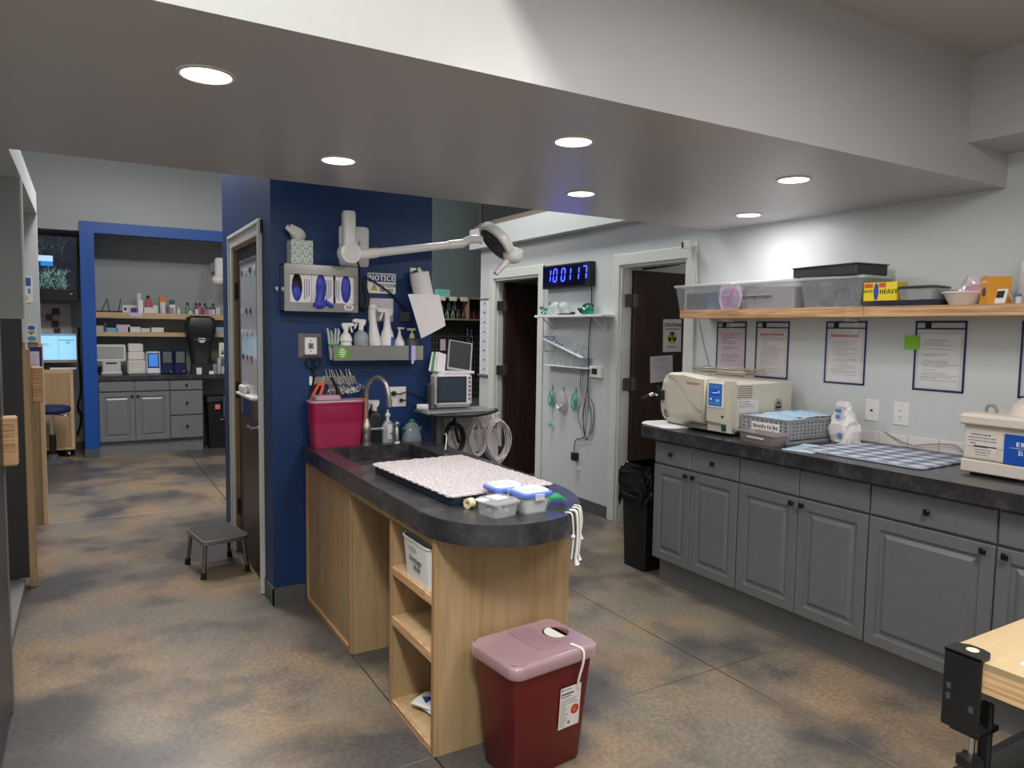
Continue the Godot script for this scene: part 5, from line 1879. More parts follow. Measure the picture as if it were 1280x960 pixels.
func island_things() -> void:
	var s: SurfaceTool
	var Y := 0.89
	# --- pink sharps tub by the sink
	var t := T("pink_sharps_tub", "translucent pink sharps tub by the sink against the blue wall", "sharps container", Vector3(1.197, Y, -3.955))
	s = S()
	loft(s, [rY(rr(0.265, 0.115, 0.02), 0.0), rY(rr(0.295, 0.135, 0.025), 0.236), rY(rr(0.303, 0.143, 0.025), 0.238), rY(rr(0.303, 0.143, 0.025), 0.25)], true, false)
	mesh("tub", s, clear("tub_pink", c8(176, 34, 82), 0.72, 0.2), t)
	s = S()
	loft(s, [rY(rr(0.25, 0.10, 0.02), 0.004), rY(rr(0.262, 0.108, 0.02), 0.10), rY(rr(0.255, 0.10, 0.02), 0.125)], true, true)
	mesh("contents", s, grain("sharps_mix", [c8(150, 40, 70), c8(226, 120, 150), c8(240, 190, 205), c8(180, 70, 100)], 60, 60, 3.0, 0.5, 66), t)
	s = S()
	loft(s, [rY(rr(0.30, 0.14, 0.025), 0.25), rY(rr(0.29, 0.13, 0.025), 0.258)], true, true); bb(s, -0.12, 0.02, 0.256, 0.285, -0.05, 0.045, 0.008)
	mesh("lid", s, mat("lid_lilac", c8(196, 160, 178), 0.35), t)
	s = S()
	tube(s, spl([Vector3(0.10, 0.262, 0.065), Vector3(0.14, 0.262, 0.07), Vector3(0.150, 0.23, 0.07), Vector3(0.145, 0.13, 0.065)], 4), 0.005, 6)
	mesh("strap", s, mat("strap_orange", c8(232, 108, 48), 0.5), t)
	# --- faucet
	t = T("faucet", "brushed gooseneck faucet rising behind the sink", "faucet", Vector3(1.362, Y, -3.915))
	s = S()
	lathe(s, Vector3.ZERO, [[0.030, 0.0], [0.030, 0.006], [0.024, 0.01], [0.023, 0.05], [0.026, 0.054], [0.026, 0.115], [0.022, 0.12], [0.015, 0.15]], 24)
	mesh("body", s, M["brushed"], t)
	s = S()
	tube(s, spl([Vector3(0, 0.14, 0), Vector3(0, 0.28, 0.0), Vector3(0.008, 0.345, 0.015), Vector3(0.036, 0.385, 0.065), Vector3(0.065, 0.36, 0.12), Vector3(0.076, 0.30, 0.142), Vector3(0.079, 0.265, 0.146)], 6), 0.0135, 14)
	mesh("gooseneck", s, M["brushed"], t)
	s = S()
	cyl(s, Vector3(0.079, 0.268, 0.146), Vector3(0.082, 0.225, 0.15), 0.0165, 0.015, 16)
	mesh("spout", s, M["brushed"], t)
	s = S()
	cyl(s, Vector3(0.02, 0.085, 0), Vector3(0.10, 0.087, 0.0), 0.011, 0.009)
	mesh("lever", s, M["steel"], t)
	t = T("soap_dispenser", "short brushed soap dispenser with a ball top next to the faucet", "dispenser", Vector3(1.54, Y, -3.90))
	s = S()
	lathe(s, Vector3.ZERO, [[0.022, 0.0], [0.02, 0.008], [0.013, 0.014], [0.012, 0.085], [0.008, 0.09], [0.008, 0.10]], 18)
	mesh("stem", s, M["brushed"], t)
	s = S()
	ball(s, Vector3(0, 0.112, 0), Vector3(0.017, 0.016, 0.017))
	tube(s, [Vector3(0, 0.06, 0.0), Vector3(-0.04, 0.06, 0.02)], 0.006)
	mesh("head", s, M["brushed"], t)
	# --- bottles by the sink
	t = T("black_spray_bottle", "black spray bottle with a white trigger behind the faucet", "spray bottle", Vector3(1.435, Y, -3.985))
	s = S()
	loft(s, [rY(rr(0.082, 0.055, 0.015), 0.0), rY(rr(0.085, 0.058, 0.015), 0.15), rY(rr(0.05, 0.045, 0.015), 0.175), rY(rr(0.028, 0.028, 0.013), 0.185)], true, true)
	mesh("bottle", s, M["black"], t)
	s = S()
	trigger_head(s, Vector3(0, 0.182, 0), 1.2, 1.0)
	mesh("trigger", s, M["plastic_white"], t)
	t = T("hand_soap", "clear hand soap pump bottle with a white label by the faucet", "pump bottle", Vector3(1.505, Y, -3.955))
	s = S()
	loft(s, [rY(rr(0.068, 0.045, 0.015), 0.0), rY(rr(0.07, 0.046, 0.015), 0.10), rY(rr(0.035, 0.03, 0.014), 0.125)], true, true)
	mesh("bottle", s, clear("soap_clear", c8(206, 210, 214), 0.5, 0.08), t)
	s = S()
	bb(s, -0.008, 0.018, 0.02, 0.105, 0.0225, 0.0245)
	mesh("label", s, M["paper"], t)
	s = S()
	cyl(s, Vector3(0, 0.12, 0), Vector3(0, 0.15, 0), 0.009); ball(s, Vector3(0, 0.158, 0), Vector3(0.016, 0.015, 0.016)); cyl(s, Vector3(0, 0.16, 0), Vector3(0, 0.19, 0), 0.005)
	mesh("pump", s, M["plastic_white"], t)
	t = T("nebulizer_mask", "clear plastic mask with a green port standing by the blue wall", "mask", Vector3(1.655, Y, -3.955))
	s = S()
	loft(s, [rY(rr(0.115, 0.08, 0.03), 0.0), rY(rr(0.105, 0.075, 0.03), 0.04), rY(rr(0.075, 0.06, 0.025), 0.095), rY(rr(0.04, 0.04, 0.018), 0.108)], false, true)
	mesh("dome", s, clear("mask_clear", c8(196, 206, 214), 0.35, 0.06), t)
	s = S()
	lathe(s, Vector3(0, 0.106, 0), [[0.02, 0.0], [0.02, 0.016], [0.016, 0.022]], 16)
	ball(s, Vector3(-0.052, 0.07, 0.01), Vector3(0.014, 0.016, 0.012)); ball(s, Vector3(0.052, 0.07, 0.01), Vector3(0.014, 0.016, 0.012))
	mesh("port", s, mat("port_green", c8(26, 110, 86), 0.3), t)
	# --- fleece pad on a dark cushion
	t = T("padded_table_mat", "dark teal cushion with a speckled fleece cover on the island top", "pad", Vector3(1.372, Y, -2.772), 0.05)
	s = S()
	loft(s, [rY(rr(0.45, 0.73, 0.02), 0.0), rY(rr(0.46, 0.74, 0.025), 0.008), rY(rr(0.46, 0.74, 0.025), 0.03), rY(rr(0.45, 0.73, 0.025), 0.036)], true, true)
	mesh("cushion", s, mat("teal_dark", c8(24, 40, 54), 0.5), t)
	var fleece := grain("fleece", [c8(108, 96, 101), c8(172, 162, 165), c8(202, 194, 196), c8(218, 212, 212)], 70, 70, 2.2, 0.95, 71, 256, 0.7)
	s = S()
	sg += 1
	var gr := []
	var nz := noise(5, 3.0, 3)
	for i in 41:
		var row := []
		for j in 65:
			var u := i / 40.0 - 0.5
			var v := j / 64.0 - 0.5
			var e := maxf(absf(u), absf(v)) * 2.0
			row.append(Vector3(u * 0.475 + 0.003 * sin(j * 1.3), 0.047 + nz.get_noise_2d(u * 6, v * 9) * 0.004 + 0.0022 * sin(i * 2.9) * sin(j * 2.3) - (0.010 if e > 0.995 else 0.0), v * 0.75 + 0.004 * sin(i * 1.7)))
		gr.append(row)
	s.set_smooth_group(sg)
	for i in 40:
		for j in 64:
			quad(s, gr[i][j], gr[i][j + 1], gr[i + 1][j + 1], gr[i + 1][j])
	mesh("fleece_cover", s, fleece, t)
	s = S()
	loft(s, [rY(rr(0.468, 0.744, 0.01), 0.034), rY(rr(0.472, 0.748, 0.01), 0.042)], true, true)
	mesh("fleece_backing", s, mat("backing", c8(226, 222, 222), 0.9), t)
	# --- small things at the rounded end
	t = T("tape_roll", "roll of cream tape lying at the corner of the fleece pad", "tape", Vector3(1.213, Y + 0.019, -2.345), 0.35)
	s = S()
	lathe(s, Vector3(-0.014, 0, 0), [[0.019, 0.0], [0.019, 0.028], [0.010, 0.028], [0.010, 0.0], [0.019, 0.0]], 20, false, false, along(Vector3(1, 0, 0)))
	mesh("roll", s, mat("tape_cream", c8(222, 208, 166), 0.6), t)
	t = T("clear_organizer", "clear hinged plastic box of small parts on the island", "box", Vector3(1.262, Y, -2.222), 0.2)
	s = S()
	loft(s, [rY(rr(0.098, 0.10, 0.01), 0.0), rY(rr(0.108, 0.11, 0.01), 0.045), rY(rr(0.102, 0.104, 0.01), 0.045), rY(rr(0.092, 0.094, 0.01), 0.003)], true, true)
	mesh("tub", s, clear("box_clear", c8(206, 208, 212), 0.35, 0.06), t)
	s = S()
	loft(s, [rY(rr(0.122, 0.124, 0.012), 0.047), rY(rr(0.122, 0.124, 0.012), 0.053), rY(rr(0.10, 0.10, 0.012), 0.062)], true, true)
	var lid := mesh("lid", s, clear("box_lid", c8(200, 202, 206), 0.42, 0.06), t)
	s = S()
	bb(s, -0.03, 0.022, 0.0622, 0.0635, -0.03, 0.03)
	mesh("label", s, M["paper"], lid)
	var rg := RandomNumberGenerator.new()
	rg.seed = 17
	for k in 12:
		s = S()
		ball(s, Vector3(rg.randf_range(-0.034, 0.034), 0.014 + 0.012 * (k % 2), rg.randf_range(-0.034, 0.034)), Vector3(0.012, 0.009, 0.01), 8, 5)
		mesh("small_part", s, [M["white"], M["chrome"], M["rubber"], mat("part_red", c8(150, 40, 60), 0.5)][[0, 0, 1, 2, 0, 3][k % 6]], t)
	for b in [[Vector3(1.395, Y, -2.212), 0.05, c8(226, 224, 226), "clear snap box of cotton with a blue-rimmed lid"], [Vector3(1.352, Y, -2.334), 0.03, c8(232, 150, 160), "clear snap box of pink cotton behind the white cotton one"]]:
		t = T("snap_box", b[3], "box", b[0], b[1])
		s = S()
		loft(s, [rY(rr(0.10, 0.085, 0.018), 0.0), rY(rr(0.124, 0.108, 0.022), 0.062), rY(rr(0.12, 0.104, 0.022), 0.062), rY(rr(0.096, 0.08, 0.018), 0.002)], true, true)
		mesh("tub", s, clear("snap_clear", c8(226, 228, 230), 0.3, 0.1), t)
		s = S()
		var nb := noise(int(b[0].x * 1000), 1.0, 2)
		var rings := []
		for k in 6:
			var f := k / 5.0
			var q := rr(0.090 + 0.022 * f, 0.076 + 0.02 * f, 0.02, 4)
			for i in q.size():
				q[i] *= 0.97 + 0.05 * nb.get_noise_2d(i * 0.9, f * 5)
			rings.append(rY(q, 0.004 + f * 0.046))
		loft(s, rings, true, true)
		mesh("cotton", s, mat("cotton%d" % int(b[2].g8), b[2], 0.95), t)
		s = S()
		loft(s, [rY(rr(0.132, 0.116, 0.022), 0.062), rY(rr(0.134, 0.118, 0.022), 0.066), rY(rr(0.134, 0.118, 0.022), 0.074), rY(rr(0.118, 0.102, 0.02), 0.078)], true, true)
		mesh("lid_rim", s, mat("lid_blue", c8(96, 122, 214), 0.4), t)
		s = S()
		loft(s, [rY(rr(0.116, 0.10, 0.02), 0.078), rY(rr(0.108, 0.092, 0.02), 0.084), rY(rr(0.09, 0.074, 0.02), 0.082)], true, true)
		mesh("lid_top", s, mat("lid_pale", c8(212, 216, 230), 0.3), t)
		for k in [-1, 1]:
			s = S()
			bb(s, -0.02, 0.02, 0.05, 0.074, k * 0.06 - 0.004, k * 0.06 + 0.004, 0.002)
			mesh("clasp", s, clear("clasp", c8(226, 228, 236), 0.6, 0.1), t)
	t = T("green_clip", "folded green plastic clip lying on the rounded island end", "clip", Vector3(1.535, Y, -2.262), -0.3)
	s = S()
	prism(s, PackedVector2Array([Vector2(-0.045, 0.0), Vector2(-0.03, 0.018), Vector2(-0.02, 0.03), Vector2(0.02, 0.034), Vector2(0.045, 0.018), Vector2(0.045, 0.014), Vector2(0.018, 0.026), Vector2(-0.018, 0.022), Vector2(-0.035, 0.0)]), -0.035, 0.03)
	mesh("clip", s, mat("clip_green", c8(28, 152, 84), 0.4), t)
	var tie := mat("tie_white", c8(226, 220, 214), 0.9)
	for b in [[1.50, -2.108, 0.165, 0.003, "thin white gauze tie with a knot hanging over the island edge"], [1.534, -2.128, 0.175, 0.0052, "wide white gauze strip hanging straight over the island edge"], [1.566, -2.156, 0.17, 0.004, "white gauze strip with a frayed end over the island edge"], [1.590, -2.180, 0.10, 0.0036, "short white gauze strip farthest round the island edge"]]:
		t = T("gauze_tie", b[4], "tie", Vector3(b[0], Y, b[1]))
		s = S()
		var o := Vector3(0.45, 0, 0.9).normalized()
		tube(s, spl([-o * 0.02 + Vector3(0, 0.002, 0), o * 0.004 + Vector3(0, 0.002, 0), o * 0.012 + Vector3(0, -0.02, 0), o * 0.013 + Vector3(0.003, -b[2] * 0.55, 0), o * 0.012 + Vector3(-0.003, -b[2], 0)], 5), b[3], 6)
		mesh("strip", s, tie, t)
		s = S()
		if b[3] < 0.0031:
			ball(s, o * 0.014 + Vector3(0.001, -b[2] * 0.5, 0), Vector3(0.009, 0.008, 0.008), 8, 5)
		else:
			cyl(s, o * 0.012 + Vector3(-0.003, -b[2], 0), o * 0.016 + Vector3(0.0, -b[2] - 0.022, 0), b[3], b[3] * 2.0, 8)
		mesh("end", s, tie, t)
	# --- white basket in the cubby
	t = T("cubby_basket", "white plastic basket with handwriting in the top cubby", "basket", Vector3(1.165, 0.59, -2.485), RW)
	s = S()
	loft(s, [rY(rr(0.26, 0.20, 0.04), 0.0), rY(rr(0.285, 0.225, 0.045), 0.155), rY(rr(0.291, 0.231, 0.045), 0.157), rY(rr(0.291, 0.231, 0.045), 0.162), rY(rr(0.279, 0.219, 0.045), 0.162), rY(rr(0.254, 0.194, 0.04), 0.004)], true, true)
	mesh("basket", s, M["plastic_white"], t)
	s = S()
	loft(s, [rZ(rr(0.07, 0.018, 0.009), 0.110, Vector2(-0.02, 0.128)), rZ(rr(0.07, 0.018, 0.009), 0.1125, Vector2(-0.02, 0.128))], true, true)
	mesh("grip_hole_patch", s, mat("grip_opening_shade", c8(176, 172, 166), 0.6), t)  # raised patch painted as the grip opening, shaded contents in its grey
	words("Bandage", 0.019, M["ink"], t, Vector3(0.0, 0.085, 0.1085), Vector3(-0.08, 0, -0.03), 1.1, true)
	words("Mats", 0.019, M["ink"], t, Vector3(0.01, 0.055, 0.1060), Vector3(-0.08, 0, -0.03), 1.1, true)
	rg.seed = 4
	for k in 6:
		var g := T("gauze_pack", ["white wrapped gauze pack heaped in the cubby basket", "pale grey gauze pack heaped in the cubby basket"][k % 2], "gauze", Vector3(1.165 + rg.randf_range(-0.06, 0.05), 0.70 + (k % 2) * 0.022, -2.485 + (k - 2.5) * 0.036), RW + rg.randf_range(-0.6, 0.6), "gauze packs in the cubby basket")
		s = S()
		bb(s, -0.045, 0.045, 0.0, 0.03, -0.03, 0.03, 0.011)
		mesh("pack", s, [M["paper"], mat("gauze_grey", c8(188, 186, 180), 0.8)][k % 2], g)
	# --- packets on the bottom shelf
	for k in 3:
		t = T("dressing_packet", ["white packet with a blue corner on the lowest island shelf", "white packet under the blue-cornered one on the lowest shelf", "white packet lying flat at the front of the lowest shelf"][k], "packet", Vector3(1.165 + k * 0.012, 0.0305 + [0.026, 0.013, 0.0][k], -2.55 + k * 0.025), [0.5, 0.15, -0.2][k])
		s = S()
		loft(s, [rY(rr(0.10, 0.15, 0.01), 0.0), rY(rr(0.104, 0.154, 0.01), 0.004), rY(rr(0.09, 0.14, 0.01), 0.013)], true, true)
		mesh("packet", s, M["paper"], t)
		s = S()
		if k == 0:
			prism(s, PackedVector2Array([Vector2(-0.035, 0.01), Vector2(0.03, 0.01), Vector2(0.0, 0.055)]), 0.0131, 0.0136, FLAT())
		else:
			bb(s, -0.035, 0.03, 0.0131, 0.0136, 0.01, 0.03)
		mesh("print", s, mat("packet_blue", c8(30, 84, 160), 0.5), t)
	# --- red sharps bin on the floor
	t = T("red_sharps_bin", "large dark red sharps bin with a pale translucent lid on the floor", "sharps container", Vector3(1.362, 0, -2.118), 0.10)
	var red := mat("bin_red", c8(94, 10, 16), 0.3)
	s = S()
	loft(s, [rY(rr(0.29, 0.175, 0.02), 0.0), rY(rr(0.30, 0.185, 0.022), 0.01), rY(rr(0.355, 0.245, 0.025), 0.395), rY(rr(0.37, 0.26, 0.025), 0.40), rY(rr(0.37, 0.26, 0.025), 0.41)], true, false)
	mesh("bin", s, red, t)
	s = S()
	bb(s, -0.15, 0.15, 0.36, 0.365, -0.1, 0.1)
	mesh("inner_floor", s, mat("bin_inside", c8(92, 16, 22), 0.5), t)
	var lidm := clear("lid_frost", c8(196, 162, 170), 0.62, 0.22)
	s = S()
	# lid plate with a round opening
	var outer := rr(0.395, 0.285, 0.03, 8)
	loft(s, [rY(rr(0.385, 0.285, 0.04, 8), 0.395), rY(rr(0.39, 0.29, 0.04, 8), 0.40), rY(rr(0.39, 0.29, 0.04, 8), 0.428), rY(rr(0.382, 0.282, 0.038, 8), 0.436), rY(rr(0.366, 0.266, 0.03, 8), 0.44)], false, false)
	var hole := PackedVector2Array()
	var rim := rr(0.366, 0.266, 0.03, 8)
	var hc := Vector2(0.115, 0.02)
	rim = PackedVector2Array()
	for i in 64:
		var d := Vector2.from_angle(TAU * i / 64)
		hole.append(hc + d * 0.05)
		var lo := 0.05
		var hi := 0.4
		for k in 16:
			var md := (lo + hi) / 2
			var q := (hc + d * md).abs() - Vector2(0.183 - 0.03, 0.133 - 0.03)
			if Vector2(maxf(q.x, 0), maxf(q.y, 0)).length() + minf(maxf(q.x, q.y), 0.0) < 0.03:
				lo = md
			else:
				hi = md
		rim.append(hc + d * lo)
	loft(s, [rY(rim, 0.44), rY(hole, 0.440), rY(hole, 0.434)], false, false, false)
	var ld := mesh("lid", s, lidm, t)
	s = S()
	loft(s, [rY(rr(0.094, 0.20, 0.006), 0.440, Vector2(0.008, -0.01)), rY(rr(0.09, 0.196, 0.006), 0.4445, Vector2(0.008, -0.01))], true, true)
	mesh("hinged_flap", s, clear("flap_frost", c8(176, 138, 150), 0.8, 0.3), ld)
	s = S()
	var half := PackedVector2Array()
	for i in 13:
		var a := 0.5 * PI + PI * i / 12
		half.append(Vector2(0.115 + cos(a) * 0.049 + 0.008, 0.02 + sin(a) * 0.049))
	prism(s, half, 0.436, 0.438, FLAT())
	mesh("inner_cover", s, M["white"], ld)
	s = S()
	tube(s, spl([Vector3(0.085, 0.445, 0.10), Vector3(0.10, 0.438, 0.146), Vector3(0.102, 0.40, 0.152), Vector3(0.10, 0.32, 0.13), Vector3(0.105, 0.29, 0.124)], 5), 0.0045, 6)
	mesh("hanging_tie", s, tie, t)
	var im := Image.create_empty(96, 160, false, Image.FORMAT_RGB8)
	im.fill(c8(214, 206, 206))
	rg.seed = 88
	im.fill_rect(Rect2i(4, 5, 8, 6), c8(40, 36, 40)); im.fill_rect(Rect2i(16, 7, 34, 3), c8(90, 84, 88))
	im.fill_rect(Rect2i(4, 22, 58, 7), c8(90, 84, 90)); im.fill_rect(Rect2i(4, 34, 46, 5), c8(110, 104, 108))
	for k in 18:
		im.fill_rect(Rect2i(4, 48 + k * 6, rg.randi_range(20, 40) if k > 3 else rg.randi_range(60, 84), 2), c8(120, 112, 116))
	for y in 160:
		for x in 96:
			var d := Vector2(x - 72, y - 96).length()
			if d < 19:
				im.set_pixel(x, y, c8(180, 40, 30) if d > 12 or (int(atan2(y - 96, x - 72) * 3 / PI * 2) % 2 == 0 and d > 4) else c8(206, 110, 50))
	im.fill_rect(Rect2i(42, 136, 11, 12), c8(70, 110, 96))
	var lb := sheet("label", 0.095, 0.155, picture("bin_label", im), t, Vector3(0.075, 0.225, 0.1215), Vector3(0.078, 0, 0))
	lb.position.z = 0.1135

func seg_digit(parent: Node, d: int, x: float, m: Material) -> void:
	var on: Array = {0: [1, 1, 1, 1, 1, 1, 0], 1: [0, 1, 1, 0, 0, 0, 0], 7: [1, 1, 1, 0, 0, 0, 0]}[d]
	var s := S()
	var w := 0.026
	var h := 0.054
	var sh := func(v: Vector2) -> Vector2: return Vector2(x + v.x + v.y * 0.1, v.y)
	var bars := [[Vector2(-w, h * 2 - 0.0), Vector2(w, h * 2)], [Vector2(w, h * 2), Vector2(w, h)], [Vector2(w, h), Vector2(w, 0)], [Vector2(-w, 0), Vector2(w, 0)], [Vector2(-w, h), Vector2(-w, 0)], [Vector2(-w, h * 2), Vector2(-w, h)], [Vector2(-w, h), Vector2(w, h)]]
	for i in 7:
		if on[i] == 0:
			continue
		var a: Vector2 = bars[i][0]
		var b: Vector2 = bars[i][1]
		var u := (b - a).normalized()
		a += u * 0.006
		b -= u * 0.006
		var n := Vector2(-u.y, u.x) * 0.0055
		prism(s, PackedVector2Array([sh.call(a + n), sh.call(a - n), sh.call(b - n), sh.call(b + n)]), 0.0, 0.002)
	mesh("digit", s, m, parent, Vector3(0, 0.06, 0.0655))

func clock_wall_things() -> void:
	var s: SurfaceTool
	# --- LED clock
	var t := T("digital_clock", "long black digital wall clock with glowing blue numerals", "clock", Vector3(3.70, 1.928, -5.265), RW)
	s = S()
	bb(s, -0.36, 0.36, 0.0, 0.207, 0.0, 0.063, 0.004)
	mesh("housing", s, M["black"], t)
	s = S()
	bb(s, -0.345, 0.30, 0.014, 0.193, 0.063, 0.0652)
	mesh("face", s, mat("clock_face", c8(10, 12, 40), 0.15), t)
	var led := glow("clock_led", Color(0.16, 0.2, 1.0), 9.0)
	for d in [[1, -0.250], [0, -0.148], [0, -0.022], [1, 0.063], [1, 0.185], [7, 0.293]]:
		seg_digit(t, d[0], d[1] - 0.006, led)
	var l := AreaLight3D.new()
	l.name = "clock_lamp"
	l.area_size = Vector2(0.6, 0.12)
	l.light_energy = 0.12
	l.light_color = Color(0.12, 0.14, 1.0)
	l.shadow_enabled = true
	add_child(l, true)
	l.position = Vector3(3.62, 2.03, -5.265)
	l.rotation_degrees.y = 90.0
	s = S()
	tube(s, spl([Vector3(0.33, 0.0, 0.02), Vector3(0.325, -0.06, 0.012), Vector3(0.33, -0.23, 0.012), Vector3(0.31, -0.36, 0.012), Vector3(0.30, -0.5, 0.012), Vector3(0.31, -0.68, 0.014), Vector3(0.30, -0.85, 0.014), Vector3(0.25, -1.12, 0.016), Vector3(0.27, -1.28, 0.016), Vector3(0.15, -1.33, 0.016), Vector3(0.15, -1.43, 0.03)], 5), 0.0045, 6)
	var ck := T("clock_cable", "thin black cable running down the wall from the digital clock", "cable", Vector3(3.70, 1.928, -5.265), RW)
	mesh("cable", s, M["black"], ck)
	# --- thin shelf
	t = T("mask_shelf", "narrow white shelf of anaesthesia masks under the wall clock", "shelf", Vector3(3.70, 1.667, -5.118), RW)
	s = S()
	bb(s, -0.50, 0.50, 0.0, 0.02, 0.0, 0.15, 0.003)
	mesh("board", s, M["white"], t)
	for x in [-0.40, 0.36]:
		s = S()
		bb(s, x - 0.012, x + 0.012, -0.12, 0.0, 0.0, 0.004); tube(s, [Vector3(x, -0.11, 0.004), Vector3(x, -0.004, 0.12)], 0.006, 6)
		mesh("bracket", s, M["trim"], t)
	var Y := 1.687
	var greenm := clear("green_clear", c8(24, 148, 116), 0.7, 0.1)
	var clr := clear("dome_clear", c8(224, 228, 232), 0.4, 0.06)
	for k in [[-5.60, 0.03, 0.055, "small clear mask with a green collar at the end of the narrow shelf"], [-5.535, 0.022, 0.04, "tiny green-collared mask beside the larger end one"], [-5.47, 0.02, 0.09, "slim clear mask with a green stopper by the big domes"]]:
		var o := T("small_mask", k[3], "mask", Vector3(3.62, Y, k[0]), RW)
		s = S()
		lathe(s, Vector3.ZERO, [[k[1], 0.0], [k[1] * 0.95, k[2] * 0.5], [k[1] * 0.6, k[2]]], 16, true, true)
		mesh("cup", s, clr, o)
		s = S()
		lathe(s, Vector3(0, k[2], 0), [[k[1] * 0.62, 0.0], [k[1] * 0.75, 0.01], [k[1] * 0.6, 0.028]], 16)
		ball(s, Vector3(k[1] * 0.7, k[2] * 0.6, 0.015), Vector3(0.014, 0.014, 0.012), 10, 6)
		mesh("collar", s, greenm, o)
	for k in [[-5.385, 0.062, "large clear dome mask lying on the narrow shelf"], [-5.255, 0.060, "second clear dome mask touching the first on the narrow shelf"]]:
		var o := T("dome_mask", k[2], "mask", Vector3(3.625, Y, k[0]), RW)
		s = S()
		ball(s, Vector3(0, k[1], 0), Vector3(k[1], k[1], k[1] * 0.8), 20, 12)
		mesh("dome", s, clr, o)
		s = S()
		for r in [[0.85, 0.3], [0.6, 0.62], [0.35, 0.85]]:
			var ring_ := []
			for i in 20:
				var a := TAU * i / 20
				ring_.append(Vector3(cos(a) * k[1] * r[0], k[1] + sin(a) * k[1] * r[0], k[1] * 0.8 * sqrt(1 - r[0] * r[0]) + 0.003))
			tube(s, ring_, 0.0035, 6, true)
		mesh("rim", s, mat("rim_clear", c8(226, 230, 234), 0.12), o)
	t = T("laryngoscope", "black laryngoscope handle lying along the narrow shelf", "laryngoscope", Vector3(3.575, Y + 0.008, -5.10), RW)
	s = S()
	tube(s, [Vector3(-0.16, 0, 0), Vector3(0.04, 0, 0)], 0.007, 8); ball(s, Vector3(0.05, 0.006, 0.0), Vector3(0.035, 0.013, 0.018))
	mesh("handle", s, M["black"], t)
	t = T("black_mask", "black rubber mask with a green ring at the shelf's end", "mask", Vector3(3.62, Y, -4.90), RW)
	s = S()
	ball(s, Vector3(-0.05, 0.035, 0.0), Vector3(0.05, 0.03, 0.04)); ball(s, Vector3(-0.005, 0.07, -0.01), Vector3(0.065, 0.03, 0.04)); tube(s, [Vector3(-0.1, 0.05, 0.02), Vector3(-0.05, 0.03, 0.03)], 0.012, 8)
	mesh("cushion", s, M["rubber"], t)
	s = S()
	lathe(s, Vector3(0.03, 0.03, 0.02), [[0.052, -0.018], [0.056, 0.0], [0.045, 0.02], [0.02, 0.024]], 20, true, true, along(Vector3(0.3, 0.2, 1)))
	mesh("ring", s, greenm, t)
	# --- acrylic tube rack
	t = T("tube_rack", "clear acrylic rack of breathing tubes below the narrow shelf", "rack", Vector3(3.70, 1.237, -5.27), RW)
	s = S()
	box(s, Vector3(-0.005, 0.163, 0.055), Vector3(0.63, 0.012, 0.06), 0.002, Basis(Vector3(0, 0, 1), -0.245))
	mesh("slanted_bar", s, M["white"], t)
	s = S()
	bb(s, -0.30, 0.36, -0.006, 0.004, 0.0, 0.075, 0.002)
	mesh("lower_bar", s, M["white"], t)
	s = S()
	prism(s, PackedVector2Array([Vector2(-0.30, 0.0), Vector2(0.36, 0.0), Vector2(0.36, 0.085), Vector2(0.30, 0.085), Vector2(-0.30, 0.24)]), 0.0, 0.006)
	mesh("back_plate", s, clear("acrylic", c8(222, 232, 236), 0.2, 0.08), t)
	var rg := RandomNumberGenerator.new()
	rg.seed = 12
	for k in 15:
		var x := -0.285 + k * 0.041
		var top := 0.235 - (x + 0.285) * 0.25
		var o := T("breathing_tube", "clear breathing tube with a colourless connector in the acrylic rack", "tube", Vector3(3.70, 1.241, -5.27 + x), RW, "breathing tubes in the acrylic rack")
		s = S()
		tube(s, spl([Vector3(0, 0.0, 0.045), Vector3(0.004, top * 0.6, 0.05), Vector3(0.012, top, 0.055), Vector3(0.03 + rg.randf() * 0.03, top + 0.05 + rg.randf() * 0.05, 0.035)], 4), 0.0052, 7)
		mesh("tube", s, clear("tube_clear", c8(214, 224, 228), 0.4, 0.12), o)
		s = S()
		cyl(s, Vector3(0.004, top - 0.004, 0.05), Vector3(0.01, top + 0.018, 0.054), 0.0075)
		if rg.randf() < 0.35:
			o.set_meta("label", "clear breathing tube with a blue connector in the acrylic rack")
			mesh("connector", s, mat("connector_blue", c8(86, 134, 190), 0.4), o)
		else:
			mesh("connector", s, mat("connector_pale", c8(206, 214, 218), 0.3), o)
	t = T("small_chart", "small blue-edged chart partly behind the acrylic tube rack", "chart", Vector3(3.70, 1.428, -5.58), RW)
	s = S()
	bb(s, -0.083, 0.083, -0.072, 0.072, 0.0, 0.003)
	mesh("border", s, mat("sleeve_navy", Color.WHITE), t)
	sheet("page", 0.14, 0.125, printed("chart_page", 64, 64, c8(206, 206, 216), c8(120, 120, 140), 77, 0.1, 0.9, 0.1, 0.9, 8), t, Vector3(0, 0, 0.003))
	# --- thermostat
	t = T("thermostat", "square white thermostat with a dark screen beside the tube rack", "thermostat", Vector3(3.70, 1.211, -4.855), RW)
	s = S()
	loft(s, [rZ(rr(0.165, 0.098, 0.006), 0), rZ(rr(0.165, 0.098, 0.006), 0.018), rZ(rr(0.155, 0.09, 0.006), 0.022)], true, true, false)
	mesh("case", s, M["plastic_white"], t)
	s = S()
	bb(s, -0.042, 0.03, -0.02, 0.028, 0.022, 0.0235)
	mesh("screen", s, M["ink"], t)
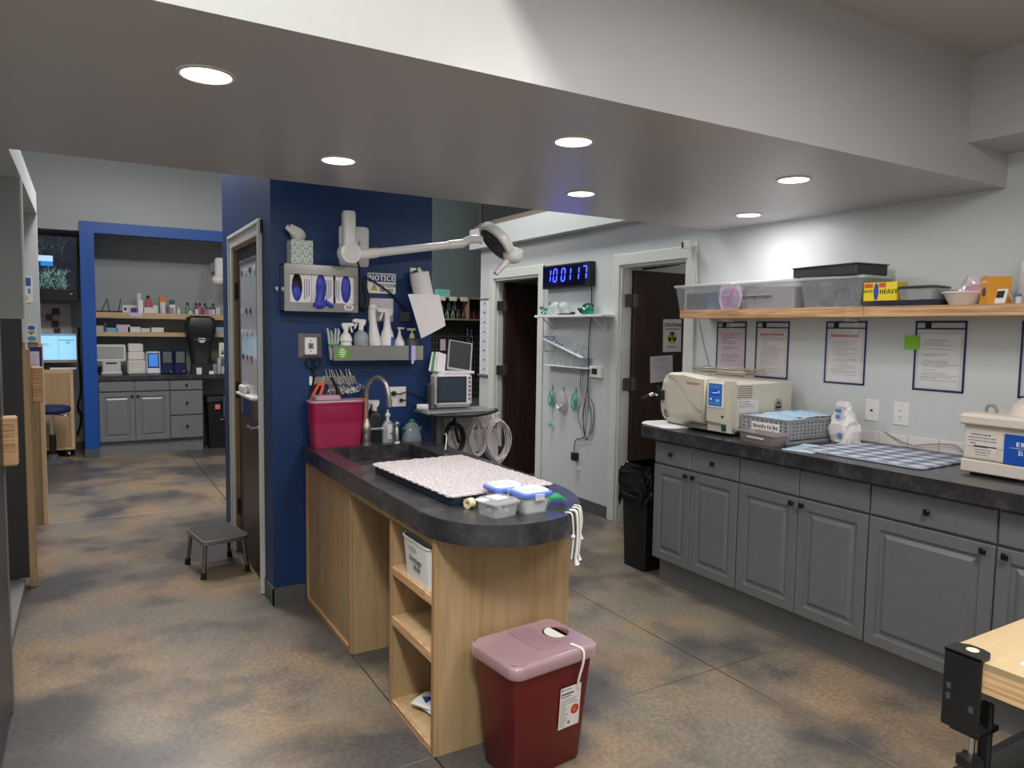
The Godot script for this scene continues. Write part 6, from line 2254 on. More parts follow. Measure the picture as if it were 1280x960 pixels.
	# --- masks on hooks
	for k in [[-5.51, "green", "teal tubing mask with a dangling end under the acrylic rack", "steel hook holding the teal mask with the dangling end"], [-5.335, "clear", "clear bagged mask hanging between the two teal masks", "steel hook holding the clear bagged mask"], [-5.145, "green", "teal tubing mask hanging beside the dark leads", "steel hook holding the teal mask beside the dark leads"]]:
		var h := T("wall_hook", k[3], "hook", Vector3(3.70, 1.02, k[0]), RW)
		s = S()
		bb(s, -0.008, 0.008, -0.02, 0.03, 0, 0.004, 0.001); tube(s, spl([Vector3(0, -0.01, 0.004), Vector3(0, -0.022, 0.016), Vector3(0, -0.008, 0.026)], 4), 0.003, 6)
		mesh("hook", s, M["steel"], h)
		var o := T("oxygen_mask", k[2], "mask", Vector3(3.68, 0.86, k[0]), RW)
		if k[1] == "green":
			s = S()
			for q in 4:
				var ring_ := []
				for i in 16:
					var a := TAU * i / 16
					ring_.append(Vector3(cos(a) * (0.045 - q * 0.007), 0.075 + sin(a) * (0.075 - q * 0.012), 0.004 * q + 0.006 * sin(a * 2)))
				tube(s, ring_, 0.0045, 6, true)
			mesh("tubing", s, clear("teal_tube", c8(112, 196, 180), 0.75, 0.15), o)
			if k[0] < -5.4:
				s = S()
				tube(s, spl([Vector3(0.03, 0.03, 0.005), Vector3(0.035, -0.08, 0.004), Vector3(0.02, -0.16, 0.006)], 5), 0.003, 5); lathe(s, Vector3(0.0, -0.19, 0.008), [[0.02, 0.0], [0.016, 0.03]], 10)
				mesh("drip_end", s, clear("teal_tube", Color.WHITE, 0.75), o)
		else:
			s = S()
			loft(s, [rY(rr(0.05, 0.02, 0.009), -0.04), rY(rr(0.12, 0.05, 0.02), 0.0), rY(rr(0.13, 0.06, 0.025), 0.06), rY(rr(0.09, 0.04, 0.018), 0.12), rY(rr(0.02, 0.015, 0.006), 0.16)], true, true)
			mesh("bag", s, clear("mask_bag", c8(206, 200, 206), 0.55, 0.12), o)
			s = S()
			tube(s, spl([Vector3(-0.04, 0.02, 0.03), Vector3(0.0, -0.005, 0.034), Vector3(0.04, 0.03, 0.03)], 4), 0.008, 6)
			mesh("rim", s, M["white"], o)
	# --- tangle of leads
	t = T("lead_wires", "tangle of thin black and white leads hanging by the thermostat", "cables", Vector3(3.69, 0.6, -5.0), RW)
	for k in 4:
		s = S()
		var x := -0.07 + k * 0.035
		tube(s, spl([Vector3(x + 0.02, 0.66, 0), Vector3(x, 0.5, 0.004), Vector3(x + 0.03, 0.36, 0.006), Vector3(x - 0.02 + 0.03 * (k % 2), 0.2, 0.006), Vector3(0.02, 0.06 - k * 0.01, 0.008), Vector3(0.06 + 0.02 * k, 0.03 + 0.03 * k, 0.006), Vector3(0.10 + 0.01 * k, 0.2 + 0.04 * k, 0.004), Vector3(0.04, 0.4, 0.006)], 5), 0.003, 5)
		mesh("lead", s, [M["rubber"], mat("lead_grey", c8(150, 148, 150), 0.5), mat("lead_pale", c8(206, 204, 202), 0.5), M["rubber"]][k], t)
	t = T("low_outlet", "white wall outlet with a black adapter near the floor", "outlet", Vector3(3.70, 0.395, -5.09), RW)
	s = S()
	bb(s, -0.038, 0.038, -0.06, 0.06, 0, 0.006, 0.002)
	mesh("plate", s, M["plastic_white"], t)
	s = S()
	bb(s, -0.05, 0.012, 0.025, 0.095, 0.006, 0.05, 0.004)
	mesh("adapter", s, M["black"], t)
	# --- ruler on the wall's end
	t = T("height_chart", "long white paper ruler hanging on the wall's end by the dark doorway", "chart", Vector3(3.70, 1.06, -6.843), RW)
	var im := Image.create_empty(40, 320, false, Image.FORMAT_RGB8)
	im.fill(c8(232, 236, 238))
	for k in 80:
		im.fill_rect(Rect2i(8 if k % 5 else 2, 2 + k * 4, 22 if k % 5 else 34, 1), c8(150, 156, 162))
	for k in 8:
		im.fill_rect(Rect2i(15, 14 + k * 40, 9, 6), c8(96, 100, 108))
	im.fill_rect(Rect2i(2, 52, 34, 1), c8(200, 110, 110))
	sheet("strip", 0.20, 0.80, picture("ruler", im), t, Vector3(0, 0.41, 0.004))
	s = S()
	bb(s, -0.105, 0.105, 0.808, 0.822, 0.0, 0.012, 0.002)
	mesh("rail", s, mat("rail_grey", c8(110, 112, 114), 0.4), t)
	s = S()
	lathe(s, Vector3(-0.1, 0.0, 0.014), [[0.014, 0.0], [0.014, 0.2]], 12, true, true, along(Vector3(1, 0, 0)))
	mesh("curl", s, mat("rail_grey", Color.WHITE), t)
	# --- sheets on the open brown door
	t = T("xray_sign", "white caution x-ray sheet with a yellow trefoil on the brown door", "sign", Vector3(4.20, 1.525, -4.502))
	sheet("sheet", 0.20, 0.27, M["paper"], t, Vector3.ZERO, Vector3(0, 0, 0.02))
	words("CAUTION", 0.030, M["ink"], t, Vector3(0, 0.088, 0.002))
	words("X-ray Radiation", 0.016, mat("sign_violet", c8(120, 90, 140), 0.6), t, Vector3(0, 0.054, 0.002))
	words("Controlled Area", 0.011, M["ink"], t, Vector3(0, -0.094, 0.002))
	s = S()
	lathe(s, Vector3(0, -0.015, 0.0012), [[0.05, 0.0], [0.05, 0.0006]], 28, true, true, along(Vector3(0, 0, 1)))
	mesh("trefoil_disc", s, mat("hazard_yellow", Color.WHITE), t)
	for k in 3:
		s = S()
		var p := PackedVector2Array()
		var a0 := PI / 2 + TAU * k / 3
		for i in 7:
			var a := a0 - 0.5 + i / 6.0
			p.append(Vector2(cos(a), sin(a)) * 0.046)
		for i in 7:
			var a := a0 + 0.5 - i / 6.0
			p.append(Vector2(cos(a), sin(a)) * 0.014)
		prism(s, p, 0.0018, 0.0026, Transform3D(Basis(), Vector3(0, -0.015, 0)))
		mesh("trefoil_blade", s, M["ink"], t)
	s = S()
	lathe(s, Vector3(0, -0.015, 0.0018), [[0.009, 0.0], [0.009, 0.0008]], 14, true, true, along(Vector3(0, 0, 1)))
	mesh("trefoil_hub", s, M["ink"], t)
	t = T("door_note", "white handwritten sheet taped on the brown door below the caution sheet", "note", Vector3(4.095, 1.25, -4.502))
	sheet("sheet", 0.245, 0.215, printed("door_note", 128, 112, c8(224, 220, 228), c8(150, 146, 158), 91, 0.1, 0.9, 0.1, 0.6, 9, null, 0.2), t, Vector3.ZERO, Vector3(0, 0, 0.05))

func coil(n: String, label: String, at: Vector3, rx: float, ry: float, m: Material, loops: int, r: float, sd: int) -> void:
	var t := T(n, label, "cable", at)
	var g := RandomNumberGenerator.new()
	g.seed = sd
	var s := S()
	var pts := [Vector3(0, ry * 1.1, 0)]
	for k in loops:
		for i in 8:
			var a := PI / 2 + TAU * (i + 1) / 8
			pts.append(Vector3(cos(a) * rx * g.randf_range(0.8, 1.05), sin(a) * ry * g.randf_range(0.85, 1.02), 0.006 * k - 0.012 + g.randf() * 0.006))
	tube(s, spl(pts, 3), r, 6)
	mesh("loops", s, m, t)
	s = S()
	tube(s, spl([Vector3(0, ry * 1.25, 0.0), Vector3(0.006, ry * 0.9, 0.012), Vector3(0.01, ry * 0.3, 0.014), Vector3(0.03, -ry * 0.3, 0.012)], 4), r * 1.6, 6)
	mesh("tail", s, m, t)

func cart() -> void:
	var s: SurfaceTool
	var t := T("monitor_cart", "grey medical cart with a tray standing past the island", "cart", Vector3(2.08, 0, -4.15))
	s = S()
	bb(s, -0.19, 0.20, 0.12, 0.93, -0.15, 0.14, 0.008)
	mesh("cabinet", s, mat("cart_white", c8(208, 202, 204), 0.4), t)
	s = S()
	bb(s, -0.20, 0.21, 0.93, 1.022, -0.16, 0.15, 0.006)
	mesh("top", s, mat("cart_mauve", c8(170, 162, 168), 0.4), t)
	s = S()
	bb(s, -0.25, -0.20, 0.12, 1.052, 0.11, 0.17, 0.006)
	mesh("column", s, mat("cart_grey", c8(112, 112, 114), 0.4, 0.3), t)
	for k in [[-0.15, -0.1], [0.17, -0.1], [-0.15, 0.1], [0.17, 0.1]]:
		s = S()
		cyl(s, Vector3(k[0], 0.1, k[1]), Vector3(k[0], 0.13, k[1]), 0.012); lathe(s, Vector3(k[0] - 0.015, 0.05, k[1]), [[0.05, 0.0], [0.05, 0.03]], 16, true, true, along(Vector3(1, 0, 0)))
		mesh("caster", s, M["rubber"], t)
	s = S()
	box(s, Vector3(-0.165, 1.062, 0.25), Vector3(0.46, 0.02, 0.2), 0.009)
	mesh("tray", s, mat("tray_grey", c8(138, 138, 138), 0.4, 0.3), t)
	s = S()
	tube(s, spl([Vector3(-0.36, 1.05, 0.345), Vector3(-0.2, 1.042, 0.357), Vector3(-0.05, 1.044, 0.36), Vector3(0.06, 1.062, 0.35), Vector3(0.075, 1.062, 0.3)], 5), 0.01, 8)
	mesh("tray_bumper", s, M["black"], t)
	s = S()
	cyl(s, Vector3(-0.35, 1.09, 0.26), Vector3(-0.40, 1.09, 0.22), 0.02, 0.018, 16)
	mesh("tray_end", s, M["plastic_white"], t)
	for k in [-0.143, 0.013, 0.15]:
		s = S()
		bb(s, k - 0.01, k + 0.01, 0.96, 1.01, 0.15, 0.156, 0.002); tube(s, spl([Vector3(k, 0.97, 0.156), Vector3(k, 0.95, 0.172), Vector3(k, 0.97, 0.184)], 4), 0.005, 6)
		mesh("hook", s, M["plastic_white"], t)
	s = S()
	bb(s, 0.01, 0.13, 0.70, 0.78, 0.14, 0.175, 0.006)
	mesh("pocket", s, mat("pocket_navy", c8(40, 44, 84), 0.5), t)
	# --- vital signs monitor
	t = T("patient_monitor", "white patient monitor with a dark screen on the cart tray", "monitor", Vector3(1.912, 1.073, -3.94), -0.1)
	s = S()
	box(s, Vector3(0, 0.112, -0.02), Vector3(0.238, 0.208, 0.12), 0.022)
	mesh("case", s, mat("monitor_white", c8(226, 222, 226), 0.35), t)
	s = S()
	bb(s, -0.112, 0.076, 0.038, 0.195, 0.037, 0.044, 0.002)
	var sc := mesh("bezel", s, mat("bezel", c8(50, 50, 54), 0.4), t)
	s = S()
	bb(s, -0.098, 0.062, 0.052, 0.183, 0.044, 0.045)
	mesh("screen", s, mat("screen_dark", c8(58, 68, 84), 0.12), sc)
	for k in 6:
		s = S()
		bb(s, 0.088, 0.104, 0.052 + k * 0.025, 0.066 + k * 0.025, 0.037, 0.0425, 0.001)
		mesh("button", s, mat("button_grey", Color.WHITE), t)
	s = S()
	bb(s, -0.145, -0.122, 0.0, 0.15, -0.05, 0.03, 0.006)
	mesh("side_grip", s, mat("cart_grey", Color.WHITE), t)
	# --- tilted screen and papers above it
	t = T("tablet_screen", "thin grey framed screen tilted on top of the patient monitor", "screen", Vector3(1.955, 1.286, -3.955), -0.1)
	var tb := Basis(Vector3(0, 0, 1), -0.16) * Basis(Vector3(1, 0, 0), -0.25)
	s = S()
	box(s, Vector3(0.012, 0.10, 0), Vector3(0.158, 0.185, 0.016), 0.004, tb)
	mesh("frame", s, mat("frame_silver", c8(182, 180, 182), 0.35), t)
	s = S()
	box(s, Vector3(0.012, 0.10, 0) + tb * Vector3(-0.002, 0.004, 0.0082), Vector3(0.138, 0.165, 0.002), 0.0, tb)
	mesh("glass", s, mat("screen_off", c8(36, 36, 38), 0.5), t)
	s = S()
	bb(s, -0.10, 0.09, -0.004, 0.012, -0.05, 0.05, 0.003)
	mesh("stand", s, M["plastic_white"], t)
	t = T("anaesthesia_log", "white record pads with green stripes fanned beside the tilted screen", "papers", Vector3(1.83, 1.282, -3.96), 0.1)
	for k in 4:
		s = S()
		box(s, Vector3(-0.025 + k * 0.011, 0.066, -0.01 + k * 0.008), Vector3(0.06, 0.125, 0.005), 0.001, Basis(Vector3(0, 0, 1), -0.38 + k * 0.03) * Basis(Vector3(1, 0, 0), -0.3))
		mesh("pad", s, mat("pad_green", c8(96, 158, 104), 0.7) if k == 1 else M["paper"], t)
	# --- cables
	coil("black_cable_coil", "coil of thick black cable hanging on the cart's hook", Vector3(1.937, 0.885, -3.965), 0.066, 0.10, M["black"], 7, 0.006, 3)
	coil("white_lead_coil", "loose coil of white leads on the cart's middle hook", Vector3(2.093, 0.875, -3.965), 0.06, 0.115, mat("lead_white", c8(206, 202, 200), 0.5), 9, 0.0034, 4)
	coil("white_lead_coil", "wide coil of white leads on the cart's outer hook", Vector3(2.231, 0.855, -3.965), 0.085, 0.135, mat("lead_white", Color.WHITE), 11, 0.0034, 6)
	s = S()
	tube(s, spl([Vector3(1.66, 0.90, -3.50), Vector3(1.69, 0.945, -3.55), Vector3(1.76, 0.95, -3.70), Vector3(1.82, 0.93, -3.86), Vector3(1.89, 0.92, -3.96)], 5), 0.004, 6)
	one("loose_lead", s, mat("lead_white", Color.WHITE), "single pale lead looping from the cart onto the island", "cable")
	# --- shelving unit against the slate wall
	t = T("cubby_shelf", "wooden cubby shelf crowded with bottles on the slate wall", "shelf", Vector3(3.99, 1.66, -8.0))
	s = S()
	bb(s, -0.60, 0.36, 0.0, 0.018, -0.2, 0.0, 0.002)
	mesh("bottom_board", s, M["ply"], t)
	s = S()
	bb(s, -0.60, 0.36, 0.264, 0.282, -0.2, 0.0, 0.002)
	mesh("top_board", s, M["ply"], t)
	for x in [-0.60, 0.098, 0.345]:
		s = S()
		bb(s, x, x + 0.018, 0.018, 0.264, -0.2, 0.0, 0.002)
		mesh("divider", s, M["ply"], t)
	s = S()
	bb(s, -0.60, 0.36, 0.0, 0.282, -0.2, -0.194)
	mesh("back", s, mat("cubby_back", c8(54, 42, 38), 0.7), t)
	for k in 3:
		s = S()
		bb(s, -0.31 + k * 0.15, -0.21 + k * 0.15, 0.235, 0.285, 0.0, 0.003)
		mesh("tag", s, mat("tag_cream", c8(222, 222, 200), 0.7), t)
	var rg := RandomNumberGenerator.new()
	rg.seed = 41
	var cols := [c8(46, 92, 84), c8(200, 202, 198), c8(60, 62, 68), c8(150, 62, 74), c8(28, 60, 58), c8(214, 210, 204)]
	for k in 22:
		var x := -0.33 + (k % 11) * 0.039 if k < 20 else 0.15 + (k - 20) * 0.08
		var y := 0.018 + (0.11 if k >= 11 and k < 20 else 0.0)
		s = S()
		lathe(s, Vector3.ZERO, [[0.017, 0.0], [0.018, 0.06], [0.009, 0.075], [0.009, 0.085], [0.011, 0.086], [0.011, 0.105]], 12)
		one("small_bottle", s, mat("vial%d" % (k % 6), cols[k % 6], 0.35), ["dark green", "pale grey", "charcoal", "rose red", "deep teal", "off-white"][k % 6] + " small bottle packed in the wooden cubby shelf", "bottle", Vector3(3.99 + x, 1.66 + y, -8.05 - (0.05 if k % 2 else 0.0) - (0.04 if y > 0.1 else 0.0)), 0.0, "bottles in the wooden cubby shelf")
	s = S()
	bb(s, -0.36, 0.09, 0.126, 0.128, -0.19, -0.075)
	mesh("glass_shelf", s, clear("glass_shelf", c8(190, 200, 200), 0.4), t)
	for k in 2:
		s = S()
		bb(s, -0.08, 0.08, 0.0, 0.045, -0.05, 0.05, 0.002)
		one("mint_box", s, mat("mint", c8(128, 206, 196), 0.6), ["lower mint green box on top of the wooden cubby shelf", "upper mint green box of the pair on the cubby shelf"][k], "box", Vector3(3.78, 1.942 + k * 0.045, -8.09), 0.04 * k)
	t = T("wire_grid", "black wire grid panel hung with tools under the wooden cubby", "grid", Vector3(3.98, 0.7, -8.196))
	s = S()
	bb(s, -0.7, 0.6, 0.0, 0.95, 0.0, 0.02)
	mesh("panel", s, mat("grid_black", c8(30, 28, 28), 0.7), t)
	s = S()
	for k in 32:
		bb(s, -0.69 + k * 0.041, -0.6865 + k * 0.041, 0.0, 0.95, 0.03, 0.0335)
	for k in 12:
		bb(s, -0.7, 0.6, 0.04 + k * 0.08, 0.0435 + k * 0.08, 0.0335, 0.037)
	mesh("wires", s, mat("grid_wire", c8(130, 128, 126), 0.4, 0.5), t)
	s = S()
	bb(s, -0.035, 0.035, 0.0, 0.14, 0.0, 0.004)
	one("hang_tag", s, mat("tag_pink", c8(226, 196, 204), 0.7), "pale pink tag hanging on the black wire grid", "tag", Vector3(3.822, 1.285, -8.155))
	for k in 5:
		t = T("hanging_tool", ["small steel tool on the grid's upper row", "steel clip on the grid beside the small tool", "steel clip lower on the grid", "small key ring tool on the grid", "steel clamp on the grid's lower row"][k], "tool", Vector3([4.16, 4.21, 4.17, 4.23, 4.20][k], [1.52, 1.50, 1.40, 1.42, 1.36][k], -8.155))
		s = S()
		tube(s, [Vector3(0, 0.05, 0), Vector3(0.004, -0.02, 0.004)], 0.006, 6); ball(s, Vector3(0.004, -0.035, 0.005), Vector3(0.014, 0.016, 0.01), 8, 5)
		mesh("tool", s, M["steel"], t)

func far_room() -> void:
	var s: SurfaceTool
	var Z := -9.68
	cabinet("far_cabinet", "grey two-door cabinet beneath the laboratory analysers", Vector3(0.502, 0, Z), 0.0, 0.752, 0.6, [["door", -0.373, -0.003, 0.165, 0.745, -0.03, 0.70], ["door", 0.003, 0.373, 0.165, 0.745, 0.03, 0.70], ["drawer", -0.373, -0.003, 0.758, 0.878], ["drawer", 0.003, 0.373, 0.758, 0.878]], 0.03, 0.155, 0.888)
	cabinet("drawer_cabinet", "grey three-drawer cabinet beside the far black trash can", Vector3(1.067, 0, Z), 0.0, 0.372, 0.6, [["drawer", -0.183, 0.183, 0.165, 0.438, 0.0, 0.31], ["drawer", -0.183, 0.183, 0.452, 0.742, 0.0, 0.60], ["drawer", -0.183, 0.183, 0.758, 0.878, 0.0, 0.82]], 0.03, 0.155, 0.888)
	s = S()
	bb(s, 0.122, 2.6, 0.89, 0.945, -10.32, -9.64, 0.003)
	one("far_countertop", s, M["stone"], "dark countertop under the laboratory analysers in the blue-framed recess", "countertop")
	for k in [[1.622, 1.693, "upper pale wooden shelf of bottles in the blue-framed recess"], [1.402, 1.455, "lower pale wooden shelf of boxes in the blue-framed recess"]]:
		s = S()
		bb(s, 0.10, 2.6, k[0], k[1], -10.32, -10.0, 0.002)
		one("recess_shelf", s, M["ply_flat"], k[2], "shelf")
	var B := func(n: String, lab: String, cat: String, px: float, w: float, h: float, y: float, z: float, c: Color, d := 0.08) -> Node3D:
		var k := S()
		bb(k, -w / 2, w / 2, 0, h, -d / 2, d / 2, 0.003)
		return one(n, k, mat("m%d_%d_%d" % [c.r8, c.g8, c.b8], c, 0.5), lab, cat, Vector3(0.128 + (px - 120) * 0.00895, y, z))
	var L := func(n: String, lab: String, px: float, r: float, h: float, y: float, z: float, c: Color, cap: Color) -> void:
		var o := T(n, lab, "bottle", Vector3(0.128 + (px - 120) * 0.00895, y, z))
		var k := S()
		lathe(k, Vector3.ZERO, [[r, 0.0], [r, h * 0.58], [r * 0.45, h * 0.72], [r * 0.45, h * 0.75]], 14)
		mesh("body", k, mat("m%d_%d_%d" % [c.r8, c.g8, c.b8], c, 0.5), o)
		k = S()
		lathe(k, Vector3(0, h * 0.75, 0), [[r * 0.6, 0.0], [r * 0.55, h * 0.16], [r * 0.2, h * 0.25]], 12)
		mesh("cap", k, mat("m%d_%d_%d" % [cap.r8, cap.g8, cap.b8], cap, 0.5), o)
	var U := 1.693
	# upper shelf
	var t := T("easel_stand", "black wire easel on a flat black base on the upper shelf", "stand", Vector3(0.27, U, -10.1))
	s = S()
	bb(s, -0.14, 0.14, 0.0, 0.016, -0.08, 0.08, 0.003)
	mesh("base", s, M["black"], t)
	s = S()
	tube(s, [Vector3(-0.08, 0.016, 0.03), Vector3(-0.02, 0.16, 0.0), Vector3(0.0, 0.016, -0.03)], 0.006, 6)
	tube(s, [Vector3(0.10, 0.016, 0.03), Vector3(0.125, 0.16, 0.0)], 0.006, 6)
	mesh("legs", s, M["black"], t)
	B.call("carton", "white carton with a black square on the upper shelf", "box", 155, 0.06, 0.09, U, -10.08, c8(222, 220, 222))
	B.call("carton", "black square block before the white cartons on the upper shelf", "box", 155, 0.025, 0.03, U + 0.03, -10.035, c8(30, 28, 34), 0.02)
	B.call("carton", "long low white carton behind the purple item on the upper shelf", "box", 163, 0.13, 0.095, U, -10.16, c8(214, 212, 208))
	B.call("carton", "small purple carton on the upper shelf", "box", 165.5, 0.06, 0.06, U, -10.07, c8(60, 48, 122))
	B.call("shelf_tag", "pale purple tag stuck to the upper shelf edge", "tag", 167, 0.14, 0.05, U - 0.048, -9.998, c8(206, 190, 214), 0.004)
	B.call("tube_carton", "tall white tube carton on the upper shelf", "box", 173.5, 0.055, 0.16, U, -10.05, c8(236, 232, 226), 0.05)
	B.call("tube_carton", "taller pale tube carton behind the white one", "box", 172.5, 0.05, 0.245, U, -10.16, c8(204, 206, 200), 0.05)
	L.call("jar", "red and black topped jar standing on a white carton", 183.5, 0.034, 0.15, U + 0.07, -10.1, c8(206, 90, 100), c8(34, 30, 34))
	B.call("carton", "flat white carton under the red and black jar", "box", 185, 0.13, 0.07, U, -10.1, c8(216, 220, 212))
	B.call("carton", "pale green edged carton right of the jar's carton", "box", 192.5, 0.055, 0.10, U, -10.12, c8(208, 216, 204))
	B.call("carton", "bright orange carton stacked on a white bottle", "box", 202, 0.07, 0.065, U + 0.145, -10.15, c8(222, 126, 52))
	B.call("carton", "white carton below the orange one on the upper shelf", "box", 202, 0.065, 0.145, U, -10.15, c8(212, 212, 208))
	L.call("white_bottle", "white bottle in front of the orange carton", 202, 0.026, 0.11, U, -10.05, c8(226, 224, 220), c8(226, 224, 220))
	B.call("carton", "dark green carton atop white cartons on the upper shelf", "box", 214, 0.06, 0.055, U + 0.115, -10.14, c8(44, 92, 84))
	B.call("carton", "white carton supporting the dark green one", "box", 214, 0.07, 0.115, U, -10.14, c8(220, 222, 218))
	B.call("carton", "grey printed carton in front of the dark green stack", "box", 212, 0.05, 0.075, U, -10.05, c8(150, 150, 156), 0.04)
	L.call("white_bottle", "short white bottle apart from the others on the upper shelf", 221.5, 0.024, 0.08, U, -10.06, c8(224, 224, 216), c8(224, 224, 216))
	var dk := c8(34, 32, 38)
	L.call("dropper_bottle", "green labelled bottle with a black cap standing behind a low jar", 234, 0.028, 0.15, U + 0.0, -10.14, c8(96, 140, 124), dk)
	L.call("dropper_bottle", "pale low jar before the green labelled bottle", 236.5, 0.026, 0.05, U, -10.05, c8(222, 216, 190), c8(200, 200, 196))
	for k in [[245.5, -10.15, c8(160, 92, 122), "rose labelled bottle, first of the back pair"], [250.5, -10.15, c8(170, 96, 124), "rose labelled bottle, second of the back pair"], [257.5, -10.15, c8(120, 124, 120), "grey labelled bottle behind the rose front bottle"], [268.5, -10.15, c8(104, 128, 118), "dark green labelled bottle at the end of the back row"]]:
		L.call("dropper_bottle", k[3], k[0], 0.03, 0.15, U, k[1], k[2], dk)
	for k in [[245.0, c8(220, 218, 220), "white labelled small bottle in front of the rose pair"], [258.0, c8(196, 110, 150), "rose small bottle in the front row"], [262.5, c8(190, 180, 196), "lilac small bottle in the front row"], [267.0, c8(206, 206, 214), "pale small bottle near the end of the front row"]]:
		L.call("small_dropper", k[2], k[0], 0.024, 0.095, U, -10.04, k[1], dk)
	B.call("carton", "lilac carton with two droppers at the end of the upper shelf", "box", 273, 0.05, 0.09, U, -10.06, c8(210, 200, 222))
	# lower shelf
	var W := 1.455
	for k in [[123.5, 0.09, 0.075, c8(176, 176, 176), "stack of grey trays at the end of the lower shelf"], [130, 0.035, 0.115, c8(66, 66, 70), "dark bottle rack on the lower shelf"], [138, 0.13, 0.05, c8(120, 172, 212), "low pale blue carton on the lower shelf"], [152, 0.15, 0.09, c8(196, 186, 206), "lilac carton heaped with papers on the lower shelf"], [165, 0.14, 0.065, c8(216, 214, 208), "white carton with small print on the lower shelf"], [179, 0.10, 0.05, c8(206, 206, 200), "low white tray with two pegs on the lower shelf"], [194, 0.14, 0.06, c8(218, 216, 210), "long white carton beside the covered microscope"], [277, 0.14, 0.075, c8(150, 172, 190), "stack of pale blue boxes past the covered microscope"]]:
		B.call("lower_carton", k[4], "box", k[0], k[1], k[2], W, -10.1, k[3], 0.12)
	# counter machines
	var C := 0.945
	t = T("touch_terminal", "grey desktop terminal with a wide pale screen on the far counter", "terminal", Vector3(0.275, C, -9.95))
	s = S()
	box(s, Vector3(-0.01, 0.255, 0.0), Vector3(0.33, 0.21, 0.04), 0.012, Basis(Vector3(1, 0, 0), -0.15))
	mesh("screen_case", s, mat("terminal_grey", c8(206, 206, 200), 0.4), t)
	s = S()
	box(s, Vector3(-0.01, 0.262, 0.021), Vector3(0.285, 0.15, 0.003), 0.0, Basis(Vector3(1, 0, 0), -0.15))
	mesh("screen", s, mat("terminal_glass", c8(150, 158, 148), 0.25), t)
	s = S()
	bb(s, -0.10, 0.10, 0.0, 0.17, -0.1, 0.03, 0.012); bb(s, -0.11, 0.11, 0.0, 0.03, -0.1, 0.05, 0.008)
	mesh("base", s, mat("terminal_base", c8(198, 196, 190), 0.4), t)
	s = S()
	bb(s, -0.06, 0.055, 0.128, 0.145, 0.03, 0.034)
	mesh("slot", s, M["ink"], t)
	t = T("analyser", "cream box analyser with a stepped top on the far counter", "analyser", Vector3(0.54, C, -9.95))
	var cr := mat("analyser_cream", c8(204, 200, 190), 0.4)
	s = S()
	bb(s, -0.10, 0.10, 0.0, 0.17, -0.15, 0.10, 0.015)
	mesh("base", s, cr, t)
	s = S()
	bb(s, -0.092, 0.092, 0.172, 0.27, -0.15, 0.05, 0.012)
	mesh("hood", s, mat("analyser_pale", c8(218, 208, 200), 0.4), t)
	s = S()
	bb(s, -0.085, 0.08, 0.27, 0.37, -0.15, 0.0, 0.012)
	mesh("top", s, mat("analyser_top", c8(210, 210, 204), 0.4), t)
	s = S()
	bb(s, -0.03, 0.06, 0.05, 0.062, 0.10, 0.104, 0.001)
	mesh("handle", s, M["white"], t)
	t = T("handheld_reader", "white reader with a lit blue screen on the far counter", "analyser", Vector3(0.72, C, -9.86))
	s = S()
	box(s, Vector3(0, 0.138, 0), Vector3(0.15, 0.275, 0.07), 0.014, Basis(Vector3(1, 0, 0), -0.12))
	mesh("case", s, mat("reader_white", c8(214, 212, 226), 0.35), t)
	s = S()
	box(s, Vector3(0, 0.17, 0.032), Vector3(0.126, 0.185, 0.004), 0.001, Basis(Vector3(1, 0, 0), -0.12))
	var rd := mesh("bezel", s, mat("reader_bezel", c8(24, 44, 78), 0.3), t)
	s = S()
	box(s, Vector3(0, 0.172, 0.0345), Vector3(0.10, 0.155, 0.002), 0.0, Basis(Vector3(1, 0, 0), -0.12))
	mesh("screen", s, glow("reader_glow", Color(0.25, 0.55, 0.95), 0.75), rd)
	for k in [[0.875, "navy analyser with a grey screen next to the white reader"], [1.022, "navy analyser with a grey screen next to the covered microscope"]]:
		t = T("navy_analyser", k[1], "analyser", Vector3(k[0], C, -9.88))
		s = S()
		bb(s, -0.07, 0.07, 0.0, 0.295, -0.1, 0.04, 0.012); bb(s, -0.071, 0.071, 0.0, 0.12, 0.0, 0.062, 0.012)
		mesh("case", s, mat("navy", c8(26, 34, 78), 0.35), t)
		s = S()
		bb(s, -0.06, 0.06, 0.125, 0.285, 0.04, 0.046, 0.002)
		var bz := mesh("bezel", s, M["black"], t)
		s = S()
		bb(s, -0.048, 0.048, 0.14, 0.275, 0.046, 0.0475)
		mesh("screen", s, mat("navy_screen", c8(106, 108, 108), 0.2), bz)
		s = S()
		bb(s, 0.03, 0.044, 0.028, 0.036, 0.062, 0.063)
		mesh("badge", s, M["white"], t)
	t = T("covered_microscope", "microscope under a black dust cover with a round pale emblem", "microscope", Vector3(1.262, C, -9.868))
	s = S()
	var rings := []
	for k in [[0.0, 0.22, 0.24], [0.12, 0.22, 0.24], [0.20, 0.24, 0.22], [0.30, 0.255, 0.2], [0.42, 0.30, 0.22], [0.52, 0.345, 0.25], [0.62, 0.355, 0.26], [0.70, 0.32, 0.22], [0.725, 0.22, 0.14]]:
		rings.append(rY(rr(k[1], k[2], 0.06, 5), k[0]))
	loft(s, rings, true, true)
	mesh("cover", s, mat("cover_black", c8(26, 26, 28), 0.4), t)
	s = S()
	lathe(s, Vector3(0, 0.43, 0.115), [[0.045, 0.0], [0.044, 0.004]], 24, true, true, along(Vector3(0, 0.25, 1)))
	var em := mesh("emblem", s, mat("emblem_grey", c8(176, 176, 178), 0.4), t)
	s = S()
	bb(s, -0.085, 0.085, 0.422, 0.438, 0.118, 0.123)
	mesh("emblem_band", s, mat("emblem_band", c8(80, 80, 84), 0.4), em)
	B.call("black_case", "low black case under the covered microscope's front", "box", 245, 0.24, 0.12, C, -9.70, c8(30, 30, 32), 0.1)
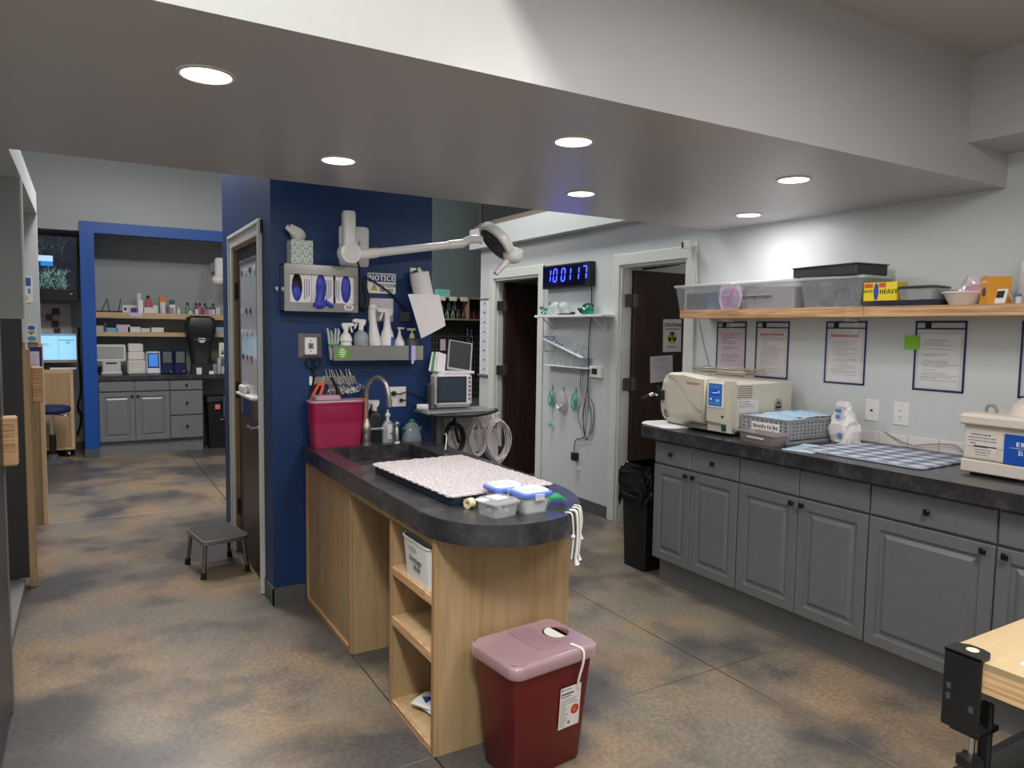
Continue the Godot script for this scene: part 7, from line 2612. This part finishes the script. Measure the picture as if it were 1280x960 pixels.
	B.call("carton", "white slip leaning on the low black case", "box", 241, 0.06, 0.085, C, -9.64, c8(214, 212, 200), 0.01)
	B.call("carton", "little white block at the corner of the low black case", "box", 257, 0.055, 0.04, C, -9.66, c8(228, 228, 222), 0.03)
	B.call("phone_handset", "grey cordless handset standing on the far counter", "phone", 262, 0.05, 0.125, C, -9.68, c8(128, 130, 134), 0.04)
	B.call("acrylic_stand", "pale acrylic stand next to the cordless handset", "stand", 268, 0.03, 0.20, C, -9.75, c8(176, 178, 182), 0.1)
	t = T("counter_riser", "small wooden riser shelf at the end of the far counter", "shelf", Vector3(1.60, C, -9.95))
	s = S()
	bb(s, -0.12, 0.3, 0.195, 0.215, -0.12, 0.08, 0.002)
	mesh("board", s, M["ply_flat"], t)
	s = S()
	bb(s, -0.12, -0.1, 0.0, 0.195, -0.12, 0.08, 0.002); bb(s, 0.28, 0.3, 0.0, 0.195, -0.12, 0.08, 0.002)
	mesh("side", s, M["white"], t)
	t = T("photo_frame", "white framed photo on the small wooden riser", "picture", Vector3(1.56, C + 0.215, -9.95))
	s = S()
	bb(s, -0.07, 0.11, 0.0, 0.17, 0.0, 0.02, 0.004)
	mesh("frame", s, M["white"], t)
	var im := Image.create_empty(16, 16, false, Image.FORMAT_RGB8)
	im.fill(c8(200, 210, 220))
	im.fill_rect(Rect2i(0, 9, 16, 4), c8(206, 150, 80)); im.fill_rect(Rect2i(0, 13, 16, 3), c8(60, 54, 50))
	sheet("photo", 0.14, 0.13, picture("photo", im), t, Vector3(0.02, 0.085, 0.02))
	B.call("clear_cup", "pale plastic cup of swabs under the small wooden riser", "cup", 275, 0.07, 0.09, C, -9.80, c8(176, 174, 172), 0.07)
	t = T("far_trash_can", "black lined trash can with pink tags under the far counter", "trash can", Vector3(1.44, 0, -9.85))
	s = S()
	loft(s, [rY(rr(0.22, 0.24, 0.02), 0.0), rY(rr(0.27, 0.29, 0.02), 0.58), rY(rr(0.30, 0.32, 0.03), 0.60), rY(rr(0.28, 0.30, 0.03), 0.66)], true, true)
	mesh("bin", s, mat("liner_dull", c8(28, 28, 30), 0.35), t)
	s = S()
	bb(s, -0.04, 0.02, 0.50, 0.56, 0.14, 0.144)
	mesh("tag", s, mat("tag_coral", c8(232, 120, 128), 0.6), t)
	s = S()
	bb(s, 0.02, 0.06, 0.36, 0.44, 0.132, 0.136)
	mesh("tag", s, mat("tag_coral", c8(232, 120, 128), 0.6), t)
	B.call("grey_bin", "small grey box hung beside the far black trash can", "box", 277.5, 0.1, 0.26, 0.40, -9.62, c8(118, 120, 120), 0.1)
	# wall lamp seen past the blue closet
	t = T("far_lamp", "white jointed lamp on the recess wall past the blue closet", "lamp", Vector3(1.50, 2.05, -10.2))
	s = S()
	bb(s, -0.05, 0.06, 0.12, 0.36, 0.26, 0.34, 0.02); bb(s, -0.05, 0.06, 0.2, 0.32, -0.12, 0.3, 0.01)
	mesh("column", s, M["plastic_white"], t)
	s = S()
	ball(s, Vector3(-0.01, 0.08, 0.31), Vector3(0.085, 0.075, 0.08), 16, 10)
	mesh("joint", s, M["plastic_white"], t)
	# --- television and the corner office
	t = T("television", "large black wall television showing a grassy login picture", "television", Vector3(-0.66, 1.80, -9.80))
	s = S()
	bb(s, -0.62, 0.62, 0.0, 0.745, -0.06, 0.0, 0.008)
	mesh("housing", s, mat("tv_black", c8(16, 16, 18), 0.3), t)
	im = Image.create_empty(256, 144, false, Image.FORMAT_RGB8)
	var g := RandomNumberGenerator.new()
	g.seed = 2
	for y in 144:
		for x in 256:
			im.set_pixel(x, y, c8(10, 14, 30).lerp(c8(24, 24, 50), g.randf() * 0.8))
	for k in 700:
		var x := g.randi_range(40, 236)
		var y := g.randi_range(98, 142) if k % 4 else g.randi_range(14, 62)
		var c := c8(40, 78, 62).lerp(c8(150, 186, 170), g.randf() * (0.9 if k % 4 else 0.05))
		var dx := g.randf_range(-0.8, 0.8)
		for i in g.randi_range(6, 26):
			var q := Vector2i(int(x + dx * i), y - i + int(absf(dx) * i * i * 0.03))
			if q.x >= 0 and q.x < 256 and q.y >= 0 and q.y < 144:
				im.set_pixelv(q, c)
	im.fill_rect(Rect2i(60, 52, 150, 16), c8(178, 216, 244)); im.fill_rect(Rect2i(184, 69, 26, 11), c8(18, 134, 226))
	var tm := picture("tv_picture", im, 0.2)
	tm.emission_enabled = true
	tm.emission_texture = tm.albedo_texture
	tm.emission_operator = BaseMaterial3D.EMISSION_OP_MULTIPLY
	tm.emission = Color.WHITE
	tm.emission_energy_multiplier = 0.55
	sheet("screen", 1.17, 0.60, tm, t, Vector3(0.0, 0.43, 0.001))
	s = S()
	bb(s, 0.53, 0.555, 0.085, 0.094, 0.0, 0.003)
	mesh("power_light", s, M["white"], t)
	t = T("pin_board", "pale board crowded with pinned notes under the television", "board", Vector3(-0.55, 1.42, -10.32))
	s = S()
	bb(s, -0.5, 0.42, -0.1, 0.36, 0.0, 0.012, 0.002)
	mesh("board", s, mat("board_pale", c8(206, 204, 198), 0.8), t)
	for k in 9:
		sheet("note", 0.11, 0.13, printed("pin%d" % (k % 3), 48, 56, [c8(222, 218, 212), c8(206, 202, 196), c8(214, 206, 206)][k % 3], c8(130, 124, 122), 120 + k % 3, 0.1, 0.9, 0.1, 0.9, 9), t, Vector3(-0.42 + (k % 5) * 0.13, 0.24 - (k / 5) * 0.17, 0.012 + 0.001 * k))
	for k in [[0.19, 0.2, c8(132, 84, 76)], [0.25, 0.12, c8(120, 62, 70)], [0.26, 0.27, c8(60, 76, 80)], [0.27, 0.03, c8(80, 62, 60)]]:
		sheet("photo", 0.07, 0.08, mat("pinned%d" % k[2].r8, k[2], 0.6), t, Vector3(k[0], k[1], 0.025))
	t = T("office_monitor", "wide computer monitor with a pale blue screen on the wooden cabinet", "monitor", Vector3(-0.36, 1.02, -9.86))
	s = S()
	bb(s, -0.29, 0.285, 0.075, 0.415, -0.02, 0.02, 0.005)
	mesh("case", s, mat("monitor_grey", c8(150, 148, 150), 0.4), t)
	im = Image.create_empty(96, 56, false, Image.FORMAT_RGB8)
	im.fill(c8(150, 208, 240))
	im.fill_rect(Rect2i(0, 0, 96, 4), c8(96, 150, 190)); im.fill_rect(Rect2i(66, 12, 26, 2), c8(90, 140, 180)); im.fill_rect(Rect2i(78, 16, 8, 5), c8(70, 190, 160)); im.fill_rect(Rect2i(65, 6, 1, 46), c8(110, 170, 205)); im.fill_rect(Rect2i(30, 20, 20, 6), c8(130, 185, 225))
	var om := picture("office_screen", im, 0.3)
	om.emission_enabled = true
	om.emission_texture = om.albedo_texture
	om.emission_operator = BaseMaterial3D.EMISSION_OP_MULTIPLY
	om.emission = Color.WHITE
	om.emission_energy_multiplier = 0.7
	sheet("screen", 0.555, 0.295, om, t, Vector3(0.0, 0.258, 0.02))
	s = S()
	bb(s, -0.04, 0.04, 0.0, 0.2, -0.05, -0.02); bb(s, -0.12, 0.12, 0.0, 0.012, -0.1, 0.08, 0.003)
	mesh("foot", s, M["black"], t)
	for k in 2:
		B.call("desk_paper", ["white keyboard edge on the wooden desk cabinet", "small white dish on the wooden desk cabinet"][k], "desk item", [78.0, 92.0][k], [0.2, 0.07][k], 0.02, 1.02, -9.80, c8(224, 222, 220), 0.05)
	t = T("desk_cabinet", "pale wooden desk cabinet on casters beside the blue stool", "cabinet", Vector3(-0.44, 0, -9.98))
	s = S()
	bb(s, -0.36, 0.32, 0.085, 1.02, -0.22, 0.20, 0.003)
	mesh("carcass", s, M["ply_flat"], t)
	s = S()
	bb(s, -0.33, 0.285, 0.12, 0.98, 0.20, 0.206, 0.002)
	mesh("panel", s, M["ply"], t)
	for k in [-0.3, 0.23]:
		s = S()
		lathe(s, Vector3(k, 0.04, 0.16), [[0.04, 0.0], [0.04, 0.03]], 16, true, true, along(Vector3(1, 0, 0.3))); bb(s, k - 0.01, k + 0.04, 0.06, 0.086, 0.14, 0.18)
		var ca := mesh("caster", s, M["black"], t)
		s = S()
		lathe(s, Vector3(k, 0.04, 0.165), [[0.02, -0.004], [0.02, 0.034]], 12, true, true, along(Vector3(1, 0, 0.3)))
		mesh("caster_hub", s, M["white"], ca)
	t = T("swivel_stool", "round navy swivel stool before the wooden desk cabinet", "stool", Vector3(-0.33, 0, -9.42))
	s = S()
	lathe(s, Vector3.ZERO, [[0.19, 0.0], [0.19, 0.012], [0.17, 0.024], [0.06, 0.05], [0.05, 0.1]], 28)
	mesh("base", s, mat("stool_grey", c8(92, 92, 96), 0.35, 0.4), t)
	s = S()
	cyl(s, Vector3(0, 0.09, 0), Vector3(0, 0.32, 0), 0.035)
	mesh("sleeve", s, M["black"], t)
	s = S()
	cyl(s, Vector3(0, 0.3, 0), Vector3(0, 0.56, 0), 0.018)
	mesh("column", s, M["chrome"], t)
	s = S()
	lathe(s, Vector3(0, 0.555, 0), [[0.13, 0.0], [0.17, 0.012], [0.185, 0.04], [0.175, 0.075], [0.12, 0.09]], 32)
	mesh("seat", s, mat("seat_navy", c8(26, 36, 88), 0.7), t)
	s = S()
	tube(s, spl([Vector3(0.03, 0.55, 0.08), Vector3(0.14, 0.535, 0.1), Vector3(0.16, 0.545, 0.06)], 4), 0.006, 6)
	mesh("adjust_lever", s, M["steel"], t)
	s = S()
	tube(s, spl([Vector3(-0.055, 1.5, -10.3), Vector3(-0.06, 1.2, -10.28), Vector3(-0.05, 0.75, -10.28), Vector3(-0.09, 0.55, -10.26), Vector3(-0.05, 0.42, -10.26), Vector3(-0.1, 0.2, -10.28)], 5), 0.012, 6)
	one("office_cable", s, M["black"], "black cord hanging behind the wooden desk cabinet", "cord")
	s = S()
	bb(s, -2.0, -0.02, 0, 0.1, -10.32, -10.312)
	setting("baseboard_office", s, M["kick"])

func near_things() -> void:
	var s: SurfaceTool
	# --- step stool
	var t := T("step_stool", "low black step stool with steel legs by the closet door", "stool", Vector3(0.70, 0, -4.87), 0.14)
	s = S()
	loft(s, [rY(rr(0.27, 0.37, 0.03), 0.205), rY(rr(0.28, 0.38, 0.03), 0.21), rY(rr(0.28, 0.38, 0.03), 0.232), rY(rr(0.274, 0.374, 0.03), 0.236)], true, true)
	mesh("top", s, mat("stool_steel", c8(146, 144, 142), 0.35, 0.6), t)
	s = S()
	loft(s, [rY(rr(0.26, 0.36, 0.025), 0.236), rY(rr(0.256, 0.356, 0.025), 0.239)], true, true)
	mesh("tread", s, mat("tread", c8(58, 58, 58), 0.75), t)
	for k in [[-1, -1], [1, -1], [-1, 1], [1, 1]]:
		s = S()
		cyl(s, Vector3(k[0] * 0.115, 0.207, k[1] * 0.155), Vector3(k[0] * 0.132, 0.02, k[1] * 0.178), 0.0125)
		var lg := mesh("leg", s, mat("leg_steel", c8(128, 124, 120), 0.3, 0.8), t)
		s = S()
		cyl(s, Vector3(k[0] * 0.134, 0.0, k[1] * 0.18), Vector3(k[0] * 0.131, 0.04, k[1] * 0.177), 0.018, 0.016)
		mesh("rubber_foot", s, M["rubber"], lg)
	# --- plywood table corner with a clamp
	t = T("plywood_table", "plywood tabletop corner on black legs before the grey cabinets", "table", Vector3(1.417, 0.0, -0.737))
	s = S()
	var p := PackedVector2Array([Vector2(1.2, 0), Vector2(1.2, -0.9), Vector2(0, -0.9)])
	for i in 6:
		var a := PI - PI / 2 * i / 5.0
		p.append(Vector2(0.045 + cos(a) * 0.045, -0.045 + sin(a) * 0.045))
	prism(s, p, 0.938, 0.95, FLAT())
	mesh("veneer", s, grain("maple_pale", [c8(160, 136, 104), c8(168, 145, 112), c8(174, 152, 120)], 1.6, 26, 0.42, 0.4, 15), t)
	s = S()
	prism(s, p, 0.893, 0.938, FLAT())
	mesh("core", s, M["ply_edge"], t)
	s = S()
	for k in [[0.86, 0.12], [1.1, 0.12], [0.86, 0.85], [1.1, 0.85]]:
		bb(s, k[0] - 0.025, k[0] + 0.025, 0.0, 0.893, k[1] - 0.025, k[1] + 0.025)
	mesh("leg_frame", s, M["black"], t)
	s = S()
	bb(s, 0.055, 0.12, 0.95, 0.9508, 0.105, 0.16)
	mesh("paper_scrap", s, M["paper"], t)
	t = T("desk_clamp", "black steel clamp with a screw knob gripping the plywood table corner", "clamp", Vector3(1.417, 0.0, -0.70), RW)
	s = S()
	bb(s, -0.034, 0.034, 0.805, 0.956, 0.002, 0.008, 0.002)
	mesh("plate", s, M["black"], t)
	s = S()
	var hp := PackedVector2Array()
	for q in [[-0.034, 0.008], [0.034, 0.008], [0.034, -0.02], [0.026, -0.038], [0.01, -0.045], [-0.014, -0.045], [-0.034, -0.03]]:
		hp.append(Vector2(q[0], -q[1]))
	prism(s, hp, 0.951, 0.957, FLAT())
	var tp := mesh("top_flange", s, M["black"], t)
	s = S()
	lathe(s, Vector3(0.002, 0.957, -0.022), [[0.011, 0.0], [0.011, 0.0006]], 20)
	mesh("hole", s, mat("hole_pale", c8(224, 200, 160), 0.5), tp)
	for k in [[-0.022, 0.885], [-0.022, 0.865], [0.02, 0.855]]:
		s = S()
		bb(s, k[0] - 0.004, k[0] + 0.004, k[1] - 0.006, k[1] + 0.006, 0.008, 0.0088)
		mesh("slot", s, mat("slot_grey", c8(70, 70, 72), 0.5), t)
	s = S()
	bb(s, -0.02, 0.035, 0.80, 0.812, -0.07, 0.004, 0.002); bb(s, 0.012, 0.035, 0.72, 0.86, -0.05, -0.036, 0.004)
	mesh("lower_jaw", s, M["black"], t)
	s = S()
	cyl(s, Vector3(0.012, 0.75, -0.02), Vector3(0.012, 0.893, -0.02), 0.0055)
	mesh("screw", s, M["steel"], t)
	s = S()
	var star := PackedVector2Array()
	for i in 20:
		var a := TAU * i / 20
		star.append(Vector2(cos(a), sin(a)) * (0.021 + 0.004 * cos(a * 5)))
	loft(s, [rY(star, 0.733, Vector2(0.012, -0.02)), rY(star, 0.752, Vector2(0.012, -0.02))], true, true)
	mesh("knob", s, M["black"], t)
	# --- black case under the table edge
	t = T("black_equipment_case", "black hard equipment case below the plywood table corner", "case", Vector3(1.88, 0, -0.53))
	s = S()
	bb(s, -0.29, 0.35, 0.0, 0.585, -0.27, 0.5, 0.02)
	mesh("case", s, mat("case_dark", c8(42, 44, 44), 0.55), t)
	s = S()
	bb(s, -0.30, 0.36, 0.585, 0.62, -0.28, 0.51, 0.012)
	var ld := mesh("lid", s, mat("case_rim", c8(28, 28, 29), 0.5), t)
	s = S()
	bb(s, -0.27, 0.33, 0.62, 0.624, -0.25, 0.48, 0.002)
	mesh("lid_pad", s, mat("case_pad", c8(50, 53, 51), 0.7), ld)
